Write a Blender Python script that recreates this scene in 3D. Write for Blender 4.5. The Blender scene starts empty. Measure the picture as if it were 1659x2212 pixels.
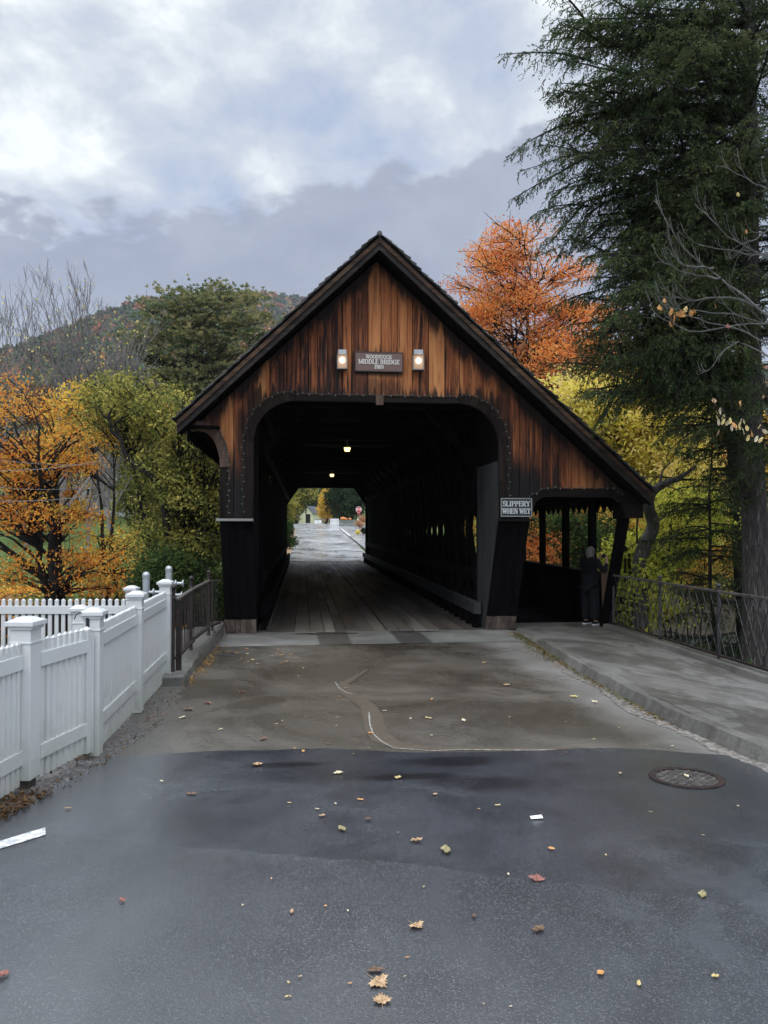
import bpy, math, random
import numpy as np
from mathutils import Vector, Matrix
R = math.radians
random.seed(7)
rng = np.random.default_rng(11)
SC = bpy.context.scene
COL = SC.collection

# ---------------------------------------------------------------- camera
YAW, PITCH, CAMZ = 6.07, 1.04, 2.07
FPX = 1659.0
cam_d = bpy.data.cameras.new('camera')
cam = bpy.data.objects.new('camera', cam_d)
COL.objects.link(cam)
cam.location = (0, 0, CAMZ)
cam.rotation_euler = (R(90 + PITCH), 0, R(-YAW))
cam_d.sensor_fit = 'VERTICAL'
cam_d.sensor_height = 24.0
cam_d.lens = 24.0 * FPX / 2212.0
cam_d.clip_start = 0.05
cam_d.clip_end = 6000
SC.camera = cam
SC.render.resolution_x = 768
SC.render.resolution_y = 1024

# ---------------------------------------------------------------- sky and light
SUN_EL, SUN_ROT = R(48), R(150)
world = bpy.data.worlds.new('World')
SC.world = world
world.use_nodes = True


class NT:
    """small node helper"""
    def __init__(s, tree):
        s.t = tree
        tree.nodes.clear()

    def n(s, kind, **kw):
        nd = s.t.nodes.new(kind)
        for k, v in kw.items():
            if hasattr(nd, k):
                setattr(nd, k, v)
        return nd

    def val(s, nd, name, v):
        if isinstance(v, bpy.types.NodeSocket):
            s.t.links.new(v, nd.inputs[name])
        else:
            nd.inputs[name].default_value = v

    def math(s, op, a, b=None, c=None, clamp=False):
        nd = s.n('ShaderNodeMath', operation=op, use_clamp=clamp)
        s.val(nd, 0, a)
        if b is not None:
            s.val(nd, 1, b)
        if c is not None:
            s.val(nd, 2, c)
        return nd.outputs[0]

    def noise(s, vec, scale, detail=4, rough=.55, dist=0.0, out='Fac'):
        nd = s.n('ShaderNodeTexNoise')
        s.val(nd, 'Vector', vec)
        s.val(nd, 'Scale', scale)
        s.val(nd, 'Detail', detail)
        s.val(nd, 'Roughness', rough)
        s.val(nd, 'Distortion', dist)
        return nd.outputs[out]

    def ramp(s, fac, stops, interp='LINEAR'):
        nd = s.n('ShaderNodeValToRGB')
        nd.color_ramp.interpolation = interp
        el = nd.color_ramp.elements
        while len(el) < len(stops):
            el.new(0.5)
        for e, (p, c) in zip(el, stops):
            e.position = p
            e.color = (c[0], c[1], c[2], 1) if not isinstance(c, (int, float)) else (c, c, c, 1)
        s.val(nd, 'Fac', fac)
        return nd.outputs['Color']

    def map(s, v, a, b, c=0.0, d=1.0, smooth=True):
        nd = s.n('ShaderNodeMapRange')
        nd.interpolation_type = 'SMOOTHSTEP' if smooth else 'LINEAR'
        s.val(nd, 'Value', v)
        s.val(nd, 'From Min', a)
        s.val(nd, 'From Max', b)
        s.val(nd, 'To Min', c)
        s.val(nd, 'To Max', d)
        return nd.outputs['Result']

    def mix(s, fac, a, b, mode='MIX'):
        nd = s.n('ShaderNodeMix', data_type='RGBA', blend_type=mode)
        s.val(nd, 0, fac)
        for i, v in ((6, a), (7, b)):
            if isinstance(v, bpy.types.NodeSocket):
                s.t.links.new(v, nd.inputs[i])
            else:
                nd.inputs[i].default_value = (v[0], v[1], v[2], 1)
        return nd.outputs[2]

    def sep(s, vec):
        nd = s.n('ShaderNodeSeparateXYZ')
        s.val(nd, 0, vec)
        return nd.outputs

    def comb(s, x, y, z):
        nd = s.n('ShaderNodeCombineXYZ')
        s.val(nd, 0, x); s.val(nd, 1, y); s.val(nd, 2, z)
        return nd.outputs[0]

    def scalev(s, vec, sc):
        nd = s.n('ShaderNodeVectorMath', operation='MULTIPLY')
        s.val(nd, 0, vec)
        nd.inputs[1].default_value = sc
        return nd.outputs[0]


w = NT(world.node_tree)
tc = w.n('ShaderNodeTexCoord')
dx, dy, dz = w.sep(tc.outputs['Generated'])
sky = w.n('ShaderNodeTexSky', sky_type='NISHITA', sun_disc=False)
sky.sun_elevation = SUN_EL
sky.sun_rotation = SUN_ROT
sky.altitude = 200
# clouds laid on a flat layer: direction divided by elevation
den = w.math('ADD', w.math('MAXIMUM', dz, 0.0), 0.32)
cu = w.comb(w.math('DIVIDE', dx, den), w.math('DIVIDE', dy, den), 0.37)
big = w.noise(cu, 2.3, 7, .55, .15)
fine = w.noise(cu, 6.0, 8, .58, .2)
puff = w.noise(cu, 9.0, 5, .55, .1)
# grey bank whose ragged top slopes up to the right
edge = w.math('SUBTRACT', w.math('SUBTRACT', dz, w.math('MULTIPLY', dx, .20)), .402)
edge = w.math('ADD', edge, w.math('MULTIPLY', w.math('SUBTRACT', big, .5), -.16))
edge = w.math('ADD', edge, w.math('MULTIPLY', w.math('SUBTRACT', puff, .5), .16))
bank = w.map(edge, -.012, .016, .97, 0)
upper = w.ramp(w.math('ADD', w.math('MULTIPLY', big, .48), w.math('MULTIPLY', fine, .52)),
               [(.36, (.31, .38, .53)), (.43, (.40, .455, .56)), (.49, (.49, .535, .60)), (.545, (.62, .66, .695)), (.60, (.79, .82, .84))])
lowc = w.ramp(w.math('ADD', w.math('MULTIPLY', fine, .5), w.math('MULTIPLY', w.map(dz, .05, .42, 0, 1), .5)),
              [(.2, (.35, .395, .46)), (.45, (.295, .33, .41)), (.62, (.25, .277, .36)), (.8, (.32, .352, .43))])
cl = w.mix(bank, upper, lowc)
# the overcast is brighter towards the zenith, outside the picture
zen = w.map(dz, .58, .92, 1.0, 4.6)
zen = w.math('ADD', zen, w.map(dy, .2, -.6, 0, 1.3))
cl2 = w.n('ShaderNodeVectorMath', operation='SCALE')
w.val(cl2, 0, cl)
w.val(cl2, 'Scale', w.math('MULTIPLY', zen, 10.6))
cover = w.mix(.94, sky.outputs[0], cl2.outputs[0])
bg = w.n('ShaderNodeBackground')
w.val(bg, 'Color', cover)
bg.inputs['Strength'].default_value = 0.10
wo = w.n('ShaderNodeOutputWorld')
w.t.links.new(bg.outputs[0], wo.inputs[0])

sun_d = bpy.data.lights.new('sun', 'SUN')
sun_d.energy = 0.7
sun_d.angle = R(25)
sun_d.color = (1.0, .96, .9)
sun = bpy.data.objects.new('sun', sun_d)
COL.objects.link(sun)
# the veiled sun stands high behind the photographer's left shoulder
_sd = Vector((-.35, -.62, .95)).normalized()
sun.rotation_euler = _sd.to_track_quat('Z', 'Y').to_euler()
sky.sun_elevation = math.asin(_sd.z)
sky.sun_rotation = math.atan2(_sd.x, _sd.y)

SC.view_settings.view_transform = 'Standard'
SC.view_settings.look = 'None'
SC.view_settings.exposure = 0.33
SC.view_settings.gamma = 1.0
SC.cycles.max_bounces = 6
SC.cycles.diffuse_bounces = 3
SC.cycles.glossy_bounces = 3
SC.cycles.transmission_bounces = 4
SC.cycles.transparent_max_bounces = 8
SC.cycles.volume_bounces = 0

# ---------------------------------------------------------------- measuring helpers
_c, _s = math.cos(R(YAW)), math.sin(R(YAW))
_M = cam.rotation_euler.to_matrix()


def ray(px, py):
    return _M @ Vector(((px - 829.5) / FPX, (1106 - py) / FPX, -1.0))


def on_y(px, py, Y):
    r = ray(px, py)
    t = Y / r.y
    return Vector((r.x * t, Y, CAMZ + r.z * t))


def at_d(px, py, d):
    r = ray(px, py)
    return Vector((r.x * d, r.y * d, CAMZ + r.z * d))


def road_z(y):
    if y < 15:
        return .42 - .028 * y
    if y < 44:
        return 0.0
    if y < 110:
        return .035 * (y - 44)
    return 2.31 + .006 * (y - 110)


def on_road(px, py):
    r = ray(px, py)
    lo, hi = .5, 400
    for _ in range(60):
        m = (lo + hi) / 2
        if CAMZ + r.z * m > road_z(r.y * m):
            lo = m
        else:
            hi = m
    return Vector((r.x * lo, r.y * lo, road_z(r.y * lo)))


# ---------------------------------------------------------------- object helpers
def tag(o, label=None, cat=None, group=None, kind=None):
    if label: o['label'] = label
    if cat: o['category'] = cat
    if group: o['group'] = group
    if kind: o['kind'] = kind
    return o


def empty(name, loc=(0, 0, 0), rz=0.0):
    o = bpy.data.objects.new(name, None)
    o.empty_display_size = .2
    o.location = loc
    o.rotation_euler = (0, 0, rz)
    COL.objects.link(o)
    return o


def kids(o):
    return [c for c in COL.objects if c.parent == o]


def copy_tree(o, parent=None, loc=None, rz=None):
    c = o.copy()
    COL.objects.link(c)
    c.parent = parent
    if loc is not None: c.location = loc
    if rz is not None: c.rotation_euler = (0, 0, rz)
    for ch in kids(o):
        copy_tree(ch, c)
    return c


def link_mesh(name, V, Fq, mat, parent=None, smooth=False, origin=None):
    """V (n,3) array, Fq list of index tuples or (m,k) array"""
    V = np.asarray(V, dtype=np.float64).reshape(-1, 3)
    if origin is not None:
        V = V - np.asarray(origin)
    me = bpy.data.meshes.new(name)
    if isinstance(Fq, np.ndarray):
        m, k = Fq.shape
        me.vertices.add(len(V))
        me.vertices.foreach_set('co', V.astype(np.float32).ravel())
        me.loops.add(m * k)
        me.loops.foreach_set('vertex_index', Fq.astype(np.int32).ravel())
        me.polygons.add(m)
        me.polygons.foreach_set('loop_start', np.arange(0, m * k, k, dtype=np.int32))
        me.update(calc_edges=True)
    else:
        me.from_pydata(V.tolist(), [], Fq)
        me.update()
    if smooth:
        me.polygons.foreach_set('use_smooth', np.ones(len(me.polygons), dtype=bool))
    if mat: me.materials.append(mat)
    o = bpy.data.objects.new(name, me)
    COL.objects.link(o)
    if origin is not None and parent is None:
        o.location = origin
    if parent is not None:
        o.parent = parent
    return o


class MB:
    """collects boxes, prisms and tubes into one mesh"""
    def __init__(s):
        s.v = []
        s.f = []

    def add(s, vs, fs):
        b = len(s.v)
        s.v += [tuple(v) for v in vs]
        s.f += [tuple(i + b for i in f) for f in fs]
        return s

    def box(s, x0, x1, y0, y1, z0, z1):
        vs = [(x0, y0, z0), (x1, y0, z0), (x1, y1, z0), (x0, y1, z0), (x0, y0, z1), (x1, y0, z1), (x1, y1, z1), (x0, y1, z1)]
        return s.add(vs, [(0, 3, 2, 1), (4, 5, 6, 7), (0, 1, 5, 4), (1, 2, 6, 5), (2, 3, 7, 6), (3, 0, 4, 7)])

    def obox(s, c, ax, ay, az):
        """box centred at c with half-axis vectors"""
        c, ax, ay, az = (Vector(q) for q in (c, ax, ay, az))
        vs = []
        for k in (-1, 1):
            for i, j in ((-1, -1), (1, -1), (1, 1), (-1, 1)):
                vs.append(c + ax * i + ay * j + az * k)
        return s.add(vs, [(0, 3, 2, 1), (4, 5, 6, 7), (0, 1, 5, 4), (1, 2, 6, 5), (2, 3, 7, 6), (3, 0, 4, 7)])

    def beam(s, p, q, wd, h, up=(0, 0, 1)):
        p, q = Vector(p), Vector(q)
        d = (q - p).normalized()
        sd = d.cross(Vector(up)).normalized()
        u = sd.cross(d).normalized()
        return s.obox((p + q) / 2, (q - p) / 2, sd * wd / 2, u * h / 2)

    def prism(s, poly, vec):
        """poly: list of 3D points, extruded by vec"""
        n = len(poly)
        vec = Vector(vec)
        a = [Vector(p) for p in poly]
        b = [p + vec for p in a]
        fs = [tuple(range(n))[::-1], tuple(range(n, 2 * n))]
        fs += [(i, (i + 1) % n, n + (i + 1) % n, n + i) for i in range(n)]
        return s.add(a + b, fs)

    def tube(s, pts, rad, n=8, caps=True):
        pts = [Vector(p) for p in pts]
        if not hasattr(rad, '__len__'): rad = [rad] * len(pts)
        b = len(s.v)
        prev = None
        for i, p in enumerate(pts):
            d = (pts[min(i + 1, len(pts) - 1)] - pts[max(i - 1, 0)]).normalized()
            if prev is None:
                x = d.orthogonal().normalized()
            else:
                x = (prev - d * prev.dot(d))
                x = x.normalized() if x.length > 1e-6 else d.orthogonal().normalized()
            prev = x
            y = d.cross(x)
            for k in range(n):
                a = 2 * math.pi * k / n
                s.v.append(tuple(p + (x * math.cos(a) + y * math.sin(a)) * rad[i]))
        for i in range(len(pts) - 1):
            for k in range(n):
                s.f.append((b + i * n + k, b + i * n + (k + 1) % n, b + (i + 1) * n + (k + 1) % n, b + (i + 1) * n + k))
        if caps:
            s.f.append(tuple(b + k for k in range(n))[::-1])
            s.f.append(tuple(b + (len(pts) - 1) * n + k for k in range(n)))
        return s

    def lathe(s, prof, c=(0, 0, 0), n=16, axis='Z'):
        """prof: list of (r, h)"""
        c = Vector(c)
        b = len(s.v)
        for r, h in prof:
            for k in range(n):
                a = 2 * math.pi * k / n
                q = Vector((r * math.cos(a), r * math.sin(a), h))
                if axis == 'X': q = Vector((q.z, q.x, q.y))
                if axis == 'Y': q = Vector((q.x, q.z, q.y))
                s.v.append(tuple(c + q))
        for i in range(len(prof) - 1):
            for k in range(n):
                s.f.append((b + i * n + k, b + i * n + (k + 1) % n, b + (i + 1) * n + (k + 1) % n, b + (i + 1) * n + k))
        s.f.append(tuple(b + k for k in range(n))[::-1])
        s.f.append(tuple(b + (len(prof) - 1) * n + k for k in range(n)))
        return s

    def build(s, name, mat, parent=None, smooth=False, bevel=0, origin=None):
        o = link_mesh(name, s.v, s.f, mat, parent, smooth, origin)
        if bevel:
            m = o.modifiers.new('bevel', 'BEVEL')
            m.width = bevel
            m.segments = 2
            m.limit_method = 'ANGLE'
        return o


def cards(P, A, L, W, roll=None):
    """rhombic leaf faces: centre P, long axis A, length L, width W"""
    n = len(P)
    A = A / np.maximum(np.linalg.norm(A, axis=1, keepdims=True), 1e-9)
    if roll is None: roll = rng.normal(size=(n, 3))
    B = np.cross(A, roll)
    B /= np.maximum(np.linalg.norm(B, axis=1, keepdims=True), 1e-9)
    L = np.broadcast_to(L, (n,))[:, None]
    W = np.broadcast_to(W, (n,))[:, None]
    V = np.stack([P - A * L / 2, P + B * W / 2 - A * L * .1, P + A * L / 2, P - B * W / 2 - A * L * .1], axis=1).reshape(-1, 3)
    Q = np.arange(4 * n, dtype=np.int32).reshape(n, 4)
    return V, Q


# ---------------------------------------------------------------- materials
def mat(name):
    m = bpy.data.materials.new(name)
    m.use_nodes = True
    t = NT(m.node_tree)
    return m, t


def finish(t, color, rough=.7, bump=None, strength=.3, dist=.01, metallic=0.0, spec=.5, coat=0.0, coat_rough=.1, coat_ior=1.5, coat_bump=0, emit=None, emit_s=0, alpha=None):
    b = t.n('ShaderNodeBsdfPrincipled')
    if isinstance(color, tuple): color = (color[0], color[1], color[2], 1)
    t.val(b, 'Base Color', color)
    t.val(b, 'Roughness', rough)
    t.val(b, 'Metallic', metallic)
    t.val(b, 'Specular IOR Level', spec)
    t.val(b, 'Coat Weight', coat)
    t.val(b, 'Coat Roughness', coat_rough)
    t.val(b, 'Coat IOR', coat_ior)
    if emit is not None:
        b.inputs['Emission Color'].default_value = (emit[0], emit[1], emit[2], 1)
        t.val(b, 'Emission Strength', emit_s)
    if bump is not None:
        bn = t.n('ShaderNodeBump')
        t.val(bn, 'Height', bump)
        t.val(bn, 'Strength', strength)
        t.val(bn, 'Distance', dist)
        t.t.links.new(bn.outputs[0], b.inputs['Normal'])
        if coat_bump:
            b2 = t.n('ShaderNodeBump')
            t.val(b2, 'Height', bump); t.val(b2, 'Strength', coat_bump); t.val(b2, 'Distance', dist)
            t.t.links.new(b2.outputs[0], b.inputs['Coat Normal'])
    o = t.n('ShaderNodeOutputMaterial')
    t.t.links.new(b.outputs[0], o.inputs[0])
    return b


def objc(t):
    return t.n('ShaderNodeTexCoord').outputs['Object']


def island(t):
    return t.n('ShaderNodeNewGeometry').outputs['Random Per Island']


def simple(name, col, rough=.6, var=.15, scale=6, metallic=0.0, bump=.1, spec=.5):
    m, t = mat(name)
    p = objc(t)
    nz = t.noise(p, scale, 5, .6)
    c = t.mix(nz, tuple(c * (1 - var) for c in col), tuple(min(1, c * (1 + var)) for c in col))
    finish(t, c, rough, t.noise(p, scale * 8, 3), bump, .004, metallic, spec)
    return m


def wood(name, dark, light, axis='Z', rough=.75, streak=1.0, grain=26, spec=.3):
    """boards: tone per board, long grain along the axis"""
    m, t = mat(name)
    p = objc(t)
    r = island(t)
    sc = {'Z': (1, 1, .05), 'Y': (1, .05, 1), 'X': (.05, 1, 1)}[axis]
    off = t.n('ShaderNodeVectorMath', operation='ADD')
    t.val(off, 0, t.scalev(p, sc))
    t.val(off, 1, t.comb(t.math('MULTIPLY', r, 37.0), t.math('MULTIPLY', r, 91.0), t.math('MULTIPLY', r, 53.0)))
    g = t.noise(off.outputs[0], grain, 6, .62, .3)
    g2 = t.noise(off.outputs[0], grain * .22, 4, .6, .6)
    f = t.math('ADD', t.math('MULTIPLY', g, .55), t.math('MULTIPLY', g2, .45))
    f = t.map(f, .33, .68)
    f = t.math('MULTIPLY', f, t.map(r, 0, 1, .45, 1.0, False))
    c = t.mix(f, dark, light)
    finish(t, c, rough, g, .35 * streak, .006, spec=spec)
    return m


def leafmat(name, cols, trans=.35, rough=.6):
    """each leaf its own tone out of the ramp"""
    m, t = mat(name)
    r = island(t)
    p = objc(t)
    nz = t.noise(p, .9, 4, .65)
    f = t.math('ADD', t.math('MULTIPLY', r, .5), t.math('MULTIPLY', t.map(nz, .32, .68), .5))
    n = len(cols)
    c = t.ramp(f, [((i + .5) / n, cc) for i, cc in enumerate(cols)])
    d = t.n('ShaderNodeBsdfDiffuse'); t.val(d, 'Color', c)
    tr = t.n('ShaderNodeBsdfTranslucent'); t.val(tr, 'Color', c)
    mx = t.n('ShaderNodeMixShader'); mx.inputs[0].default_value = trans
    t.t.links.new(d.outputs[0], mx.inputs[1]); t.t.links.new(tr.outputs[0], mx.inputs[2])
    o = t.n('ShaderNodeOutputMaterial')
    t.t.links.new(mx.outputs[0], o.inputs[0])
    return m


M = {}
# gable boards: warm brown, with painted eave shade and black weather stains where they grow in the photograph
def gable_mat():
    m, t = mat('gable_boards')
    p = objc(t)
    r = island(t)
    x, y, z = t.sep(p)
    off = t.n('ShaderNodeVectorMath', operation='ADD')
    t.val(off, 0, t.scalev(p, (1, 1, .045)))
    t.val(off, 1, t.comb(t.math('MULTIPLY', r, 37.0), t.math('MULTIPLY', r, 91.0), t.math('MULTIPLY', r, 53.0)))
    g = t.noise(off.outputs[0], 30, 6, .65, .4)
    g2 = t.noise(off.outputs[0], 7, 4, .6, .9)
    f = t.map(t.math('ADD', t.math('MULTIPLY', g, .5), t.math('MULTIPLY', g2, .5)), .32, .66)
    base = t.ramp(t.math('ADD', t.math('MULTIPLY', f, .45), t.math('MULTIPLY', r, .55)),
                  [(.12, (.022, .008, .006)), (.34, (.125, .038, .016)), (.57, (.27, .092, .033)), (.92, (.46, .205, .078))])
    # knots
    vo = t.n('ShaderNodeTexVoronoi')
    t.val(vo, 'Vector', t.scalev(off.outputs[0], (1, 1, 8.0)))
    t.val(vo, 'Scale', 2.6)
    kn = t.map(vo.outputs['Distance'], .06, .16, .85, 0)
    base = t.mix(kn, base, (.018, .010, .007))
    # streaky drip stains
    st = t.noise(t.scalev(p, (1, 1, .035)), 17, 4, .7)
    st2 = t.noise(t.scalev(p, (1, 1, .16)), 5, 4, .65)
    sv = t.math('ADD', t.math('MULTIPLY', st, .6), t.math('MULTIPLY', st2, .4))
    ax = t.math('ABSOLUTE', t.math('SUBTRACT', x, 1.375))
    # the legs of the portal are blackened below the knee of the arch
    legs = t.map(t.math('SUBTRACT', z, t.math('MULTIPLY', t.math('SUBTRACT', sv, .5), 2.4)), 2.95, 3.75, 1, 0)
    inx = t.map(ax, 3.0, 3.25, 1, 0)
    legs = t.math('MULTIPLY', legs, t.math('ADD', t.math('MULTIPLY', inx, .75), .25))
    # blackened patch above and below the name board and lamps
    sx = t.map(ax, .40, .52, 1, 0)
    up = t.math('MULTIPLY', t.map(t.math('SUBTRACT', z, t.math('MULTIPLY', t.math('SUBTRACT', sv, .5), 1.5)), 5.12, 5.36, 1, 0), t.map(z, 4.7, 4.9))
    dn = t.map(t.math('SUBTRACT', z, t.math('MULTIPLY', t.math('SUBTRACT', sv, .5), 1.2)), 4.66, 4.9, .85, 0)
    lampx = t.math('MULTIPLY', t.map(ax, .50, .60), t.map(ax, .95, .8))
    lst = t.math('MULTIPLY', t.math('MULTIPLY', lampx, t.map(sv, .38, .52, 1, 0)), t.map(z, 5.4, 4.9))
    patch = t.math('MAXIMUM', t.math('MULTIPLY', sx, t.math('MAXIMUM', up, t.math('MULTIPLY', dn, .8))), t.math('MULTIPLY', lst, .9))
    # boards close to the roof line stay darker: overhang shade painted in, plus stains
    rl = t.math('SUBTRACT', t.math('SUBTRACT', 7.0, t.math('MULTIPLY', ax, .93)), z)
    shade_or_damp = t.map(t.math('SUBTRACT', rl, t.math('MULTIPLY', t.math('SUBTRACT', st2, .5), 1.0)), .12, .42, .95, 0)
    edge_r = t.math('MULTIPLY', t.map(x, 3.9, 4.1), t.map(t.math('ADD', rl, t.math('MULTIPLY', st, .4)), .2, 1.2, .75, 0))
    rnd = t.map(t.math('ADD', sv, t.math('MULTIPLY', r, .18)), .585, .47, 0, .95)
    k = t.math('MAXIMUM', t.math('MAXIMUM', legs, patch), t.math('MAXIMUM', shade_or_damp, t.math('MAXIMUM', edge_r, rnd)))
    low = t.math('MULTIPLY', t.map(t.math('SUBTRACT', z, t.math('MULTIPLY', t.math('SUBTRACT', sv, .5), 1.9)), 4.42, 4.62, .92, 0), t.map(ax, 2.6, 2.2))
    rim = t.math('MULTIPLY', t.map(t.math('SUBTRACT', ax, t.math('MULTIPLY', t.math('SUBTRACT', sv, .5), .7)), 2.46, 2.60, .85, 0), t.map(z, 4.3, 4.0))
    k = t.math('MAXIMUM', k, t.math('MAXIMUM', low, rim))
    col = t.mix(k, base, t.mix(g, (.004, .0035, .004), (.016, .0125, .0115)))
    finish(t, col, .72, g, .35, .006, spec=.15)
    return m


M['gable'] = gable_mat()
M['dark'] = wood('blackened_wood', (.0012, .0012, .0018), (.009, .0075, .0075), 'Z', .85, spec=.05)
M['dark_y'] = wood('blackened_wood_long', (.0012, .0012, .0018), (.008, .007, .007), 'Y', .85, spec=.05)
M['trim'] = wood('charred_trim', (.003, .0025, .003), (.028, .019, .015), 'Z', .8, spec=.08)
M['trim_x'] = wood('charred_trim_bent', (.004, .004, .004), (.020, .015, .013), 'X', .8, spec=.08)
M['kick'] = wood('raw_kickboard', (.045, .034, .028), (.20, .155, .125), 'Z', .8)
M['greyw'] = wood('grey_jamb_wood', (.010, .0105, .012), (.070, .069, .068), 'Z', .75)
M['ledge'] = wood('pale_ledge', (.12, .12, .11), (.36, .35, .33), 'X', .7)
M['rake'] = wood('rake_board', (.006, .005, .005), (.045, .035, .029), 'X', .7, spec=.2)
M['rake_old'] = wood('rake_board_worn', (.010, .007, .006), (.12, .07, .042), 'X', .75, spec=.15)
M['brownpost'] = wood('brown_plank', (.04, .024, .016), (.15, .09, .06), 'Z', .7)


def shingle_mat():
    m, t = mat('roof_shingles')
    p = objc(t)
    r = island(t)
    g = t.noise(p, 22, 4, .6)
    c = t.ramp(t.math('ADD', t.math('MULTIPLY', r, .5), t.math('MULTIPLY', g, .5)),
               [(.2, (.016, .016, .017)), (.5, (.035, .034, .032)), (.8, (.07, .068, .06))])
    moss = t.map(t.noise(p, 2.5, 4), .55, .7, 0, .5)
    c = t.mix(moss, c, (.035, .045, .02))
    finish(t, c, .7, g, .4, .01)
    return m


M['shingle'] = shingle_mat()


def deck_mat():
    m, t = mat('deck_planks')
    p = objc(t)
    r = island(t)
    x, y, z = t.sep(p)
    off = t.n('ShaderNodeVectorMath', operation='ADD')
    t.val(off, 0, t.scalev(p, (1, .05, 1)))
    t.val(off, 1, t.comb(t.math('MULTIPLY', r, 37.0), t.math('MULTIPLY', r, 91.0), 0.0))
    g = t.noise(off.outputs[0], 26, 6, .65, .3)
    c = t.ramp(t.math('ADD', t.math('MULTIPLY', r, .5), t.math('MULTIPLY', g, .5)),
               [(.15, (.035, .029, .025)), (.45, (.095, .08, .068)), (.75, (.17, .148, .125)), (.95, (.23, .205, .175))])
    wet = t.noise(t.scalev(p, (1, .12, 1)), 1.6, 4, .6)
    c = t.mix(t.map(wet, .5, .66, 0, .6), c, (.035, .03, .028))
    finish(t, c, t.map(wet, .4, .66, .6, .42), g, .5, .01, spec=.4)
    return m


M['deck'] = deck_mat()


def asphalt(name, c0, c1, rough, rvar, grain=190, bump=.5, stain=None, wet=.5, gdist=.004, speck=.12, film0=.05, film1=.35, cior=1.5):
    m, t = mat(name)
    p = objc(t)
    big = t.noise(p, .45, 5, .6, .6)
    mid = t.noise(p, 2.3, 5, .6, .3)
    fine = t.noise(p, grain, 3, .7)
    vo = t.n('ShaderNodeTexVoronoi'); t.val(vo, 'Vector', p); t.val(vo, 'Scale', grain * .55)
    f = t.math('ADD', t.math('MULTIPLY', mid, .5), t.math('MULTIPLY', fine, .5))
    c = t.mix(t.map(f, .35, .65), c0, c1)
    sp = t.map(vo.outputs['Color'], 0, 1)
    agg = t.n('ShaderNodeTexWhiteNoise'); t.val(agg, 'Vector', vo.outputs['Position'])
    c = t.mix(t.map(agg.outputs[0], .70, 1.0, 0, speck), c, (.22, .215, .21))
    shade_or_damp = t.map(t.math('ADD', t.math('MULTIPLY', big, .65), t.math('MULTIPLY', mid, .35)), .42, .60)
    c = t.mix(t.math('MULTIPLY', shade_or_damp, wet), c, tuple(q * .45 for q in c0))
    if stain:
        c = stain(t, p, c)
    ro = t.math('SUBTRACT', t.map(mid, .3, .7, rough, rough + rvar), t.math('MULTIPLY', shade_or_damp, rvar * 1.3))
    h = t.math('ADD', t.math('MULTIPLY', vo.outputs['Distance'], 1.0), t.math('MULTIPLY', fine, .8))
    film = t.noise(t.scalev(p, (1, .55, 1)), .8, 4, .55, .4)
    finish(t, c, ro, h, bump, gdist, spec=.55, coat=t.map(t.math('ADD', film, t.map(t.sep(p)[0], 2.6, -2.0, 0, .07)), .34, .70, film0, film1), coat_rough=t.map(mid, .35, .65, .12, .24), coat_ior=cior, coat_bump=bump * .6)
    return m


def blot(t, p, cx, cy, rx, ry, edge=.25):
    x, y, z = t.sep(p)
    a = t.math('DIVIDE', t.math('SUBTRACT', x, cx), rx)
    b = t.math('DIVIDE', t.math('SUBTRACT', y, cy), ry)
    d = t.math('SQRT', t.math('ADD', t.math('MULTIPLY', a, a), t.math('MULTIPLY', b, b)))
    d = t.math('ADD', d, t.math('MULTIPLY', t.math('SUBTRACT', t.noise(p, 3.2, 5, .65), .5), 1.5))
    return t.map(d, 1 - edge, 1 + edge, 1, 0)


def stain_new(t, p, c):
    for a in ((1.15, 5.85, .34, .13), (-.15, 5.9, .28, .07), (1.25, 5.3, .35, .15), (.75, 5.5, .30, .08)):
        c = t.mix(t.math('MULTIPLY', blot(t, p, *a, .5), .75), c, (.010, .010, .012))
    return c


def stain_old(t, p, c):
    x, y, z = t.sep(p)
    # browner silt in the middle, paler dry strip along the right kerb and the seam
    n = t.noise(p, .9, 4, .6)
    br = t.math('MULTIPLY', blot(t, p, .9, 9.5, 1.9, 3.2, .6), .5)
    c = t.mix(br, c, (.075, .058, .040))
    pale = t.map(t.math('ADD', x, t.math('MULTIPLY', n, 1.0)), 3.2, 3.9, 0, .75)
    c = t.mix(pale, c, (.24, .225, .21))
    lf = t.map(t.math('SUBTRACT', x, t.math('MULTIPLY', n, 1.0)), -1.7, -1.1, .3, 0)
    c = t.mix(lf, c, (.08, .07, .055))
    return c


def stain_walk(t, p, c):
    n = t.noise(p, 1.1, 5, .6, .8)
    c = t.mix(t.map(n, .50, .53, 0, .4), c, (.20, .195, .18))
    n2 = t.noise(t.scalev(p, (1, .5, 1)), 2.1, 5, .65, .5)
    return t.mix(t.map(n2, .53, .57, 0, .5), c, (.055, .048, .040))


M['asph_new'] = asphalt('new_asphalt', (.026, .028, .034), (.060, .065, .076), .15, .22, 260, .3, stain_new, .4, .003, .18, .35, 1.0, 1.85)
M['asph_front'] = asphalt('coarse_asphalt', (.021, .023, .028), (.060, .066, .078), .15, .22, 300, .34, None, .45, .005, .30, .35, 1.0, 1.85)
M['asph_old'] = asphalt('old_asphalt', (.050, .044, .036), (.135, .120, .098), .32, .28, 110, .6, stain_old, .5, .006, .25, 0, .7, 1.7)
M['sidewalk'] = asphalt('sidewalk_paving', (.075, .069, .060), (.165, .152, .134), .5, .2, 110, .6, stain_walk, .6, .005, .3, 0, .12)


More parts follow.
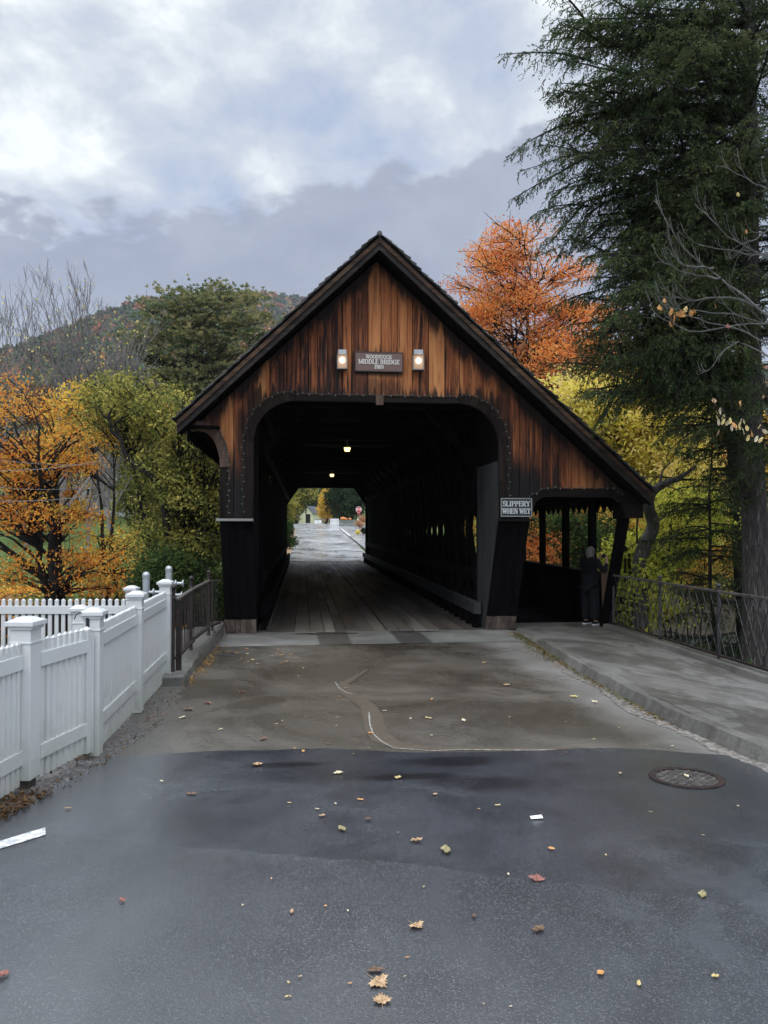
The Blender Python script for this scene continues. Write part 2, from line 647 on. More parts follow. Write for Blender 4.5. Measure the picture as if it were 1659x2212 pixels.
def stain_conc(t, p, c):
    x, y, z = t.sep(p)
    n = t.noise(p, 4, 4, .6)
    xx = t.math('ADD', x, t.math('MULTIPLY', n, .10))
    for cx, hw in ((.62, .26), (2.02, .26)):
        d = t.math('ABSOLUTE', t.math('SUBTRACT', xx, cx))
        c = t.mix(t.map(d, hw, hw + .05, .85, 0), c, (.045, .042, .038))
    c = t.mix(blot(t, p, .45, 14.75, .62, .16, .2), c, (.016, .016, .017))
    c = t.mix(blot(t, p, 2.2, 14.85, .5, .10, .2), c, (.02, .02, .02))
    return c


M['apron'] = asphalt('concrete_apron', (.13, .125, .115), (.25, .24, .22), .5, .2, 60, .3, stain_conc, .45, .003, .15)
M['concrete'] = asphalt('kerb_concrete', (.085, .08, .07), (.19, .18, .155), .6, .2, 50, .5, None, .6, .004, .2)
M['granite'] = asphalt('granite_kerb', (.13, .13, .13), (.27, .27, .26), .6, .2, 60, .4, None, .4, .004, .3)
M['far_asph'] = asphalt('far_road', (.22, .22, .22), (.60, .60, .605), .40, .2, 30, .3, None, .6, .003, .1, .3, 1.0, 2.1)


def paint_mat():
    m, t = mat('road_paint')
    p = objc(t)
    n = t.noise(p, 25, 5, .7)
    c = t.mix(t.map(n, .38, .62), (.30, .31, .32), (.75, .75, .73))
    finish(t, c, .5, n, .2, .002)
    return m


M['paint'] = paint_mat()


def ground_mat():
    m, t = mat('terrain')
    p = objc(t)
    x, y, z = t.sep(p)
    n = t.noise(p, .35, 6, .6)
    n2 = t.noise(p, 3, 5, .65)
    lawn = t.mix(n2, (.05, .085, .02), (.11, .15, .04))
    earth = t.mix(n2, (.015, .014, .008), (.05, .038, .022))
    orange = t.mix(n2, (.14, .07, .025), (.30, .17, .07))
    li = t.map(t.math('ADD', n, t.math('MULTIPLY', t.map(y, 30, 42, 0, .25), 1.0)), .48, .62)
    c = t.mix(li, t.mix(t.map(x, 2, 6), orange, (.035, .04, .018)), lawn)
    c = t.mix(t.map(z, -1.2, -.8, 1, 0), c, earth)
    nearm = t.map(y, 24, 28, 1, 0)
    c = t.mix(nearm, c, earth)
    finish(t, c, .9, n2, .6, .05, spec=.2)
    return m


M['terrain'] = ground_mat()


def verge_mat():
    m, t = mat('verge_gravel')
    p = objc(t)
    x, y, z = t.sep(p)
    vo = t.n('ShaderNodeTexVoronoi'); t.val(vo, 'Vector', p); t.val(vo, 'Scale', 55)
    wn = t.n('ShaderNodeTexWhiteNoise'); t.val(wn, 'Vector', vo.outputs['Position'])
    n2 = t.noise(p, 3.5, 5, .65)
    gr = t.ramp(wn.outputs[0], [(0, (.03, .03, .032)), (.6, (.085, .085, .085)), (1, (.22, .22, .22))])
    earth = t.mix(t.noise(p, 40, 4, .7), (.02, .014, .009), (.10, .062, .034))
    k = t.map(t.math('ADD', y, t.math('MULTIPLY', n2, 1.2)), 5.4, 6.3, 0, .75)
    c = t.mix(k, earth, gr)
    far = t.map(y, 6.6, 7.6, 0, .6)
    c = t.mix(far, c, t.mix(t.noise(p, 30, 4), (.05, .046, .038), (.12, .11, .09)))
    h = t.math('ADD', vo.outputs['Distance'], t.noise(p, 18, 4))
    finish(t, c, .6, h, .9, .02, spec=.5)
    return m


M['verge'] = verge_mat()


def vinyl_mat():
    m, t = mat('white_vinyl')
    p = objc(t)
    x, y, z = t.sep(p)
    n = t.noise(p, 5, 5, .65)
    # a green film of algae near the ground
    k = t.map(t.math('ADD', z, t.math('MULTIPLY', n, .8)), .45, 1.3, .75, 0)
    c = t.mix(k, (.53, .535, .53), (.29, .30, .24))
    finish(t, c, .35, spec=.5)
    return m


M['vinyl'] = vinyl_mat()
M['stub'] = simple('raw_timber', (.10, .08, .055), .8, .4, 20)
M['stub_dark'] = simple('dark_timber', (.035, .026, .020), .8, .4, 20)


def iron_mat(name, a, b, rough=.55):
    m, t = mat(name)
    p = objc(t)
    n = t.noise(p, 14, 6, .7)
    c = t.mix(t.map(n, .4, .65), a, b)
    finish(t, c, rough, n, .3, .003, metallic=.25)
    return m


M['iron_rust'] = iron_mat('rusty_iron', (.010, .008, .008), (.038, .020, .015))
M['iron'] = iron_mat('dark_iron', (.018, .018, .019), (.05, .045, .042), .5)
M['iron_rail'] = iron_mat('worn_iron_rail', (.05, .045, .04), (.13, .11, .095), .5)
M['galv'] = simple('galvanised_steel', (.34, .36, .37), .42, .15, 12, .5, .1)
M['black'] = simple('black_plastic', (.01, .01, .012), .4)
M['signbrown'] = simple('brown_painted_board', (.12, .072, .058), .6, .08, 30)
M['signframe'] = simple('sign_edge', (.05, .03, .025), .6)
M['signblack'] = simple('black_painted_board', (.010, .012, .014), .45, .1, 30)
M['letter'] = simple('cream_lettering', (.62, .60, .55), .6, .05)
M['letterw'] = simple('white_lettering', (.55, .57, .57), .6, .05)
M['brassy'] = simple('lantern_metal', (.17, .16, .15), .5, .3, 20, .5)
M['bark_grey'] = None
M['leather'] = simple('black_cloth', (.006, .006, .008), .85, .3, 20, bump=.2, spec=.2)
M['skin'] = simple('skin', (.42, .24, .17), .5, .08, 20)
M['hair'] = wood('ash_blond_hair', (.08, .07, .058), (.30, .265, .225), 'Z', .6, 1.0, 60)
M['shoe'] = simple('white_rubber', (.6, .6, .6), .5)
M['siding'] = simple('cream_siding', (.62, .60, .42), .6, .05)
M['whitewall'] = simple('white_clapboard', (.66, .68, .70), .6, .05)
M['slate'] = simple('slate_roof', (.06, .065, .08), .6, .2)
M['glassdark'] = simple('dark_window', (.015, .017, .02), .1)
M['red'] = simple('red_sign_paint', (.45, .02, .03), .4, .05)
M['white'] = simple('white_paint', (.75, .75, .75), .5, .05)
M['weathered'] = simple('weathered_boards', (.22, .24, .22), .7, .2)
M['pumpkin'] = simple('pumpkin_skin', (.60, .20, .04), .5, .15)
M['cable'] = simple('cable_sheath', (.20, .20, .20), .6, .05)
M['wire_black'] = simple('light_string_wire', (.02, .03, .02), .5)


def bark(name, a, b, sc=9):
    m, t = mat(name)
    p = objc(t)
    q = t.scalev(p, (1, 1, .16))
    n = t.noise(q, sc * 1.6, 8, .72, 1.2)
    n2 = t.noise(t.scalev(p, (1, 1, .07)), sc * 3.2, 5, .6, .8)
    rid = t.map(t.math('ABSOLUTE', t.math('SUBTRACT', n2, .5)), .0, .10)
    big = t.noise(p, 1.3, 4, .6)
    f = t.math('MULTIPLY', t.map(n, .3, .7), t.math('ADD', t.math('MULTIPLY', rid, .65), .35))
    c = t.mix(t.math('MULTIPLY', f, t.map(big, .3, .7, .6, 1.1)), a, b)
    finish(t, c, .85, t.math('ADD', rid, n), .9, .03, spec=.2)
    return m


M['bark_grey'] = bark('grey_bark', (.035, .030, .028), (.17, .15, .14), 11)
M['bark_dark'] = bark('dark_bark', (.014, .012, .011), (.06, .05, .045))
M['bark_pale'] = bark('pale_bark', (.09, .085, .075), (.24, .22, .19))
M['twig_pale'] = bark('pale_twigs', (.14, .14, .125), (.32, .31, .28), 20)
M['twig_grey'] = bark('grey_twigs', (.19, .175, .17), (.40, .375, .36), 6)


def emitter(name, col, s):
    m, t = mat(name)
    finish(t, col, .4, emit=col, emit_s=s)
    return m


M['glow_w'] = emitter('lit_bulb_white', (1.0, .93, .78), 7)
M['glow_y'] = emitter('lit_shade_yellow', (1.0, .68, .24), 3.0)
M['glass_warm'] = emitter('lit_lantern_glass', (.34, .22, .14), .10)
M['minibulb'] = simple('unlit_mini_bulb', (.19, .20, .20), .3, .05)
# ---------------------------------------------------------------- ground and water
def sstep(a, b, x):
    t = np.clip((x - a) / (b - a), 0, 1)
    return t * t * (3 - 2 * t)


def road_z_np(y):
    return np.where(y < 15, .42 - .028 * y, np.where(y < 44, 0.0, np.where(y < 110, .035 * (y - 44), 2.31 + .006 * (y - 110))))


def terrain_z(x, y):
    x = np.asarray(x, float); y = np.asarray(y, float)
    rz = road_z_np(y)
    base = rz - .06
    # left bank: lawn beyond the river, rising towards the hill
    lawn = -.62 + np.maximum(y - 58, 0) * .13
    left = sstep(-3.0, -8.0, x)
    nearleft = np.where(y < 30, base - .1, lawn)
    base = base * (1 - left) + nearleft * left
    # right: slopes away beyond the iron railing
    right = sstep(6.4, 11, x) * (1 - sstep(40, 60, y))
    base = base - right * 2.2
    farright = sstep(12, 40, x) * sstep(45, 90, y)
    base = base + farright * np.maximum(y - 50, 0) * .05
    # river
    yc = 29.5 + np.where(x < -3, .9 * (x + 3), 0)
    hw = 12.5 - 4.5 * sstep(-3, -10, x)
    d = np.abs(y - yc)
    riv = 1 - sstep(hw - 3.2, hw + .8, d)
    base = base * (1 - riv) + (-4.6) * riv
    base = base - .5 * sstep(3.5, 4.3, x) * sstep(3.6, 4.6, y) * (1 - sstep(15.5, 17, y))
    base = base + .05 * np.sin(x * 1.3 + y * .7) * np.clip(np.abs(x - 1.4) - 6, 0, 4) / 4
    return base


def tz(x, y):
    return float(terrain_z(x, y))


def axis_pts(segs):
    out = []
    for a, b, st in segs:
        out += list(np.arange(a, b, st))
    out.append(segs[-1][1])
    return np.array(out)


def grid_mesh(name, xs, ys, zf, m, kind='structure', smooth=True):
    X, Y = np.meshgrid(xs, ys)
    Z = zf(X, Y)
    V = np.stack([X, Y, Z], -1).reshape(-1, 3)
    nx, ny = len(xs), len(ys)
    i = np.arange(nx - 1)[None, :] + nx * np.arange(ny - 1)[:, None]
    Q = np.stack([i, i + 1, i + nx + 1, i + nx], -1).reshape(-1, 4).astype(np.int32)
    o = link_mesh(name, V, Q, m, smooth=smooth)
    return tag(o, kind=kind)


xs = axis_pts([(-620, -200, 60), (-200, -40, 16), (-40, -12, 2), (-12, 14, .5), (14, 40, 2), (40, 200, 16), (200, 620, 60)])
ys = axis_pts([(-80, -40, 20), (-40, 0, 5), (0, 60, .6), (60, 130, 3), (130, 400, 20), (400, 1000, 60)])
grid_mesh('ground', xs, ys, terrain_z, M['terrain'])

mw, t = mat('river_water')
wn = t.noise(objc(t), 2.5, 4, .6)
finish(t, (.02, .03, .028), .08, wn, .3, .05)
M['water'] = mw
grid_mesh('river', axis_pts([(-60, 60, 6)]), axis_pts([(-45, 46, 6)]), lambda X, Y: X * 0 - 3.9, mw)


def lerp_fn(pts):
    px_ = [p[0] for p in pts]; py_ = [p[1] for p in pts]
    return lambda v: np.interp(v, px_, py_)


# old asphalt: base sheet of the near road
KX_ = lambda y: np.interp(y, [4.2, 5.2, 5.9, 7.0, 8.4, 9.8, 11.5, 13.2, 14.6], [9, 3.56, 3.45, 3.43, 3.52, 3.62, 3.8, 4.0, 4.12])
LX_ = lambda y: np.interp(y, [3.4, 4.2, 4.75, 6.1, 7.2, 8.2, 9.6, 10.4, 13.2], [-9, -2.8, -2.1, -1.75, -1.62, -1.6, -1.6, -1.62, -1.62])
V = []
yo = axis_pts([(3.4, 13.2, .2)])
for y in yo:
    for k in range(13):
        u = k / 12
        V.append((float(LX_(y)) * (1 - u) + float(KX_(y)) * u, y, road_z(y)))
tag(link_mesh('old_road', V, [(i * 13 + k, i * 13 + k + 1, i * 13 + k + 14, i * 13 + k + 13) for i in range(len(yo) - 1) for k in range(12)], M['asph_old']), kind='structure')
# the seams, measured on the road
seamA = [on_road(*p) for p in ((200, 1640), (310, 1632), (420, 1626), (500, 1622), (600, 1621), (700, 1618), (780, 1620), (850, 1626), (930, 1627), (1000, 1625), (1100, 1625), (1200, 1623), (1245, 1617), (1330, 1617), (1400, 1620), (1500, 1628), (1600, 1634))]
seamB = [on_road(*p) for p in ((20, 1797), (90, 1803), (300, 1822), (450, 1838), (620, 1850), (830, 1865), (1000, 1885), (1200, 1910), (1400, 1930), (1659, 1952))]
fA = lerp_fn([(p.x, p.y) for p in seamA])
fB = lerp_fn([(p.x, p.y) for p in seamB])


def jag(x, s, a):
    return a * (np.sin(x * 7.1 + s) + .6 * np.sin(x * 17.3 + 2 * s) + .4 * np.sin(x * 41.7 + s))


def strip(name, f0, f1, dz_, m, x0=-40, x1=40, rows=8, clip=True):
    xs = axis_pts([(x0, -4, 3), (-4, 5, .05), (5, x1, 3)]) if x0 < -4 else np.arange(x0, x1 + 1e-6, .05)
    V = []; 
    for k in range(rows + 1):
        t_ = k / rows
        y = f0(xs) * (1 - t_) + f1(xs) * t_
        V.append(np.stack([xs, y, road_z_np(y) + dz_], -1))
    V = np.concatenate(V)
    nx = len(xs)
    i = np.arange(nx - 1)[None, :] + nx * np.arange(rows)[:, None]
    Q = np.stack([i, i + 1, i + nx + 1, i + nx], -1).reshape(-1, 4).astype(np.int32)
    return tag(link_mesh(name, V, Q, m), kind='structure')


strip('new_road', lambda x: x * 0 - 12, lambda x: np.where(x > 3.62, np.minimum(fA(x), 4.6), np.where(x < -2.3, 4.6, fA(x))) + jag(x, 1, .006), .005, M['asph_new'])
strip('coarse_road', lambda x: x * 0 - 12, lambda x: fB(x) + jag(x, 4, .012), .010, M['asph_front'])
# concrete apron before the bridge
apf = lambda x: 13.05 + jag(x, 2, .012) + .02 * x
strip('concrete_apron', apf, lambda x: x * 0 + 15.12, .006, M['apron'], -1.62, 4.12, 4)
ap2 = MB(); ap2.box(-2.2, 6.6, 14.98, 16.2, -.5, -.012)
tag(ap2.build('bridge_abutment', M['concrete']), kind='structure')

# silt trail and dried water mark running down to the seam
tp = [(792, 1447), (770, 1462), (742, 1478), (748, 1497), (775, 1512), (798, 1530), (806, 1553), (812, 1580), (828, 1598), (858, 1611), (930, 1617), (1040, 1618), (1160, 1620), (1235, 1617)]
twd = [.02, .04, .06, .08, .08, .09, .095, .10, .105, .09, .055, .05, .045, .02]
pts = [on_road(*p) for p in tp]
V = []
for i, p in enumerate(pts):
    d = (pts[min(i + 1, len(pts) - 1)] - pts[max(i - 1, 0)]); d.z = 0; d.normalize()
    s_ = Vector((-d.y, d.x, 0)) * twd[i]
    for q in (p - s_, p + s_):
        V.append((q.x, q.y, road_z(q.y) + .0042))
mt, t = mat('silt')
n = t.noise(objc(t), 9, 5, .6)
finish(t, t.mix(n, (.060, .047, .034), (.115, .094, .072)), .4, t.noise(objc(t), 120, 2), .3, .003)
tag(link_mesh('silt_trail', V, [(2 * i, 2 * i + 1, 2 * i + 3, 2 * i + 2) for i in range(len(pts) - 1)], mt), kind='structure')
mk, t = mat('lime_edge')
finish(t, t.mix(t.noise(objc(t), 30, 4), (.16, .15, .13), (.42, .40, .36)), .7)
ed = MB()
for run in ([(724, 1474), (733, 1488), (748, 1497), (760, 1500)], [(797, 1540), (799, 1566), (806, 1586), (822, 1601), (848, 1616)], [(848, 1617), (930, 1623), (1000, 1621), (1110, 1622), (1200, 1621)]):
    q = [on_road(*p) for p in run]
    for a, b in zip(q[:-1], q[1:]):
        n_ = 5
        for j in range(n_):
            p0 = a.lerp(b, j / n_); p1 = a.lerp(b, (j + .86) / n_)
            p0.z = road_z(p0.y) + .0062; p1.z = road_z(p1.y) + .0062
            ed.beam(p0, p1, random.uniform(.006, .016), .002)
tag(ed.build('silt_edge', mk), kind='structure')

# painted line at the left
ln = MB()
a = on_road(88, 1803); b = on_road(0, 1830)
d = (b - a).normalized(); e = a + d * 3.2
nrm = Vector((-d.y, d.x, 0)) * .055
N = 26
V = []
for i in range(N + 1):
    p = a.lerp(e, i / N)
    for s_ in (-1, 1):
        q = p + nrm * s_ * (1 + random.uniform(-.12, .12)) + (d * random.uniform(-.06, .02) if i == 0 else Vector())
        V.append((q.x, q.y, road_z(q.y) + .0145))
tag(link_mesh('road_marking', V, [(2 * i, 2 * i + 1, 2 * i + 3, 2 * i + 2) for i in range(N)], M['paint']), kind='structure')

# kerb line on the right and the sidewalk behind it
kerb_pts = [(5.2, 3.56), (5.9, 3.45), (7.0, 3.43), (8.4, 3.52), (9.8, 3.62), (11.5, 3.8), (13.2, 4.0), (14.6, 4.12), (16, 4.26)]
kx = lerp_fn(kerb_pts)


def kerb_top(y):
    return road_z_np(y) + .13 * np.clip((15.0 - y) / 3, .12, 1)


ysw = np.arange(4.7, 15.6, .12)
cols = 12
V = []
for y in ysw:
    x0 = float(kx(y)) + .10 + .012 * math.sin(y * 9) + .01 * math.sin(y * 23)
    x1 = 6.02
    zt = float(kerb_top(y)); zo = .035 if y > 8 else .035 + (8 - y) * .02
    for k in range(cols + 1):
        u = k / cols
        V.append((x0 + (x1 - x0) * u, y, zt * (1 - u) + zo * u + .004 * math.sin(y * 2 + k)))
Q = [(i * (cols + 1) + k, i * (cols + 1) + k + 1, (i + 1) * (cols + 1) + k + 1, (i + 1) * (cols + 1) + k) for i in range(len(ysw) - 1) for k in range(cols)]
tag(link_mesh('sidewalk', V, Q, M['sidewalk'], smooth=True), kind='structure')
# rough kerb face
V = []
yk = np.arange(5.15, 14.9, .06)
for i, y in enumerate(yk):
    x0 = float(kx(y)); zt = float(kerb_top(y)); zr = road_z(y)
    r_ = random.uniform
    lo_ = .012 * math.sin(y * 5.3) + .008 * math.sin(y * 13.1) + .005 * math.sin(y * 29)
    V += [(x0 - .03 + lo_ + r_(-.005, .005), y, zr - .02), (x0 + lo_ + r_(-.004, .004), y, zr + (zt - zr) * .35), (x0 + .03 + lo_ + r_(-.004, .004), y, zt - .012 + r_(-.003, .002)), (x0 + .12, y, zt + .002), (x0 + .14, y, zt - .03)]
Q = [(i * 5 + k, i * 5 + k + 1, (i + 1) * 5 + k + 1, (i + 1) * 5 + k) for i in range(len(yk) - 1) for k in range(4)]
tag(link_mesh('kerb', V, [q[::-1] for q in Q], M['concrete']), kind='structure')
# pale crumbling gutter along the kerb
V = []
for i, y in enumerate(yk):
    x0 = float(kx(y)) - .03
    wv = .14 + .05 * math.sin(y * 2.7) + random.uniform(-.02, .02)
    V += [(x0 + .02, y, road_z(y) + .007), (x0 - wv, y, road_z(y) + .0042)]
mg, t = mat('gutter_grit')
nn = t.noise(objc(t), 22, 5, .7)
finish(t, t.mix(t.map(nn, .38, .62), (.06, .052, .042), (.22, .20, .175)), .7, nn, .7, .01)
tag(link_mesh('gutter', V, [(2 * i, 2 * i + 1, 2 * i + 3, 2 * i + 2)[::-1] for i in range(len(yk) - 1)], mg), kind='structure')
# new granite kerb stone at the drain throat, curving away to the right, with pavement behind
gk = [Vector((3.52, 5.45, 0)), Vector((3.72, 4.95, 0)), Vector((4.1, 4.45, 0)), Vector((4.7, 4.1, 0)), Vector((5.6, 3.9, 0)), Vector((9, 3.7, 0)), Vector((30, 3.6, 0))]
g = MB()
for a, b in zip(gk[:-1], gk[1:]):
    dd = (b - a).normalized(); nn_ = Vector((-dd.y, dd.x, 0)) * .14
    gap = dd * .006
    A, B = a + gap, b - gap
    zA, zB = road_z(A.y), road_z(B.y)
    g.prism([(A.x, A.y, zA - .03), (B.x, B.y, zB - .03), (B.x, B.y, zB + .13), (A.x, A.y, zA + .13)], nn_)
tag(g.build('granite_kerb', M['granite'], bevel=.012), kind='structure')
V = []; Fc = []
for i, p in enumerate(gk):
    a_ = gk[max(i - 1, 0)]; b_ = gk[min(i + 1, len(gk) - 1)]
    dd = (b_ - a_).normalized(); nn_ = Vector((-dd.y, dd.x, 0)) * .14
    q = p + nn_
    V += [(q.x, q.y, road_z(q.y) + .115), (max(q.x + .1, 6.0) if i else 6.0, 6.2 if i < 5 else 6.4, .10 + road_z(6.2) * .2)]
tag(link_mesh('corner_pavement', V, [(2 * i, 2 * i + 2, 2 * i + 3, 2 * i + 1) for i in range(len(gk) - 1)], M['sidewalk']), kind='structure')

# left verge
vin = lerp_fn([(2.0, -6.0), (3.4, -3.6), (4.2, -2.5), (4.75, -1.84), (6.1, -1.50), (7.2, -1.36), (8.2, -1.32), (9.6, -1.42), (10.4, -1.60)])
yv = np.arange(2.0, 10.45, .07)
V = []; nC = 14
for y in yv:
    x1 = float(vin(y)) + .035 * math.sin(y * 11) + random.uniform(-.03, .03)
    x0 = -7.0
    for k in range(nC + 1):
        u = k / nC
        u2 = u ** 2
        z = road_z(y) + .012 + .05 * (1 - abs(1 - min(u * 6, 2))) * 0
        zz = road_z(y) - .004 + min(u * 9, 1) * .022 + random.uniform(-.006, .006) - u2 * .25
        V.append((x1 + (x0 - x1) * u2, y, zz))
Q = [(i * (nC + 1) + k, i * (nC + 1) + k + 1, (i + 1) * (nC + 1) + k + 1, (i + 1) * (nC + 1) + k)[::-1] for i in range(len(yv) - 1) for k in range(nC)]
tag(link_mesh('verge', V, [q[::-1] for q in Q] if False else Q, M['verge'], smooth=True), kind='structure')
# landing pad behind the back fence
pad = MB(); pad.box(-4.5, -1.72, 8.4, 15.6, -1.6, .02)
tag(pad.build('landing', M['concrete']), kind='structure')

# far road beyond the bridge
yf = axis_pts([(44.6, 110, 1.2), (110, 175, 6)])
cr = lerp_fn([(44, -.95), (60, -.62), (75, -.7), (91, -1.2), (93, -8), (94, -60), (175, -60)])
c2 = lerp_fn([(44, 4.1), (60, 4.35), (91, 4.4), (92, 4.7), (96, 12), (97, 60), (175, 60)])
V = []
for y in yf:
    for k in range(9):
        u = k / 8
        V.append((float(cr(y)) * (1 - u) + float(c2(y)) * u, y, road_z(y) + .02))
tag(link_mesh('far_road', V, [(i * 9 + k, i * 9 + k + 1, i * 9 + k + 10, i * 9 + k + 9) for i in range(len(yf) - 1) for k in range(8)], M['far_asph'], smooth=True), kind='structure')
V = []
yf2 = np.arange(44.6, 92, 1.2)
for y in yf2:
    x0 = 4.45
    V += [(x0, y, road_z(y) + .03), (x0, y, road_z(y) + .13), (x0 + 2.0, y, road_z(y) + .12)]
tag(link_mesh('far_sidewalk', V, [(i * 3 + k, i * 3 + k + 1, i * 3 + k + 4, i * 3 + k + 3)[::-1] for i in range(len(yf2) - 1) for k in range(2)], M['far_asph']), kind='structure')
fm = MB()
for (x0, x1) in ((-1.15, -.8), (-.35, .75), (1.45, 2.35), (-2.3, -1.7), (2.6, 3.3), (3.5, 4.25), (.9, 1.3)):
    fm.box(x0, x1, 88.6, 91.2, road_z(89.5) + .02, road_z(89.5) + .085)
for y in np.arange(73, 90, 1.0):
    fm.box(4.42, 4.58, y, y + 1.0, road_z(y) + .1, road_z(y) + .175)
tag(fm.build('far_road_marking', M['white']), kind='structure')
# leaf-strewn shoulders beside the far road
sh = MB()
mo, t = mat('leafy_shoulder')
finish(t, t.mix(t.noise(objc(t), 5, 5, .7), (.10, .09, .05), (.42, .24, .12)), .9)
for (xa, xb) in ((-2.2, -.75), (6.45, 9.5)):
    for y in np.arange(44.8, 90, 3):
        sh.add([(xa, y, road_z(y) + .05), (xb, y, road_z(y) + .05), (xb, y + 3, road_z(y + 3) + .05), (xa, y + 3, road_z(y + 3) + .05)], [(0, 1, 2, 3)])
tag(sh.build('shoulder', mo), kind='structure')

# ---------------------------------------------------------------- the covered bridge
XC = 1.375           # centre line
YF, YB, YR, YE = 13.95, 15.0, 13.38, 44.0
HO, HP = 2.245, 2.84  # half width of the opening, half width over the legs
ZS = 2.2             # ledge height
bridge = empty('covered_bridge', (XC, YB, 0))
tag(bridge, 'dark timber covered bridge with a steep gable, wide roadway opening and lean-to footway', 'covered bridge')
BO = (XC, YB, 0)


def bpart(mb, name, m, bevel=0, smooth=False, label=None, parent=None):
    """mesh given in world coordinates, kept in place below the bridge's empty"""
    o = mb.build(name, m, None, smooth, bevel)
    o.parent = parent or bridge
    if parent is None:
        o.matrix_parent_inverse = Matrix.Translation(Vector(BO)).inverted()
    else:
        o.matrix_parent_inverse = Matrix.Identity(4)
    if label: o['label'] = label
    return o


apex = on_y(820, 507, YR)
eL = on_y(381, 905, YR)
eR = on_y(1411, 1061, YR)
sL = (apex.z - eL.z) / (apex.x - eL.x)
sR = (apex.z - eR.z) / (eR.x - apex.x)
AX, AZ = apex.x, apex.z


def roof_top(x):
    return AZ - (AX - x) * sL if x < AX else AZ - (x - AX) * sR


# roof deck (sheathing) and rake boards
YEND = 45.4
rf = MB()
nL = Vector((-sL, 0, 1)).normalized(); nR = Vector((sR, 0, 1)).normalized()
for (E, nn) in ((eL, nL), (eR, nR)):
    a = Vector((AX, 0, AZ - .03)); b = Vector((E.x, 0, roof_top(E.x) - .03))
    p = [a, b, b - Vector((0, 0, .05)), a - Vector((0, 0, .05))]
    rf.prism([Vector((q.x, YR + .05, q.z)) for q in p], (0, YEND - YR - .1, 0))
rooff = bpart(rf, 'roof', M['dark_y'])
# shingle courses: each course overhangs the rake by its own amount
sh = MB()
for side, E, nn in ((-1, eL, nL), (1, eR, nR)):
    a = Vector((AX, 0, AZ)); b = Vector((E.x, 0, roof_top(E.x)))
    L = (b - a).length
    d = (b - a).normalized()
    n = int(L / .145)
    for i in range(n + 1):
        s0 = min(i * .145, L); s1 = min(s0 + .24, L + .05)
        y = YR - random.uniform(.0, .07)
        lift = random.uniform(0, .012)
        while y < YEND:
            ln_ = 400 if y > 17 else random.uniform(.16, .3)
            y1 = min(y + ln_, YEND)
            th = random.uniform(.018, .034)
            c0 = a + d * (s0 + random.uniform(-.01, .01)) + nn * (.004 + lift)
            c1 = a + d * (s1 + random.uniform(-.012, .012)) + nn * (.03 + lift)
            p = [c0, c1, c1 + nn * th, c0 + nn * th * .3]
            sh.prism([Vector((q.x, y + .003, q.z)) for q in p], (0, y1 - y - .006, 0))
            y = y1
sh.tube([(AX, YR - .02, AZ + .02), (AX, YEND, AZ + .02)], .05, 6)
rs = bpart(sh, 'shingle_course', M['shingle'])

# rafters under the overhang and inside
ra = MB()
for y in [YR + .12] + list(np.arange(14.6, 45, 1.2)):
    for E in (eL, eR):
        a = Vector((AX, y, AZ - .085)); b = Vector((E.x, y, roof_top(E.x) - .085))
        if E is eR and y > 14: b = Vector((6.2, y, roof_top(6.2) - .085))
        ra.prism([a, b, b - Vector((0, 0, .17)), a - Vector((0, 0, .17))], (0, .07, 0))
bpart(ra, 'rafter', M['dark'])
# rake boards: two lapped boards along each slope
for side, E in ((-1, eL), (1, eR)):
    sl = sL if side < 0 else sR
    r1 = MB(); r2 = MB()
    segs = 5
    for i in range(segs):
        x0 = AX + (E.x - AX) * i / segs; x1 = AX + (E.x - AX) * (i + 1) / segs - side * .004
        zt0, zt1 = roof_top(x0) - .035, roof_top(x1) - .035
        jj = random.uniform(0, .006)
        r1.prism([(x0, YR - jj, zt0), (x1, YR - jj, zt1), (x1, YR - jj, zt1 - .095), (x0, YR - jj, zt0 - .095)], (0, .05, 0))
        r2.prism([(x0, YR + .03 + jj, zt0 - .08), (x1, YR + .03 + jj, zt1 - .08), (x1, YR + .03 + jj, zt1 - .215), (x0, YR + .03 + jj, zt0 - .215)], (0, .045, 0))
    bpart(r2, 'rake_board', M['rake'])
    bpart(r1, 'rake_moulding', M['rake_old'])

# soffit between rake and gable
so = MB()
for E in (eL, eR):
    a = Vector((AX, YR + .06, AZ - .20)); b = Vector((E.x, YR + .06, roof_top(E.x) - .20))
    so.prism([a, b, b - Vector((0, 0, .02)), a - Vector((0, 0, .02))], (0, YF - YR - .02, 0))
bpart(so, 'soffit', M['dark_y'])


# --- gable boarding
def px_curve(pts, Y=YF):
    q = [on_y(a, b, Y) for a, b in pts]
    return [(p.x, p.z) for p in q]


ZT = 4.33           # underside of the arch
RC = .76


def arch_z(x, half=HO, top=ZT, r=RC):
    ax_ = abs(x - XC)
    if ax_ > half: return ZS
    if ax_ < half - r: return top
    return top - r + math.sqrt(max(r * r - (ax_ - (half - r)) ** 2, 0))


# curved eave bracket on the left
brk = px_curve([(400, 936), (425, 930), (445, 934), (460, 950), (470, 972), (476, 1000)])
bx = [p[0] for p in brk]; bz = [p[1] for p in brk]
# footway opening
WL, WR = on_y(1150, 1085, YF).x, on_y(1345, 1085, YF).x
WZ = on_y(1250, 1074, YF).z
WE = on_y(1392, 1080, YF).x


def low_z(x):
    if x < XC - HP:
        return float(np.interp(x, bx, bz))
    if x > XC + HP:
        if x > WR: return on_y(1380, 1078, YF).z
        r = .28
        if x < WL + r: return WZ - r + math.sqrt(max(r * r - (WL + r - x) ** 2, 0)) if x > WL else WZ - r
        if x > WR - r: return WZ - r + math.sqrt(max(r * r - (x - WR + r) ** 2, 0))
        return WZ
    return arch_z(x)


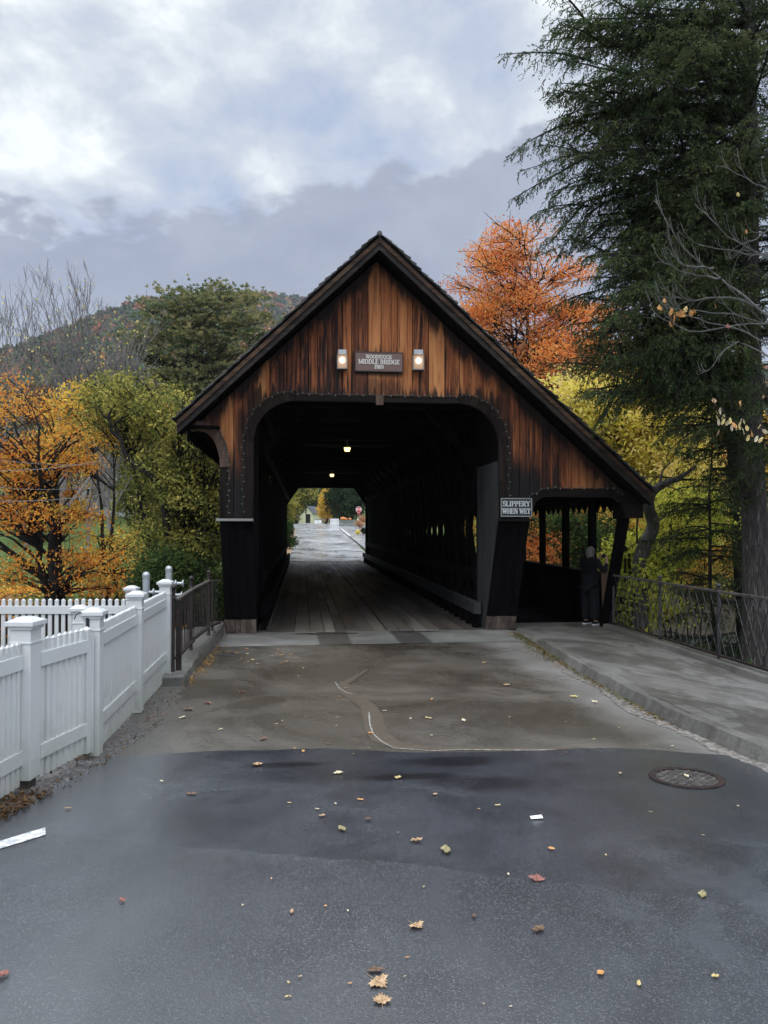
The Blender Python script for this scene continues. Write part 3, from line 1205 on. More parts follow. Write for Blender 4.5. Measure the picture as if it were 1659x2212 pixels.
gb = MB()
x = brk[0][0] + .02
xend = WE
while x < xend:
    wd = random.choice((.16, .2, .24, .28, .3))
    x1 = min(x + wd, xend)
    # keep the leg faces and openings clean: break boards at the opening edges
    for bxk in (XC - HO, XC + HO, XC - HP, XC + HP):
        if x < bxk - .03 < x1: x1 = bxk
    jj = random.uniform(0, .010)
    n = max(2, int((x1 - x) / .03))
    g = .006
    tops = []; bots = []
    for k in range(n + 1):
        xx = x + g + (x1 - x - 2 * g) * k / n
        tops.append((xx, roof_top(xx) - .27))
        zb = low_z(xx - 1e-4 if k == n else xx + 1e-4)
        bots.append((xx, min(zb, roof_top(xx) - .27)))
    b = len(gb.v)
    yf_ = YF - jj
    for (q, s_) in ((tops, 0), (bots, 0)):
        for (xx, zz) in q: gb.v.append((xx, yf_, zz))
    for (q, s_) in ((tops, 0), (bots, 0)):
        for (xx, zz) in q: gb.v.append((xx, YF + .035, zz))
    m_ = n + 1
    for k in range(n):
        gb.f.append((b + m_ + k, b + m_ + k + 1, b + k + 1, b + k))
        gb.f.append((b + 2 * m_ + k, b + 2 * m_ + k + 1, b + 3 * m_ + k + 1, b + 3 * m_ + k))
        gb.f.append((b + m_ + k, b + 3 * m_ + k, b + 3 * m_ + k + 1, b + m_ + k + 1))
    gb.f.append((b, b + 2 * m_, b + 3 * m_, b + m_))
    gb.f.append((b + n, b + m_ + n, b + 3 * m_ + n, b + 2 * m_ + n))
    x = x1
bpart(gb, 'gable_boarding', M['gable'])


# --- trims
def ribbon(pts, wd, y0, y1, side=1):
    """band of width wd on one side of a polyline in XZ, between depths"""
    mb = MB()
    n = len(pts)
    P = [Vector((p[0], 0, p[1])) for p in pts]
    out = []
    for i, p in enumerate(P):
        d = (P[min(i + 1, n - 1)] - P[max(i - 1, 0)]).normalized()
        out.append(p + Vector((-d.z, 0, d.x)) * wd * side)
    for i in range(n - 1):
        a, b_, c, d = P[i], P[i + 1], out[i + 1], out[i]
        mb.prism([(a.x, y0, a.z), (b_.x, y0, b_.z), (c.x, y0, c.z), (d.x, y0, d.z)], (0, y1 - y0, 0))
    return mb


cornerL = [(XC - HO + RC * (1 - math.cos(a)), ZT - RC + RC * math.sin(a)) for a in np.linspace(0, math.pi / 2, 12)]
cornerR = [(2 * XC - q[0], q[1]) for q in cornerL][::-1]
pts_o = [(XC - HO, ZS), (XC - HO, 2.9), (XC - HO, 3.3)] + cornerL
bpart(ribbon(pts_o, .18, YF - .06, YF - .008, 1), 'arch_trim', M['trim'], .004)
bpart(ribbon([cornerL[-1], (XC, ZT), cornerR[0]], .115, YF - .055, YF - .008, 1), 'arch_trim', M['trim_x'], .004)
pts_r = cornerR + [(XC + HO, 3.3), (XC + HO, 2.9), (XC + HO, ZS)]
bpart(ribbon(pts_r, .18, YF - .06, YF - .008, 1), 'arch_trim', M['trim'], .004)
ks = MB(); k0 = on_y(811, 857, YF); k1 = on_y(827, 877, YF)
ks.box(k0.x, k1.x, YF - .11, YF - .061, k1.z, k0.z + .01)
bpart(ks, 'keystone', M['brownpost'], .004)
# bracket trim on the left and its vertical board
brt = px_curve([(393, 940), (412, 934), (430, 930), (446, 934), (458, 944), (466, 958), (472, 975), (475, 992), (476, 1010)])
bpart(ribbon(brt, .17, YF - .07, YF - .010, 1), 'bracket_trim', M['brownpost'], .004)
vt = MB(); vt.box(XC - HP, XC - HP + .15, YF - .05, YF - .010, ZS, brt[-1][1] + .0)
bpart(vt, 'leg_trim', M['trim'], .003)
# trim round the footway opening
wt = [(WL - .02, WZ - .28)] + [(WL + .28 - .28 * math.cos(a), WZ - .28 + .28 * math.sin(a)) for a in np.linspace(0.1, math.pi / 2, 8)]
wt += [(WR - .28 + .28 * math.sin(a), WZ - .28 + .28 * math.cos(a)) for a in np.linspace(0, math.pi / 2 - .1, 8)]
bpart(ribbon(wt, .16, YF - .055, YF - .010, 1), 'footway_trim', M['trim_x'], .004)
# boxed eave end at the far right
e0 = on_y(1347, 1073, YF - .1); e1 = on_y(1392, 1119, YF - .1)
bxm = MB(); bxm.box(e0.x + .05, e1.x, YF - .06, YF + .5, e1.z, e0.z + .12)
bpart(bxm, 'eave_box', M['trim'], .004)
bm_ = MB(); bm_.box(e0.x - .05, e0.x + .045, YF - .02, YF + .3, e1.z - .02, e0.z + .05)
bpart(bm_, 'eave_post', M['dark'], .004)

# ledges over the legs
for s_, nm in ((-1, 'l'), (1, 'r')):
    xa, xb = sorted((XC + s_ * (HO - .0), XC + s_ * (HP + .06)))
    lb = MB(); lb.box(xa, xb, YF - .10, YF + .05, ZS - .045, ZS)
    bpart(lb, 'ledge', M['ledge'] if s_ < 0 else M['trim_x'], .004)


# --- splayed legs
def leg_y(z):
    return YF + (YB - YF) * (1 - z / ZS)


for s_ in (-1, 1):
    xa, xb = sorted((XC + s_ * (HO + .0), XC + s_ * HP))
    mb = MB()
    nb = 4
    wd = (xb - xa) / nb
    for i in range(nb):
        jj = random.uniform(0, .012) + (.012 if i in (0, nb - 1) else 0)
        p = [(xa + wd * i + .003, leg_y(ZS - .05) - jj, ZS - .05), (xa + wd * (i + 1) - .003, leg_y(ZS - .05) - jj, ZS - .05),
             (xa + wd * (i + 1) - .003, leg_y(.30) - jj, .30), (xa + wd * i + .003, leg_y(.30) - jj, .30)]
        mb.prism([Vector(q) for q in p], (0, .06, 0))
    # body behind the boards
    mb.prism([(xa + .01, leg_y(ZS) + .05, ZS - .04), (xa + .01, leg_y(0) + .05, .01), (xa + .01, 15.7, .01), (xa + .01, 15.7, ZS - .04)], (xb - xa - .02, 0, 0))
    bpart(mb, 'portal_leg', M['dark'])
    kb = MB()
    nb = 6
    wd = (xb - xa) / nb
    for i in range(nb):
        jj = random.uniform(.0, .012)
        zt_ = .29 + random.uniform(-.008, .0)
        p = [(xa + wd * i + .003, leg_y(zt_) - .02 - jj, zt_), (xa + wd * (i + 1) - .003, leg_y(zt_) - .02 - jj, zt_),
             (xa + wd * (i + 1) - .003, leg_y(.012) - .02 - jj, .012 + random.uniform(0, .012)), (xa + wd * i + .003, leg_y(.012) - .02 - jj, .012)]
        kb.prism([Vector(q) for q in p], (0, .05, 0))
    bpart(kb, 'kickboard', M['kick'])
# upper side returns behind the gable wall (the depth of the portal)
for s_ in (-1, 1):
    mb = MB()
    x_ = XC + s_ * HO
    x0_ = min(x_, x_ + s_ * .04)
    mb.prism([(x0_, YF + .06, ZS - .05), (x0_, YB + .05, .012), (x0_, 15.7, .012), (x0_, 15.7, 3.28), (x0_, YF + .04, 3.28)], (.04, 0, 0))
    bpart(mb, 'jamb_lining', M['greyw'] if s_ > 0 else M['dark'])
    mb = MB(); x_ = XC + s_ * HO; mb.box(min(x_, x_ + s_ * .04), max(x_, x_ + s_ * .04), YF + .04, 15.75, 3.283, 4.35)
    bpart(mb, 'jamb_lining', M['dark'])
# fill between jamb and outer face
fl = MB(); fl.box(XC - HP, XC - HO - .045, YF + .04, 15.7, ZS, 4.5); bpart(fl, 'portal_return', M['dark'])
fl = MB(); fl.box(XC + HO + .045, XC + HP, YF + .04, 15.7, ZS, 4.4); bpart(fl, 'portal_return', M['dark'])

# --- long walls
FLW = 2.26
lw = MB()   # solid boarded left wall
y = 15.7
while y < YE:
    jj = random.uniform(0, .012)
    lw.box(XC - HP + .1 - jj, XC - HP + .14, y, y + .245, -.6, 4.5)
    y += .25
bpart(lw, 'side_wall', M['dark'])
# far portal wall with its own chamfered opening
fz = 4.24
fw = MB()
X0, X1 = XC - HO - .0, XC + HO
F = [(X0, -.3), (X0, 3.25), (X0 + .68, fz), (X1 - .68, fz), (X1, 3.25), (X1, -.3)]
fw.box(X0 - .7, X0, YE, YE + .3, -.5, 6.2)
fw.box(X1, X1 + .7, YE, YE + .3, -.5, 6.2)
fw.box(X0 + .68, X1 - .68, YE, YE + .3, fz, 6.8)
fw.prism([(X0, YE, 3.25), (X0 + .68, YE, fz), (X0 + .68, YE, 6.2), (X0, YE, 6.2)], (0, .3, 0))
fw.prism([(X1, YE, 3.25), (X1, YE, 6.2), (X1 - .68, YE, 6.2), (X1 - .68, YE, fz)], (0, .3, 0))
bpart(fw, 'far_portal', M['dark'])
# lattice trusses (crossing planks) on both sides
for s_ in (-1, 1):
    mb = MB()
    xw = XC + s_ * (FLW + .06)
    for layer, dirn in ((0, 1), (1, -1)):
        xo = xw + s_ * (layer * .085)
        y = 12.9
        while y < 45:
            a = Vector((xo, y if dirn > 0 else y + 2.6, .15)); b = Vector((xo, y + 2.6 if dirn > 0 else y, 4.55))
            if min(a.y, b.y) > 15.2 and max(a.y, b.y) < YE + .3:
                mb.beam(a, b, .28, .075, up=(1, 0, 0))
            y += .92
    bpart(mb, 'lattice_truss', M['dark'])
    ch = MB()
    for (z0, z1) in ((.16, .42), (.95, 1.15), (3.5, 3.78), (4.3, 4.58)):
        ch.box(xw - .11, xw - .04, 15.72, YE, z0, z1)
        ch.box(xw + .13, xw + .2, 15.72, YE, z0, z1)
    bpart(ch, 'truss_chord', M['dark_y'])
# guard timbers on posts along both sides of the roadway
for s_ in (-1, 1):
    mb = MB()
    xg = XC + s_ * (HO - .12)
    y = 15.15
    while y < YE - .4:
        L = min(4.6, YE - y)
        jj = random.uniform(-.008, .008)
        mb.box(xg - .07 + jj, xg + .07 + jj, y + .004, y + L - .004, .30, .53)
        y += L
    bpart(mb, 'guard_timber', M['greyw'] if s_ > 0 else M['dark_y'], .006)
    for y in np.arange(15.3, YE - .3, .62):
        pb = MB(); pb.box(xg - .055, xg + .055, y, y + .12, .01, .30)
        bpart(pb, 'guard_block', M['dark'])
    if s_ > 0:
        for y in np.arange(15.4, 27, .6):
            for zz in (.36, .47):
                bo = MB(); bo.lathe([(.022, -.022), (.022, -.006), (.008, 0)], (xg - .068, y + (.1 if zz > .4 else 0), zz), 6, 'X')
                bpart(bo, 'guard_bolt', M['iron'])
# ceiling ties and knee braces
for y in np.arange(16.4, YE, 2.1):
    pass
tb = MB()
for y in np.arange(16.4, YE, 2.1):
    tb.box(XC - FLW, XC + FLW, y, y + .2, 4.62, 4.86)
    for s_ in (-1, 1):
        tb.beam((XC + s_ * (FLW - .02), y + .1, 3.6), (XC + s_ * (FLW - 1.0), y + .1, 4.66), .14, .12, up=(0, 1, 0))
bpart(tb, 'tie_beam', M['dark'])
# footway side: lean-to wall posts, parapet, plate and pointed valance
XO = 6.12
pb = None
for y in (15.75, 17.4, 19.15, 20.9, 22.7, 24.5, 26.3, 28.1, 29.9, 31.7, 33.5, 35.3, 37.1, 38.9, 40.7, 42.5):
    q = MB(); q.box(XO - .07, XO + .07, y - .07, y + .07, -.02, 2.62)
    bpart(q, 'footway_post', M['dark'], .005)
pa = MB()
y = 15.3
while y < YE:
    pa.box(XO + .08, XO + .105, y, y + .195, -.3, 1.06)
    y += .2
pa.box(XO - .13, XO + .15, 15.3, YE, 1.062, 1.11)
bpart(pa, 'parapet', M['dark'])
pl = MB(); pl.box(XO - .08, XO + .08, 14.3, YE, 2.63, 2.80)
bpart(pl, 'wall_plate', M['dark_y'])


def valance(name, x_, y0, y1, ztop, depth, tooth):
    mb = MB()
    y = y0
    while y < y1:
        w_ = tooth
        mb.prism([(x_, y + .004, ztop), (x_, y + w_ - .004, ztop), (x_, y + w_ - .004, ztop - depth * .35), (x_, y + w_ * .35, ztop - depth), (x_, y + .004, ztop - depth * .55)], (.025, 0, 0))
        y += w_
    return bpart(mb, name, M['dark'])


valance('valance', XO + .09, 14.5, 40, 2.66, .32, .36)
valance('valance', on_y(402, 938, YR + .1).x, YR + .25, 40, on_y(402, 925, YR + .2).z, .24, .30)
ev = MB(); ev.prism([(eL.x + .05, YR + .2, roof_top(eL.x + .05) - .12), (XC - HP, YR + .2, roof_top(eL.x + .05) - .12), (XC - HP, YR + .2, roof_top(eL.x + .05) - .15), (eL.x + .05, YR + .2, roof_top(eL.x + .05) - .15)], (0, 31, 0))
bpart(ev, 'eave_soffit', M['dark_y'])
# splayed end post of the footway with its brown parapet end
sp = MB()
a = Vector((6.10, YB + .05, .0)); b = Vector((6.10, YF + .05, ZS + .25))
sp.beam(a, b, .17, .17, up=(0, 1, 0))
bpart(sp, 'splayed_post', M['dark'], .006)
bp = MB()
pc = [on_y(1303, 1340, 15.25), on_y(1322, 1340, 15.25), on_y(1332, 1237, 15.2), on_y(1299, 1234, 15.2)]
bp.prism(pc, (0, .05, 0))
bpart(bp, 'parapet_end', M['brownpost'], .004)

# --- deck of long runner planks
dk = MB()
xw0, xw1 = XC - FLW, XC + FLW
x = xw0
while x < xw1 - .02:
    wd = min(random.uniform(.20, .30), xw1 - x)
    y = YB + random.uniform(-.02, .07)
    first = True
    rise = .02 if abs(abs(x + wd / 2 - XC) - .78) < .45 else 0.0
    while y < YE + .9:
        L = random.uniform(2.6, 5.2)
        y1 = min(y + L, YE + 1.0 + random.uniform(-.05, .05))
        z_ = .008 + rise + random.uniform(0, .010)
        dk.box(x + .008, x + wd - .008, y + .006, y1 - .006, -.06, z_)
        y = y1
    x += wd
bpart(dk, 'deck', M['deck'])
db = MB(); db.box(XC - HP, 6.3, YB + .1, YE + 1, -.55, -.064)
bpart(db, 'deck_beam', M['dark_y'])
fwk = MB()
x = XC + HP + .02
for i in range(5):
    wd = (6.0 - x) / (5 - i)
    fwk.box(x + .004, x + wd - .004, YB + .85, YE, -.058, -.004 + random.uniform(0, .006))
    x += wd
bpart(fwk, 'footway_deck', M['dark_y'])
fs = MB(); fs.box(XC + HP + .02, 6.3, 14.9, YB + .84, -.3, .026)
tag(fs.build('footway_sill', M['apron']), kind='structure')

# ---------------------------------------------------------------- things fixed to the bridge
def text_mesh(name, s, size, m, parent, loc, rot=(R(90), 0, 0), ext=.003, bold=.0, xs=1.0, spacing=1.0):
    cu = bpy.data.curves.new(name, 'FONT')
    cu.body = s
    cu.size = size
    cu.extrude = ext
    cu.offset = bold
    cu.align_x = 'CENTER'
    cu.align_y = 'CENTER'
    cu.space_character = spacing
    o = bpy.data.objects.new(name, cu)
    COL.objects.link(o)
    o.rotation_euler = rot
    bpy.context.view_layer.update()
    dg = bpy.context.evaluated_depsgraph_get()
    me = bpy.data.meshes.new_from_object(o.evaluated_get(dg))
    bpy.data.objects.remove(o)
    me.materials.clear(); me.materials.append(m)
    q = bpy.data.objects.new(name, me)
    COL.objects.link(q)
    q.parent = parent
    q.location = loc
    q.rotation_euler = rot
    q.scale = (xs, 1, 1)
    return q


# name board
s0, s1 = on_y(768, 761, YF - .05), on_y(869, 802, YF - .05)
cx, cz = (s0.x + s1.x) / 2, (s0.z + s1.z) / 2
wS, hS = s1.x - s0.x, s0.z - s1.z
sg = empty('name_board', (cx, YF - .03, cz))
tag(sg, 'brown board naming the bridge in cream serif letters, centred on the gable', 'sign')
b = MB(); b.box(-wS / 2, wS / 2, -.022, .012, -hS / 2, hS / 2); b.build('board', M['signbrown'], sg, bevel=.004)
b = MB()
for (x0, x1, z0, z1) in ((-wS / 2 - .012, wS / 2 + .012, hS / 2 + .001, hS / 2 + .016), (-wS / 2 - .012, wS / 2 + .012, -hS / 2 - .016, -hS / 2 - .001), (-wS / 2 - .012, -wS / 2 - .001, -hS / 2, hS / 2), (wS / 2 + .001, wS / 2 + .012, -hS / 2, hS / 2)):
    b.box(x0, x1, -.03, .012, z0, z1)
b.build('frame', M['signframe'], sg)


def serif_text(s, capw, caph, thick, parent, loc, name, m, depth=.006):
    """roman capitals and figures drawn as strokes with serifs, centred"""
    G = {
        'I': (.45, [((.22, 0), (.22, 1), 1)], [(.22, 0), (.22, 1)]),
        'L': (.8, [((.2, 0), (.2, 1), 1), ((.2, .02), (.74, .02), .7), ((.74, 0), (.74, .22), .6)], [(.2, 0), (.2, 1)]),
        'E': (.82, [((.2, 0), (.2, 1), 1), ((.2, .02), (.74, .02), .6), ((.2, .52), (.6, .52), .6), ((.2, .98), (.72, .98), .6), ((.74, 0), (.74, .2), .6), ((.72, .8), (.72, 1), .6), ((.6, .42), (.6, .62), .5)], [(.2, 0), (.2, 1)]),
        'T': (.84, [((.42, 0), (.42, 1), 1), ((.06, .98), (.78, .98), .6), ((.06, .78), (.06, 1), .6), ((.78, .78), (.78, 1), .6)], [(.42, 0)]),
        'H': (1.0, [((.2, 0), (.2, 1), 1), ((.8, 0), (.8, 1), 1), ((.2, .52), (.8, .52), .6)], [(.2, 0), (.2, 1), (.8, 0), (.8, 1)]),
        'N': (1.0, [((.2, 0), (.2, 1), .6), ((.8, 0), (.8, 1), .6), ((.2, 1), (.8, 0), 1)], [(.2, 0), (.2, 1), (.8, 1)]),
        'M': (1.18, [((.18, 0), (.18, 1), .6), ((1.0, 0), (1.0, 1), 1), ((.18, 1), (.58, .05), 1), ((.58, .05), (1.0, 1), .6)], [(.18, 0), (.18, 1), (1.0, 0), (1.0, 1)]),
        'W': (1.22, [((.08, 1), (.36, 0), 1), ((.36, 0), (.62, .9), .6), ((.62, .9), (.86, 0), 1), ((.86, 0), (1.14, 1), .6)], [(.08, 1), (.6, 1), (1.14, 1)]),
        'Y': (.92, [((.08, 1), (.46, .5), 1), ((.46, .5), (.84, 1), .6), ((.46, 0), (.46, .5), 1)], [(.46, 0), (.08, 1), (.84, 1)]),
        'K': (.98, [((.2, 0), (.2, 1), 1), ((.2, .45), (.76, 1), .6), ((.4, .6), (.82, 0), 1)], [(.2, 0), (.2, 1), (.82, 0), (.76, 1)]),
        'O': (1.0, ['arc', (.5, .5, .40, .50, 0, 360)], []),
        'C': (.9, ['arc', (.5, .5, .40, .50, 45, 315), ((.78, .68), (.78, .95), .6)], []),
        'G': (.98, ['arc', (.5, .5, .40, .50, 45, 325), ((.78, .68), (.78, .95), .6), ((.82, .0), (.82, .42), 1)], [(.82, .42)]),
        'D': (.98, [((.2, 0), (.2, 1), 1), ((.2, .98), (.45, .98), .6), ((.2, .02), (.45, .02), .6), 'arc', (.42, .5, .42, .49, -90, 90)], [(.2, 0), (.2, 1)]),
        'P': (.84, [((.2, 0), (.2, 1), 1), ((.2, .98), (.42, .98), .6), ((.2, .46), (.42, .46), .6), 'arc', (.42, .72, .30, .26, -90, 90)], [(.2, 0), (.2, 1)]),
        'R': (.92, [((.2, 0), (.2, 1), 1), ((.2, .98), (.42, .98), .6), ((.2, .46), (.42, .46), .6), 'arc', (.42, .72, .30, .26, -90, 90), ((.42, .46), (.80, 0), 1)], [(.2, 0), (.2, 1), (.80, 0)]),
        'B': (.88, [((.2, 0), (.2, 1), 1), ((.2, .98), (.42, .98), .6), ((.2, .52), (.42, .52), .6), ((.2, .02), (.42, .02), .6), 'arc', (.42, .75, .26, .23, -90, 90), 'arc', (.42, .27, .32, .25, -90, 90)], [(.2, 0), (.2, 1)]),
        'S': (.74, ['arc', (.37, .75, .26, .24, 20, 270), 'arc', (.37, .26, .28, .25, -160, 90), ((.64, .74), (.64, .98), .6), ((.08, .02), (.08, .26), .6)], []),
        '1': (.5, [((.25, 0), (.25, 1), 1), ((.08, .84), (.25, .98), .7)], [(.25, 0)]),
        '9': (.72, ['arc', (.36, .68, .27, .31, 0, 360), ((.63, .66), (.55, .2), 1), 'arc', (.30, .22, .26, .20, -120, 0)], []),
        '6': (.72, ['arc', (.36, .32, .27, .31, 0, 360), ((.09, .34), (.17, .8), 1), 'arc', (.42, .78, .26, .20, 60, 180)], []),
        ' ': (.45, [], []),
    }
    mb = MB()
    tot = sum(G[c][0] for c in s)
    sx_ = capw / tot
    x = -capw / 2
    for c in s:
        wd, st, sf = G[c]
        def stroke(p, q, k, zo=0.0):
            P = Vector((x + p[0] * sx_, -depth / 2 - zo, (p[1] - .5) * caph)); Q = Vector((x + q[0] * sx_, -depth / 2 - zo, (q[1] - .5) * caph))
            d = (Q - P).normalized() * thick * .2
            mb.beam(P - d, Q + d, depth, thick * k, up=(-(Q - P).normalized().z, 0, (Q - P).normalized().x))
        it = iter(st)
        for e in it:
            if e == 'arc':
                cx_, cy_, rx_, ry_, a0, a1 = next(it)
                N_ = max(6, int(abs(a1 - a0) / 24))
                for j in range(N_):
                    t0, t1 = R(a0 + (a1 - a0) * j / N_), R(a0 + (a1 - a0) * (j + 1) / N_)
                    p = (cx_ + rx_ * math.cos(t0), cy_ + ry_ * math.sin(t0)); q = (cx_ + rx_ * math.cos(t1), cy_ + ry_ * math.sin(t1))
                    stroke(p, q, .55 + .45 * abs(math.cos((t0 + t1) / 2)), .0004 * (j % 2))
            else:
                stroke(*e)
        for (fx, fy) in sf:
            h = .06 if fy > .5 else -.06
            mb.box(x + fx * sx_ - thick * .95, x + fx * sx_ + thick * .95, -depth - .0006, 0, (fy - .5) * caph - thick * .25, (fy - .5) * caph + thick * .25)
        x += wd * sx_
    o = mb.build(name, m, parent)
    o.location = loc
    return o


serif_text('WOODSTOCK', wS * .56, hS * .19, .0125, sg, (0, -.024, hS * .275), 'lettering', M['letter'])
serif_text('MIDDLE BRIDGE', wS * .88, hS * .235, .0155, sg, (0, -.024, .0), 'lettering', M['letter'])
serif_text('1969', wS * .20, hS * .21, .0135, sg, (0, -.024, -hS * .28), 'lettering', M['letter'])

# slippery sign
s0, s1 = on_y(1082, 1076, YF - .12), on_y(1149, 1116, YF - .12)
cx, cz = (s0.x + s1.x) / 2, (s0.z + s1.z) / 2
wS, hS = s1.x - s0.x, s0.z - s1.z
sg = empty('warning_sign', (cx, YF - .10, cz))
tag(sg, 'small black board warning of a slippery surface in white letters, over the right portal leg', 'sign')
b = MB(); b.box(-wS / 2, wS / 2, -.02, .04, -hS / 2, hS / 2); b.build('board', M['signblack'], sg, bevel=.004)
b = MB()
for (x0, x1, z0, z1) in ((-wS / 2, wS / 2, hS / 2 - .014, hS / 2 + .002), (-wS / 2, wS / 2, -hS / 2 - .002, -hS / 2 + .014), (-wS / 2 - .002, -wS / 2 + .014, -hS / 2 + .016, hS / 2 - .016), (wS / 2 - .014, wS / 2 + .002, -hS / 2 + .016, hS / 2 - .016)):
    b.box(x0, x1, -.032, -.021, z0, z1)
b.build('frame', M['weathered'], sg)
serif_text('SLIPPERY', wS * .88, hS * .27, .0155, sg, (0, -.022, hS * .2), 'lettering', M['letterw'])
serif_text('WHEN WET', wS * .90, hS * .27, .0155, sg, (0, -.022, -hS * .2), 'lettering', M['letterw'])

# lanterns on the gable
for (pa_, pb_, lab) in (((728, 757), (750, 799), 'lit brass-grey wall lantern left of the name board'), ((891, 757), (915, 801), 'lit brass-grey wall lantern right of the name board')):
    s0, s1 = on_y(*pa_, YF - .1), on_y(*pb_, YF - .1)
    cx, cz = (s0.x + s1.x) / 2, (s0.z + s1.z) / 2
    wS, hS = s1.x - s0.x, s0.z - s1.z
    ln_ = empty('wall_lantern', (cx, YF - .012, cz))
    tag(ln_, lab, 'lantern', 'pair of lanterns on the gable')
    b = MB(); b.box(-wS * .40, wS * .40, -.17, -.02, hS * .30, hS * .5); b.box(-wS * .46, wS * .46, -.185, -.01, hS * .27, hS * .298); b.build('hood', M['galv'], ln_, bevel=.004)
    b = MB(); b.box(-wS * .36, wS * .36, -.018, .0, -hS * .5, hS * .5); b.build('back_plate', M['brassy'], ln_)
    b = MB()
    for sx_ in (-1, 1):
        for yy in (-.172, -.03):
            b.box(sx_ * wS * .46 - .007, sx_ * wS * .46 + .007, yy, yy + .014, -hS * .46, hS * .268)
    b.box(-wS * .49, wS * .49, -.18, -.015, -hS * .5, -hS * .46)
    b.build('cage', M['brassy'], ln_)
    gl = MB()
    gl.box(-wS * .44, wS * .44, -.155, -.035, -hS * .455, hS * .262)
    gl.build('glass', M['glass_warm'], ln_, bevel=.004)
    bb = MB(); bb.lathe([(.004, -.05), (.026, -.042), (.042, -.018), (.045, 0), (.042, .018), (.026, .042), (.004, .05)], (0, -.16, -hS * .04), 14)
    bb.build('bulb', M['glow_w'], ln_, smooth=True)
    L = bpy.data.lights.new('lantern_light', 'POINT'); L.energy = .35; L.color = (1, .8, .55); L.shadow_soft_size = .05
    lo = bpy.data.objects.new('lantern_light', L); COL.objects.link(lo); lo.parent = ln_; lo.location = (0, -.26, -hS * .04)

# ceiling lamps in the tunnel
for (Y, px_, py_, lab) in ((23.6, 750, 971, 'nearer lit yellow ceiling lamp hanging inside the bridge'), (36.2, 717, 1027, 'farther lit yellow ceiling lamp hanging inside the bridge')):
    p = on_y(px_, py_, Y)
    lp = empty('ceiling_lamp', (p.x, p.y, p.z))
    tag(lp, lab, 'ceiling lamp', 'lamps along the tunnel ceiling')
    b = MB(); b.lathe([(.072, -.055), (.082, -.03), (.098, .05), (.098, .055)], (0, 0, 0), 16); b.build('shade', M['glow_y'], lp, smooth=False)
    b = MB(); b.lathe([(.115, .056), (.115, .075), (.05, .10), (.02, .12), (.02, .30)], (0, 0, 0), 16); b.build('fitting', M['brassy'], lp)
    b = MB(); b.tube([(-1.3, .02, .13), (0, .02, .11), (1.3, .02, .13)], .012, 6); b.build('conduit', M['black'], lp)
    L = bpy.data.lights.new('lamp_light', 'POINT'); L.energy = 2.0; L.color = (1, .72, .35); L.shadow_soft_size = .08
    lo = bpy.data.objects.new('lamp_light', L); COL.objects.link(lo); lo.parent = lp; lo.location = (0, 0, -.12)


# strings of unlit mini lights
def light_string(label, path, step=.105):
    root = empty('light_string', path[0])
    tag(root, label, 'string lights', 'strings of unlit mini lights on the portal')
    P = [Vector(p) - Vector(path[0]) for p in path]
    L = 0; dense = []
    for a, b in zip(P[:-1], P[1:]):
        n = max(1, int((b - a).length / .05))
        dense += [a.lerp(b, i / n) + Vector((random.uniform(-.006, .006), 0, random.uniform(-.006, .006))) for i in range(n)]
    dense.append(P[-1])
    w_ = MB(); w_.tube(dense, .0045, 5); w_.build('wire', M['wire_black'], root)
    d = 0; nxt = step * .5; k = 0
    for a, b in zip(dense[:-1], dense[1:]):
        seg = (b - a).length
        while nxt <= d + seg and k < 98:
            p = a.lerp(b, (nxt - d) / max(seg, 1e-6))
            dr = (b - a).normalized()
            sd = Vector((-dr.z, 0, dr.x)) * (1 if k % 2 else -1) + dr * random.uniform(-.5, .5) + Vector((0, -.25, 0))
            sd.normalize()
            m_ = MB(); m_.tube([p + sd * .005, p + sd * .016, p + sd * .036], [.005, .006, .003], 5)
            m_.build('mini_bulb', M['minibulb'], root)
            k += 1; nxt += step * random.uniform(.8, 1.2)
        d += seg


yy = YF - .07
off_l = [(XC - HO - .185, ZS + .06), (XC - HO - .185, 3.3)] + [(XC - HO + RC - (RC + .185) * math.cos(a), ZT - RC + (RC + .185) * math.sin(a)) for a in np.linspace(0, math.pi / 2, 8)][:-1] + [(XC - HO + RC, ZT + .125)]
off_r = [(2 * XC - a, b) for a, b in off_l][::-1]
light_string('mini lights hooked along the rim of the big roadway arch', [(a, yy, b) for a, b in off_l + off_r], .125)
light_string('mini lights up the outer edge of the left portal leg and over the eave bracket', [(XC - HP + .155, yy, z) for z in (ZS + .06, 2.8, 3.2)] + [(p[0] + .12, yy - .01, p[1] + .14) for p in brt[::-1][1:-2]], .11)
light_string('mini lights hooked along the top of the footway arch', [(a[0] + (-.1 if i < 3 else 0), yy, a[1] + .17) for i, a in enumerate(wt[1:-2])], .11)
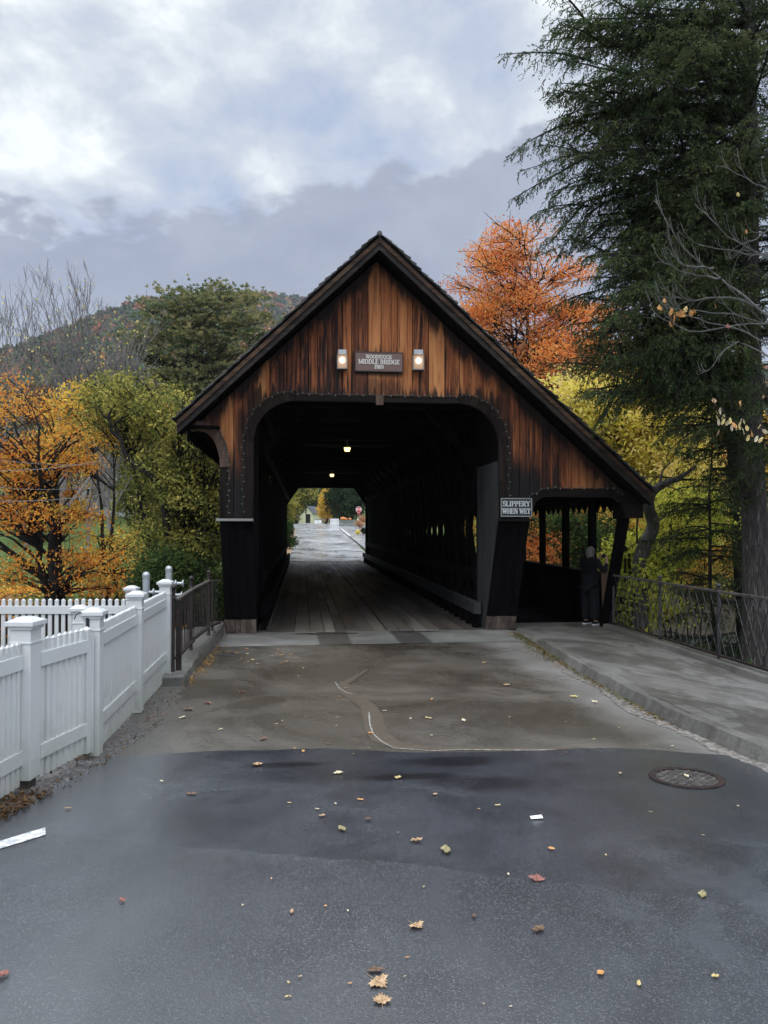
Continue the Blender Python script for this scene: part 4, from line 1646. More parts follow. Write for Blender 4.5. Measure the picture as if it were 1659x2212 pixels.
# ---------------------------------------------------------------- white picket fences
def picket_bay(parent, a, b, zt_rail=1.19, zb_rail=.54, tip=1.285, bot=.29, pitch=.060, w_=.040, name='pickets', inset=.0):
    """rails and pickets between two plan points, in the parent's frame"""
    a = Vector((a[0], a[1], 0)); b = Vector((b[0], b[1], 0))
    d = (b - a); L = d.length; d.normalize()
    n_ = Vector((-d.y, d.x, 0))
    for z1 in (zt_rail, zb_rail):
        m_ = MB(); m_.obox((a + b) / 2 + Vector((0, 0, z1 - .05)), d * L / 2, n_ * .026, (0, 0, .05))
        m_.build('rail', M['vinyl'], parent, bevel=.003)
    m_ = MB()
    n = max(1, int(round((L - .04) / pitch)))
    for i in range(n):
        c = a + d * (L * (i + .5) / n)
        h = tip + random.uniform(-.003, .003)
        for (z0, z1) in ((bot, zb_rail - .1005), (zb_rail + .0005, zt_rail - .1005), (zt_rail + .0005, h - .022)):
            if z1 > z0: m_.obox(c + Vector((0, 0, (z0 + z1) / 2)), d * w_ / 2, n_ * .011, (0, 0, (z1 - z0) / 2))
        # pyramid tip
        hw = w_ / 2 + .002
        p = [c + d * sx_ * hw + n_ * sy_ * .013 + Vector((0, 0, h - .0215)) for sx_, sy_ in ((-1, -1), (1, -1), (1, 1), (-1, 1))]
        m_.add(p + [c + Vector((0, 0, h))], [(3, 2, 1, 0), (0, 1, 4), (1, 2, 4), (2, 3, 4), (3, 0, 4)])
    return m_.build(name, M['vinyl'], parent)


def vinyl_post(parent, x, y, top=1.43, bot=.22, w_=.125, yaw=0.0, stub=None):
    p = MB()
    c, s = math.cos(yaw), math.sin(yaw)
    ax = Vector((c, s, 0)); ay = Vector((-s, c, 0))
    h = w_ / 2
    p.obox((x, y, (bot + top - .07) / 2), ax * h, ay * h, (0, 0, (top - .07 - bot) / 2))
    p.obox((x, y, top - .185), ax * (h + .006), ay * (h + .006), (0, 0, .008))
    po = p.build('post', M['vinyl'], parent, bevel=.003)
    q = MB()
    q.obox((x, y, top - .082), ax * (h + .012), ay * (h + .012), (0, 0, .012))
    q.obox((x, y, top - .054), ax * (h + .029), ay * (h + .029), (0, 0, .0155))
    # raised pyramid
    z0 = top - .0384
    hw = h + .020
    ps = [Vector((x, y, z0)) + ax * i * hw + ay * j * hw for i, j in ((-1, -1), (1, -1), (1, 1), (-1, 1))]
    pt = [Vector((x, y, top - .012)) + ax * i * hw * .42 + ay * j * hw * .42 for i, j in ((-1, -1), (1, -1), (1, 1), (-1, 1))]
    q.add(ps + pt, [(3, 2, 1, 0), (4, 5, 6, 7), (0, 1, 5, 4), (1, 2, 6, 5), (2, 3, 7, 6), (3, 0, 4, 7)])
    q.build('post_cap', M['vinyl'], po, bevel=.003)
    if stub:
        q = MB(); q.obox((x, y, (bot + stub) / 2), ax * h * .72, ay * h * .72, (0, 0, (bot - stub) / 2 + .02))
        q.build('post_core', M['stub_dark'], parent)
    return po


P0, P1, P2, P3, P4 = (-2.24, 3.75), (-1.90, 5.56), (-1.655, 6.36), (-1.655, 7.95), (-1.66, 9.62)
fr = empty('picket_fence', (P3[0], P3[1], 0))
tag(fr, 'white vinyl picket fence running along the road edge towards the bridge', 'fence')
def loc(p, o): return (p[0] - o[0], p[1] - o[1])
O = P3
for i, (p, q) in enumerate(((P2, P3), (P3, P4))):
    d = Vector((q[0] - p[0], q[1] - p[1], 0)).normalized() * .064
    picket_bay(fr, loc((p[0] + d.x, p[1] + d.y), O), loc((q[0] - d.x, q[1] - d.y), O), bot=.25 if i == 0 else .20)
for p, bt in ((P2, .205), (P3, .21), (P4, .20)):
    vinyl_post(fr, *loc(p, O), bot=bt, top=1.43)
# near section left of the gate
fn = empty('picket_fence', (P1[0], P1[1], 0))
tag(fn, 'white picket fence end nearest the camera, at the left edge of the view', 'fence')
d = Vector((P1[0] - P0[0], P1[1] - P0[1], 0)).normalized()
picket_bay(fn, loc(P0, P1), (-d.x * .07, -d.y * .07), bot=.30)
vinyl_post(fn, 0, 0, top=1.455, bot=.335, w_=.145, yaw=math.atan2(d.y, d.x) - math.pi / 2 + .02, stub=.2)
vinyl_post(fn, *loc(P0, P1), top=1.455, bot=.3, w_=.145, yaw=math.atan2(d.y, d.x) - math.pi / 2, stub=.2)
# gate
g0 = Vector((P1[0] + .06, P1[1] + .07, 0)); g1 = Vector((P2[0] - .02, P2[1] - .13, 0))
gt = empty('picket_gate', g1)
tag(gt, 'narrow white picket gate between the two nearest capped posts', 'gate')
dd = (g1 - g0).normalized()
picket_bay(gt, (g0 - g1)[:2], (-dd.x * .03, -dd.y * .03), bot=.31, zt_rail=1.185, pitch=.066, w_=.040)
s_ = MB()
nn = Vector((-dd.y, dd.x, 0))
s_.obox((0, 0, .78), dd * .032, nn * .03, (0, 0, .48)); s_.obox(dd * .042 + Vector((0, 0, .745)), dd * .0098, nn * .036, (0, 0, .455))
p = [dd * i * .034 + nn * j * .034 + Vector((0, 0, 1.2605)) for i, j in ((-1, -1), (1, -1), (1, 1), (-1, 1))]
s_.add(p + [Vector((0, 0, 1.287))], [(3, 2, 1, 0), (0, 1, 4), (1, 2, 4), (2, 3, 4), (3, 0, 4)])
s_.build('stile', M['vinyl'], gt, bevel=.003)
s_ = MB(); s_.obox((-.03, .0, .23), dd * .04, nn * .04, (0, 0, .062)); s_.build('timber_block', M['stub'], gt, bevel=.004)
s_ = MB(); s_.tube([Vector((.03, .03, .10)), Vector((.03, .03, .25))], .016, 8); s_.build('drop_rod', M['iron_rust'], gt)
s_ = MB(); lx = g1 + Vector((-.01, .085, 0)) - g1
s_.tube([lx + Vector((0, -.02, 1.10)), lx + Vector((0, -.02, 1.345))], .014, 8)
s_.tube([lx + Vector((0, -.02, 1.34)), lx + Vector((-.015, -.03, 1.375)), lx + Vector((-.05, -.05, 1.39)), lx + Vector((-.075, -.07, 1.375)), lx + Vector((-.085, -.08, 1.34))], .0045, 6)
s_.build('latch_rod', M['black'], gt)

# back fence, square to the view
bd = Vector((_c, -_s, 0))
bo = at_d(279, 1300, 9.75)
bo = Vector((bo.x, bo.y, 0))
fb = empty('picket_fence', (bo.x, bo.y, 0))
tag(fb, 'white picket fence crossing behind the others in front of the orange maple', 'fence')
for k in range(4):
    a = bd * (-1.95 * k - .03); b = bd * (-1.95 * (k + 1) + .06)
    picket_bay(fb, (b.x, b.y), (a.x, a.y), zt_rail=1.055, zb_rail=.36, tip=1.15, bot=.10, pitch=.0815, w_=.047)
    if k:
        q = bd * (-1.95 * k + .015)
        m_ = MB(); m_.obox((q.x, q.y, .55), bd * .03, Vector((-bd.y, bd.x, 0)) * .03, (0, 0, .50)); m_.build('post', M['vinyl'], fb)
vinyl_post(fb, bd.x * .03, bd.y * .03, top=1.325, bot=-.1, w_=.11, yaw=-R(YAW))
# post behind the gate, seen at the left of the second post
pb = at_d(172, 1330, 7.6)
ls = empty('picket_fence', (pb.x, pb.y, 0))
tag(ls, 'single white capped post standing just behind the gate post', 'fence post')
vinyl_post(ls, 0, 0, top=1.30, bot=.0, w_=.11, yaw=0)

# ---------------------------------------------------------------- iron railing on the left
def ball_post(parent, x, y, z0, zt, r=.028, mat_=None, name='post'):
    m_ = MB()
    m_.lathe([(r * 1.15, z0), (r * 1.15, z0 + .10), (r * .95, z0 + .12), (r, zt - .19), (r * 1.25, zt - .18), (r * 1.25, zt - .165), (r, zt - .15), (r * .95, zt - .10), (r * 1.2, zt - .095), (r * 1.2, zt - .08), (r * .7, zt - .07)], (x, y, 0), 12)
    po = m_.build(name, mat_, parent)
    b = MB(); b.lathe([(.004, zt - .075), (.02, zt - .07), (.036, zt - .05), (.040, zt - .036), (.036, zt - .02), (.02, zt - .004), (.004, zt)], (x, y, 0), 14)
    b.build('ball_finial', mat_, po, smooth=True)
    return po


il = empty('iron_railing', (-1.60, 9.8, 0))
tag(il, 'rusty iron railing with ball finials on the left, leading to the bridge', 'railing')
OL = (-1.60, 9.8)
pts = [(-1.60, 9.82), (-1.615, 11.5), (-1.54, 13.0)]
for p in pts: ball_post(il, p[0] - OL[0], p[1] - OL[1], .17, 1.34, .025, M['iron_rust'])
rl = [(-1.565, 9.85, 1.15), (-1.58, 11.5, 1.155), (-1.53, 12.9, 1.165), (-1.42, 13.55, 1.13)]
m_ = MB()
for a, b in zip(rl[:-1], rl[1:]): m_.beam((a[0] - OL[0], a[1] - OL[1], a[2]), (b[0] - OL[0], b[1] - OL[1], b[2]), .06, .022)
m_.build('top_rail', M['iron_rail'], il)
m_ = MB()
for a, b in zip(rl[:-1], rl[1:]): m_.beam((a[0] - OL[0], a[1] - OL[1], .42), (b[0] - OL[0], b[1] - OL[1], .40), .05, .03)
m_.build('bottom_rail', M['iron_rust'], il)
m_ = MB()
for k in range(30):
    t_ = (k + .5) / 30
    y = 9.9 + t_ * 3.55
    x = float(np.interp(y, [q[1] for q in rl], [q[0] for q in rl]))
    wob = random.uniform(-.006, .006)
    m_.tube([(x - OL[0], y - OL[1], .41), (x - OL[0] + wob, y - OL[1] + wob, .8), (x - OL[0], y - OL[1], 1.145)], .006, 5)
m_.build('balusters', M['iron_rust'], il)
m_ = MB(); m_.box(-.0 + .02, .085, .09, .17, .19, 1.14); m_.build('stanchion', M['iron_rust'], il, bevel=.003)
m_ = MB(); m_.box(.045, .08, 3.68, 3.73, .1, 1.12); m_.build('stanchion', M['iron_rust'], il)

# rough concrete kerb carrying it
cu = MB()
n = 22
V = []
for i in range(n + 1):
    y = 9.55 + 5.3 * i / n
    r_ = lambda a: random.uniform(-a, a)
    xi = -1.43 - .03 * i / n
    V += [(xi + r_(.012), y, road_z(y) - .05), (xi - .015 + r_(.012), y, .23 + r_(.012)), (xi - .05, y, .26 + r_(.006)), (-1.72, y, .26 + r_(.006)), (-1.76, y, -.3)]
Fq = [(i * 5 + k, (i + 1) * 5 + k, (i + 1) * 5 + k + 1, i * 5 + k + 1) for i in range(n) for k in range(4)]
Fq += [(0, 1, 2, 3, 4), tuple(n * 5 + k for k in (4, 3, 2, 1, 0))]
tag(link_mesh('concrete_kerb', V, Fq, M['concrete']), kind='structure')
m_ = MB()
pp = [(-1.76, 9.35), (-1.40, 9.38), (-1.36, 9.54), (-1.76, 9.545)]
m_.prism([(a, b, .12) for a, b in pp], (0, 0, .17))
tag(m_.build('stone_block', M['concrete'], bevel=.025), kind='structure')

# galvanised roller posts behind the white fence
for (px_, py_, d, lab, wy) in ((316, 1235, 10.5, 'thick grey pipe post with domed cap and roller, behind the picket corner post', 1279), (365, 1222, 11.4, 'thick grey pipe post with domed cap and rollers, beside the iron railing end', 1260)):
    p = at_d(px_, py_, d)
    r_ = empty('roller_post', (p.x, p.y, 0))
    tag(r_, lab, 'post', 'galvanised roller posts')
    zt = p.z
    m_ = MB(); m_.lathe([(.049, 0), (.049, zt - .085), (.054, zt - .08), (.054, zt - .06)], (0, 0, 0), 16); m_.build('pipe', M['galv'], r_, smooth=False)
    m_ = MB(); m_.lathe([(.055, zt - .06), (.054, zt - .045), (.045, zt - .02), (.028, zt - .005), (.006, zt)], (0, 0, 0), 16); m_.build('dome_cap', M['galv'], r_, smooth=True)
    zz = CAMZ - (wy - 1136) / FPX * d
    for k, (dx_, dz_) in enumerate(((.16, 0), (.14, -.17))[: 1 if px_ < 340 else 2]):
        m_ = MB()
        m_.tube([(0, 0, zz + dz_), (dx_ + .06, -.05, zz + dz_)], .022, 8)
        m_.lathe([(.056, -.004), (.056, .004)], (0, 0, zz + dz_), 12)
        m_.build('arm', M['galv'], r_)
        m_ = MB()
        m_.lathe([(.055, -.06), (.055, -.048), (.026, -.035), (.022, 0), (.026, .035), (.055, .048), (.055, .06)], (dx_, -.04, zz + dz_), 16, 'X')
        m_.build('roller', M['galv'], r_, smooth=False)
    m_ = MB()
    m_.tube([(.10, -.05, zz - .1), (.02, -.06, .6), (-.02, -.05, .1)], .013, 6)
    m_.build('brace', M['galv'], r_)

# ---------------------------------------------------------------- iron railing on the right
ir = empty('iron_railing', (6.1, 14.6, 0))
tag(ir, 'dark iron railing with crossed diagonal bars on the right beside the footpath', 'railing')
yr = [14.6, 12.62, 10.75, 8.9, 7.0, 5.1]
for y in yr: ball_post(ir, 0, y - 14.6, .0, 1.23 if y < 14 else 1.16, .027, M['iron'])
m_ = MB(); m_.beam((-.03, .15, 1.10), (-.03, 5.0 - 14.6, 1.125), .05, .035); m_.build('top_rail', M['iron_rail'], ir, bevel=.004)
m_ = MB(); m_.beam((-.03, .1, .17), (-.03, 5.0 - 14.6, .19), .05, .03); m_.build('bottom_rail', M['iron_rust'], ir)
m_ = MB()
y = 14.7
while y > 5.3:
    m_.beam((-.036, y - 14.6, .18), (-.036, y - .44 - 14.6, 1.10), .006, .010, up=(1, 0, 0))
    m_.beam((-.022, y - .44 - 14.6, .18), (-.022, y - 14.6, 1.10), .006, .010, up=(1, 0, 0))
    y -= .22
m_.build('diagonal_bars', M['iron'], ir)
# low concrete wall under it
V = []
n = 60
for i in range(n + 1):
    y = 5.0 + 9.75 * i / n
    r_ = lambda a: random.uniform(-a, a)
    V += [(5.93 + r_(.006), y, .0), (5.95 + r_(.008), y, .115 + r_(.006)), (5.97, y, .128), (6.24, y, .125 + r_(.005)), (6.27, y, -1.2)]
Fq = [(i * 5 + k, i * 5 + k + 1, (i + 1) * 5 + k + 1, (i + 1) * 5 + k) for i in range(n) for k in range(4)]
Fq += [tuple(n * 5 + k for k in (0, 1, 2, 3, 4)), (4, 3, 2, 1, 0)]
tag(link_mesh('low_wall', V, Fq, M['concrete']), kind='structure')

# ---------------------------------------------------------------- drain grate
gp = on_road(1483, 1683)
dg = empty('drain_grate', (gp.x, gp.y, road_z(gp.y) + .004))
dg.rotation_euler = (math.atan(-.028), 0, 0)
tag(dg, 'round cast iron drain grate set in the dark asphalt at right', 'drain grate')
Rg = .255
m_ = MB(); b = len(m_.v)
ringp = [(Rg + .0, .002), (Rg, .012), (Rg - .045, .010), (Rg - .045, -.06)]
N = 40
for r_, h in ringp:
    for k in range(N):
        a = 2 * math.pi * k / N
        m_.v.append((r_ * math.cos(a), r_ * math.sin(a), h))
for i in range(3):
    for k in range(N):
        m_.f.append((i * N + k, i * N + (k + 1) % N, (i + 1) * N + (k + 1) % N, (i + 1) * N + k))
m_.build('rim', M['iron_rust'], dg)
m_ = MB()
Rb = Rg - .045
for ang in (R(38), R(-38)):
    dv = Vector((math.cos(ang), math.sin(ang), 0)); nv = Vector((-dv.y, dv.x, 0))
    o = -Rb + .02
    while o < Rb:
        h = math.sqrt(max(Rb * Rb - o * o, 0))
        if h > .02: m_.obox(nv * o + Vector((0, 0, .001 if ang > 0 else .0018)), dv * h, nv * .0095, (0, 0, .0022))
        o += .052
m_.build('bars', M['iron_rail'], dg)
m_ = MB(); m_.lathe([(Rb, -.006), (Rb, -.0055)], (0, 0, 0), 32); m_.build('pit_shade', M['black'], dg)  # flat black disc standing in for the dark below the bars

# small cover plate by the left kerb
cp = on_road(490, 1417)
m_ = MB(); m_.box(-.14, .14, -.06, .06, 0, .014)
o = m_.build('cover_plate', M['iron'], bevel=.004); o.location = (cp.x, cp.y, road_z(cp.y) + .002)
tag(o, 'little rectangular iron cover plate near the left kerb', 'cover plate')

# ---------------------------------------------------------------- person on the footway
def skin_mesh(name, verts, edges, m, parent, root=0, sub=2):
    me = bpy.data.meshes.new(name)
    me.from_pydata([v[:3] for v in verts], edges, [])
    me.materials.append(m)
    o = bpy.data.objects.new(name, me)
    COL.objects.link(o)
    o.parent = parent
    sk = o.modifiers.new('skin', 'SKIN')
    sk.use_smooth_shade = True
    for i, v in enumerate(verts):
        r_ = v[3] if isinstance(v[3], tuple) else (v[3], v[3])
        me.skin_vertices[0].data[i].radius = r_
        me.skin_vertices[0].data[i].use_root = (i == root)
    ss = o.modifiers.new('sub', 'SUBSURF')
    ss.levels = ss.render_levels = sub
    return o


foot = on_y(1275, 1357, 15.35)
pr = empty('person', (foot.x, foot.y, .03))
pr.rotation_euler = (0, 0, R(-58))
tag(pr, 'person with grey-blond hair in black clothes seen from behind on the footway, raising a phone', 'person')
# local frame: +Y is where the person looks, +X their right
H = 1.60
# shoulder-length body, arms raised in front holding the phone
body_v = [
    (0, .0, .90, (.15, .10)), (0, .01, 1.05, (.135, .095)), (0, .0, 1.22, (.15, .10)), (0, -.01, 1.33, (.12, .085)), (0, .0, 1.40, (.055, .055)), (0, .02, 1.46, (.05, .055)), (0, .03, 1.54, (.078, .092)), (0, .03, 1.585, (.06, .07)),
    (-.17, .0, 1.30, .052), (-.25, .14, 1.10, .043), (-.12, .34, 1.27, .034), (-.055, .385, 1.36, .028),
    (.17, .0, 1.30, .052), (.26, .12, 1.09, .043), (.17, .33, 1.27, .034), (.12, .385, 1.36, .028),
    (-.09, .0, .82, .082), (-.10, .01, .48, .055), (-.11, -.01, .10, .038), (-.115, .10, .04, .034),
    (.09, .0, .82, .082), (.10, .01, .48, .055), (.12, -.01, .10, .038), (.13, .10, .04, .034)]
body_e = [(0, 1), (1, 2), (2, 3), (3, 4), (4, 5), (5, 6), (6, 7), (3, 8), (8, 9), (9, 10), (10, 11), (3, 12), (12, 13), (13, 14), (14, 15), (0, 16), (16, 17), (17, 18), (18, 19), (0, 20), (20, 21), (21, 22), (22, 23)]
# fingers on both hands, closed round the phone edges
for (w_i, sx_) in ((11, 1), (15, -1)):
    wx, wy, wz = body_v[w_i][:3]
    for k, (dz_, ln_) in enumerate(((.045, .045), (.03, .05), (.012, .048), (-.006, .04))):
        i0 = len(body_v)
        body_v += [(wx + sx_ * .004, wy + .03, wz + .03 + dz_, .009), (wx + sx_ * (.02), wy + .055, wz + .035 + dz_, .008), (wx + sx_ * ln_, wy + .052, wz + .035 + dz_, .007)]
        body_e += [(w_i, i0), (i0, i0 + 1), (i0 + 1, i0 + 2)]
    i0 = len(body_v)
    body_v += [(wx + sx_ * .012, wy - .004, wz + .035, .010), (wx + sx_ * .035, wy + .006, wz + .052, .009)]
    body_e += [(w_i, i0), (i0, i0 + 1)]
skin_mesh('body', body_v, body_e, M['skin'], pr, 0, 1)
jk_v = [(0, .0, .70, (.21, .17)), (0, .0, .92, (.20, .16)), (0, .01, 1.06, (.165, .12)), (0, .0, 1.22, (.18, .12)), (0, -.01, 1.335, (.145, .10)), (0, -.0, 1.42, (.078, .078)),
        (-.18, .0, 1.30, .072), (-.26, .14, 1.10, .060), (-.135, .33, 1.26, .046), (.18, .0, 1.30, .072), (.27, .12, 1.09, .060), (.18, .32, 1.26, .046)]
jk_e = [(0, 1), (1, 2), (2, 3), (3, 4), (4, 5), (4, 6), (6, 7), (7, 8), (4, 9), (9, 10), (10, 11)]
skin_mesh('jacket', jk_v, jk_e, M['leather'], pr, 1)
tr_v = [(0, 0, .88, (.19, .15)), (-.09, 0, .76, .125), (-.10, .01, .48, .115), (-.11, -.005, .085, .105), (.09, 0, .76, .125), (.10, .01, .48, .115), (.12, -.005, .085, .105)]
skin_mesh('trousers', tr_v, [(0, 1), (1, 2), (2, 3), (0, 4), (4, 5), (5, 6)], M['leather'], pr, 0)
# hair: bobbed, falling to the collar
hv = MB()
import bmesh
bm = bmesh.new()
bmesh.ops.create_icosphere(bm, subdivisions=4, radius=1)
for v in bm.verts:
    c = v.co.copy()
    a = math.atan2(c.x, c.y)
    rr = 1 + .05 * math.sin(a * 23 + c.z * 3) + .03 * math.sin(a * 51)
    v.co = Vector((c.x * .092 * rr, c.y * .106 * rr, c.z * .105))
    if c.z < 0:
        v.co.z = c.z * .19 + .012 * math.sin(a * 17)
        v.co.x *= 1 + .12 * -c.z; v.co.y *= 1 - .05 * -c.z
    if c.y > .45 and c.z < .45:
        v.co.y = .045
me = bpy.data.meshes.new('hair'); bm.to_mesh(me); bm.free()
me.materials.append(M['hair'])
for p in me.polygons: p.use_smooth = True
ho = bpy.data.objects.new('hair', me); COL.objects.link(ho); ho.parent = pr; ho.location = (0, .015, 1.515)
# nose, eyes and mouth side (faces away from the camera)
f_ = MB(); f_.lathe([(.016, 0), (.012, .02), (.004, .034)], (0, .10, 1.525), 8, 'Y'); f_.build('nose', M['skin'], pr, smooth=True)
f_ = MB()
f_.lathe([(.003, -.01), (.010, -.004), (.011, 0), (.004, .01)], (-.03, .113, 1.55), 8, 'Y')
f_.build('eye', M['white'], pr, smooth=True)
f_ = MB(); f_.lathe([(.003, -.01), (.010, -.004), (.011, 0), (.004, .01)], (.03, .113, 1.55), 8, 'Y'); f_.build('eye', M['white'], pr, smooth=True)
for sx_, ang in ((-.112, .1), (.125, -.15)):
    f_ = MB()
    f_.obox((sx_, .055, .018), (.045, 0, 0), (0, .125, 0), (0, 0, .014))
    s1 = f_.build('shoe', M['shoe'], pr, bevel=.012)
    f_ = MB()
    f_.obox((sx_, .05, .055), (.040, 0, 0), (0, .115, 0), (0, 0, .024))
    f_.build('shoe_upper', M['leather'], s1, bevel=.015)
ph = MB(); ph.box(-.073, .073, -.004, .004, -.036, .036)
po = ph.build('phone', M['black'], None, bevel=.004)
pm = Matrix.Translation(pr.location) @ Matrix.Rotation(R(-58), 4, 'Z')
po.location = pm @ Vector((.03, .44, 1.405)); po.rotation_euler = (0, 0, R(-58))
tag(po, 'small dark phone held up sideways in both hands of the person', 'phone')

# ---------------------------------------------------------------- fallen leaves
def leaf_mesh(name, kind, m, curl):
    mb = MB()
    if kind == 'maple':
        lob = [(0, 1.0), (.13, .62), (.30, .78), (.30, .46), (.62, .52), (.52, .30), (.95, .22), (.72, .02), (.80, -.18), (.42, -.18), (.30, -.42), (.08, -.30), (.03, -.34)]
        out = [(x * .9, y) for x, y in lob] + [(-x * .9, y) for x, y in lob[::-1][:-1]]
    elif kind == 'oval':
        out = [(.38 * math.sin(a) * (1 + .2 * math.cos(a)), -math.cos(a) * .85) for a in np.linspace(0, 2 * math.pi, 15)[:-1]]
    else:
        out = [(.5 * math.sin(a) * (1 + .18 * math.sin(5 * a)), -math.cos(a) * .75 * (1 + .15 * math.cos(4 * a))) for a in np.linspace(0, 2 * math.pi, 19)[:-1]]
    n = len(out)
    rr = random.Random(sum(map(ord, name + kind)) % 999 + int(curl * 50))
    ph_ = rr.uniform(0, 6)

    def hz(x, y):
        return .02 + abs(x) * .38 * curl + .22 * curl * (y ** 2) + .10 * curl * math.sin(5 * math.atan2(y, x) + ph_)
    vs = [(0, 0, hz(0, 0) + .01)]
    for f in (.5, 1.0):
        for x, y in out: vs.append((x * f, y * f, hz(x * f, y * f) * (1 if f < 1 else 1)))
    fs = [(0, 1 + i, 1 + (i + 1) % n) for i in range(n)] + [(1 + i, 1 + n + i, 1 + n + (i + 1) % n, 1 + (i + 1) % n) for i in range(n)]
    mb.add(vs, fs)
    if kind == 'maple': mb.tube([(0, 0, .03), (.02, -.5, .03 + .05 * curl), (.06, -1.0, .10 * curl + .02)], [.022, .018, .014], 4)
    me = bpy.data.meshes.new(name)
    me.from_pydata(mb.v, [], mb.f)
    me.materials.append(m)
    return me


def leafskin(name, a, b):
    m, t = mat(name)
    p = objc(t)
    x, y, z = t.sep(p)
    n = t.noise(p, 3.0, 5, .7)
    c = t.mix(t.map(n, .35, .65), a, b)
    vein = t.map(t.math('ABSOLUTE', x), 0, .05, .5, 0)
    c = t.mix(vein, c, tuple(q * .5 for q in a))
    finish(t, c, .5, n, .4, .05)
    return m


LS = {'tan': leafskin('tan_leaf', (.26, .15, .07), (.50, .34, .19)), 'orange': leafskin('orange_leaf', (.45, .19, .05), (.66, .36, .11)),
      'yellow': leafskin('yellow_leaf', (.42, .31, .10), (.62, .50, .22)), 'red': leafskin('red_leaf', (.13, .045, .035), (.30, .12, .085)),
      'brown': leafskin('brown_leaf', (.06, .035, .02), (.20, .11, .06)), 'olive': leafskin('olive_leaf', (.16, .13, .05), (.38, .32, .16)),
      'cream': leafskin('cream_leaf', (.45, .36, .22), (.70, .62, .45))}
LM = {(c_, k): leaf_mesh('fallen_leaf_' + c_ + '_' + k, k, LS[c_], cu_) for c_ in LS for k, cu_ in (('maple', .45), ('oval', .7), ('ragged', 1.0))}


def fallen(px_, py_, size, col, kind, label, group=None, z=None, rz=None):
    p = on_road(px_, py_)
    d = p.y
    o = bpy.data.objects.new('fallen_leaf', LM[(col, kind)])
    COL.objects.link(o)
    lift = .017 if d < 5 else (.012 if d < 6.5 else .008)
    o.location = (p.x, p.y, (z if z is not None else p.z) + lift)
    s_ = .86 * size * d / FPX / (1.7 if kind == 'maple' else 1.3)
    o.scale = (s_, s_, s_)
    o.rotation_euler = (random.uniform(-.12, .12), random.uniform(-.12, .12), random.uniform(0, 6.28) if rz is None else rz)
    tag(o, label, 'leaf', group or 'leaves fallen on the road')
    return o


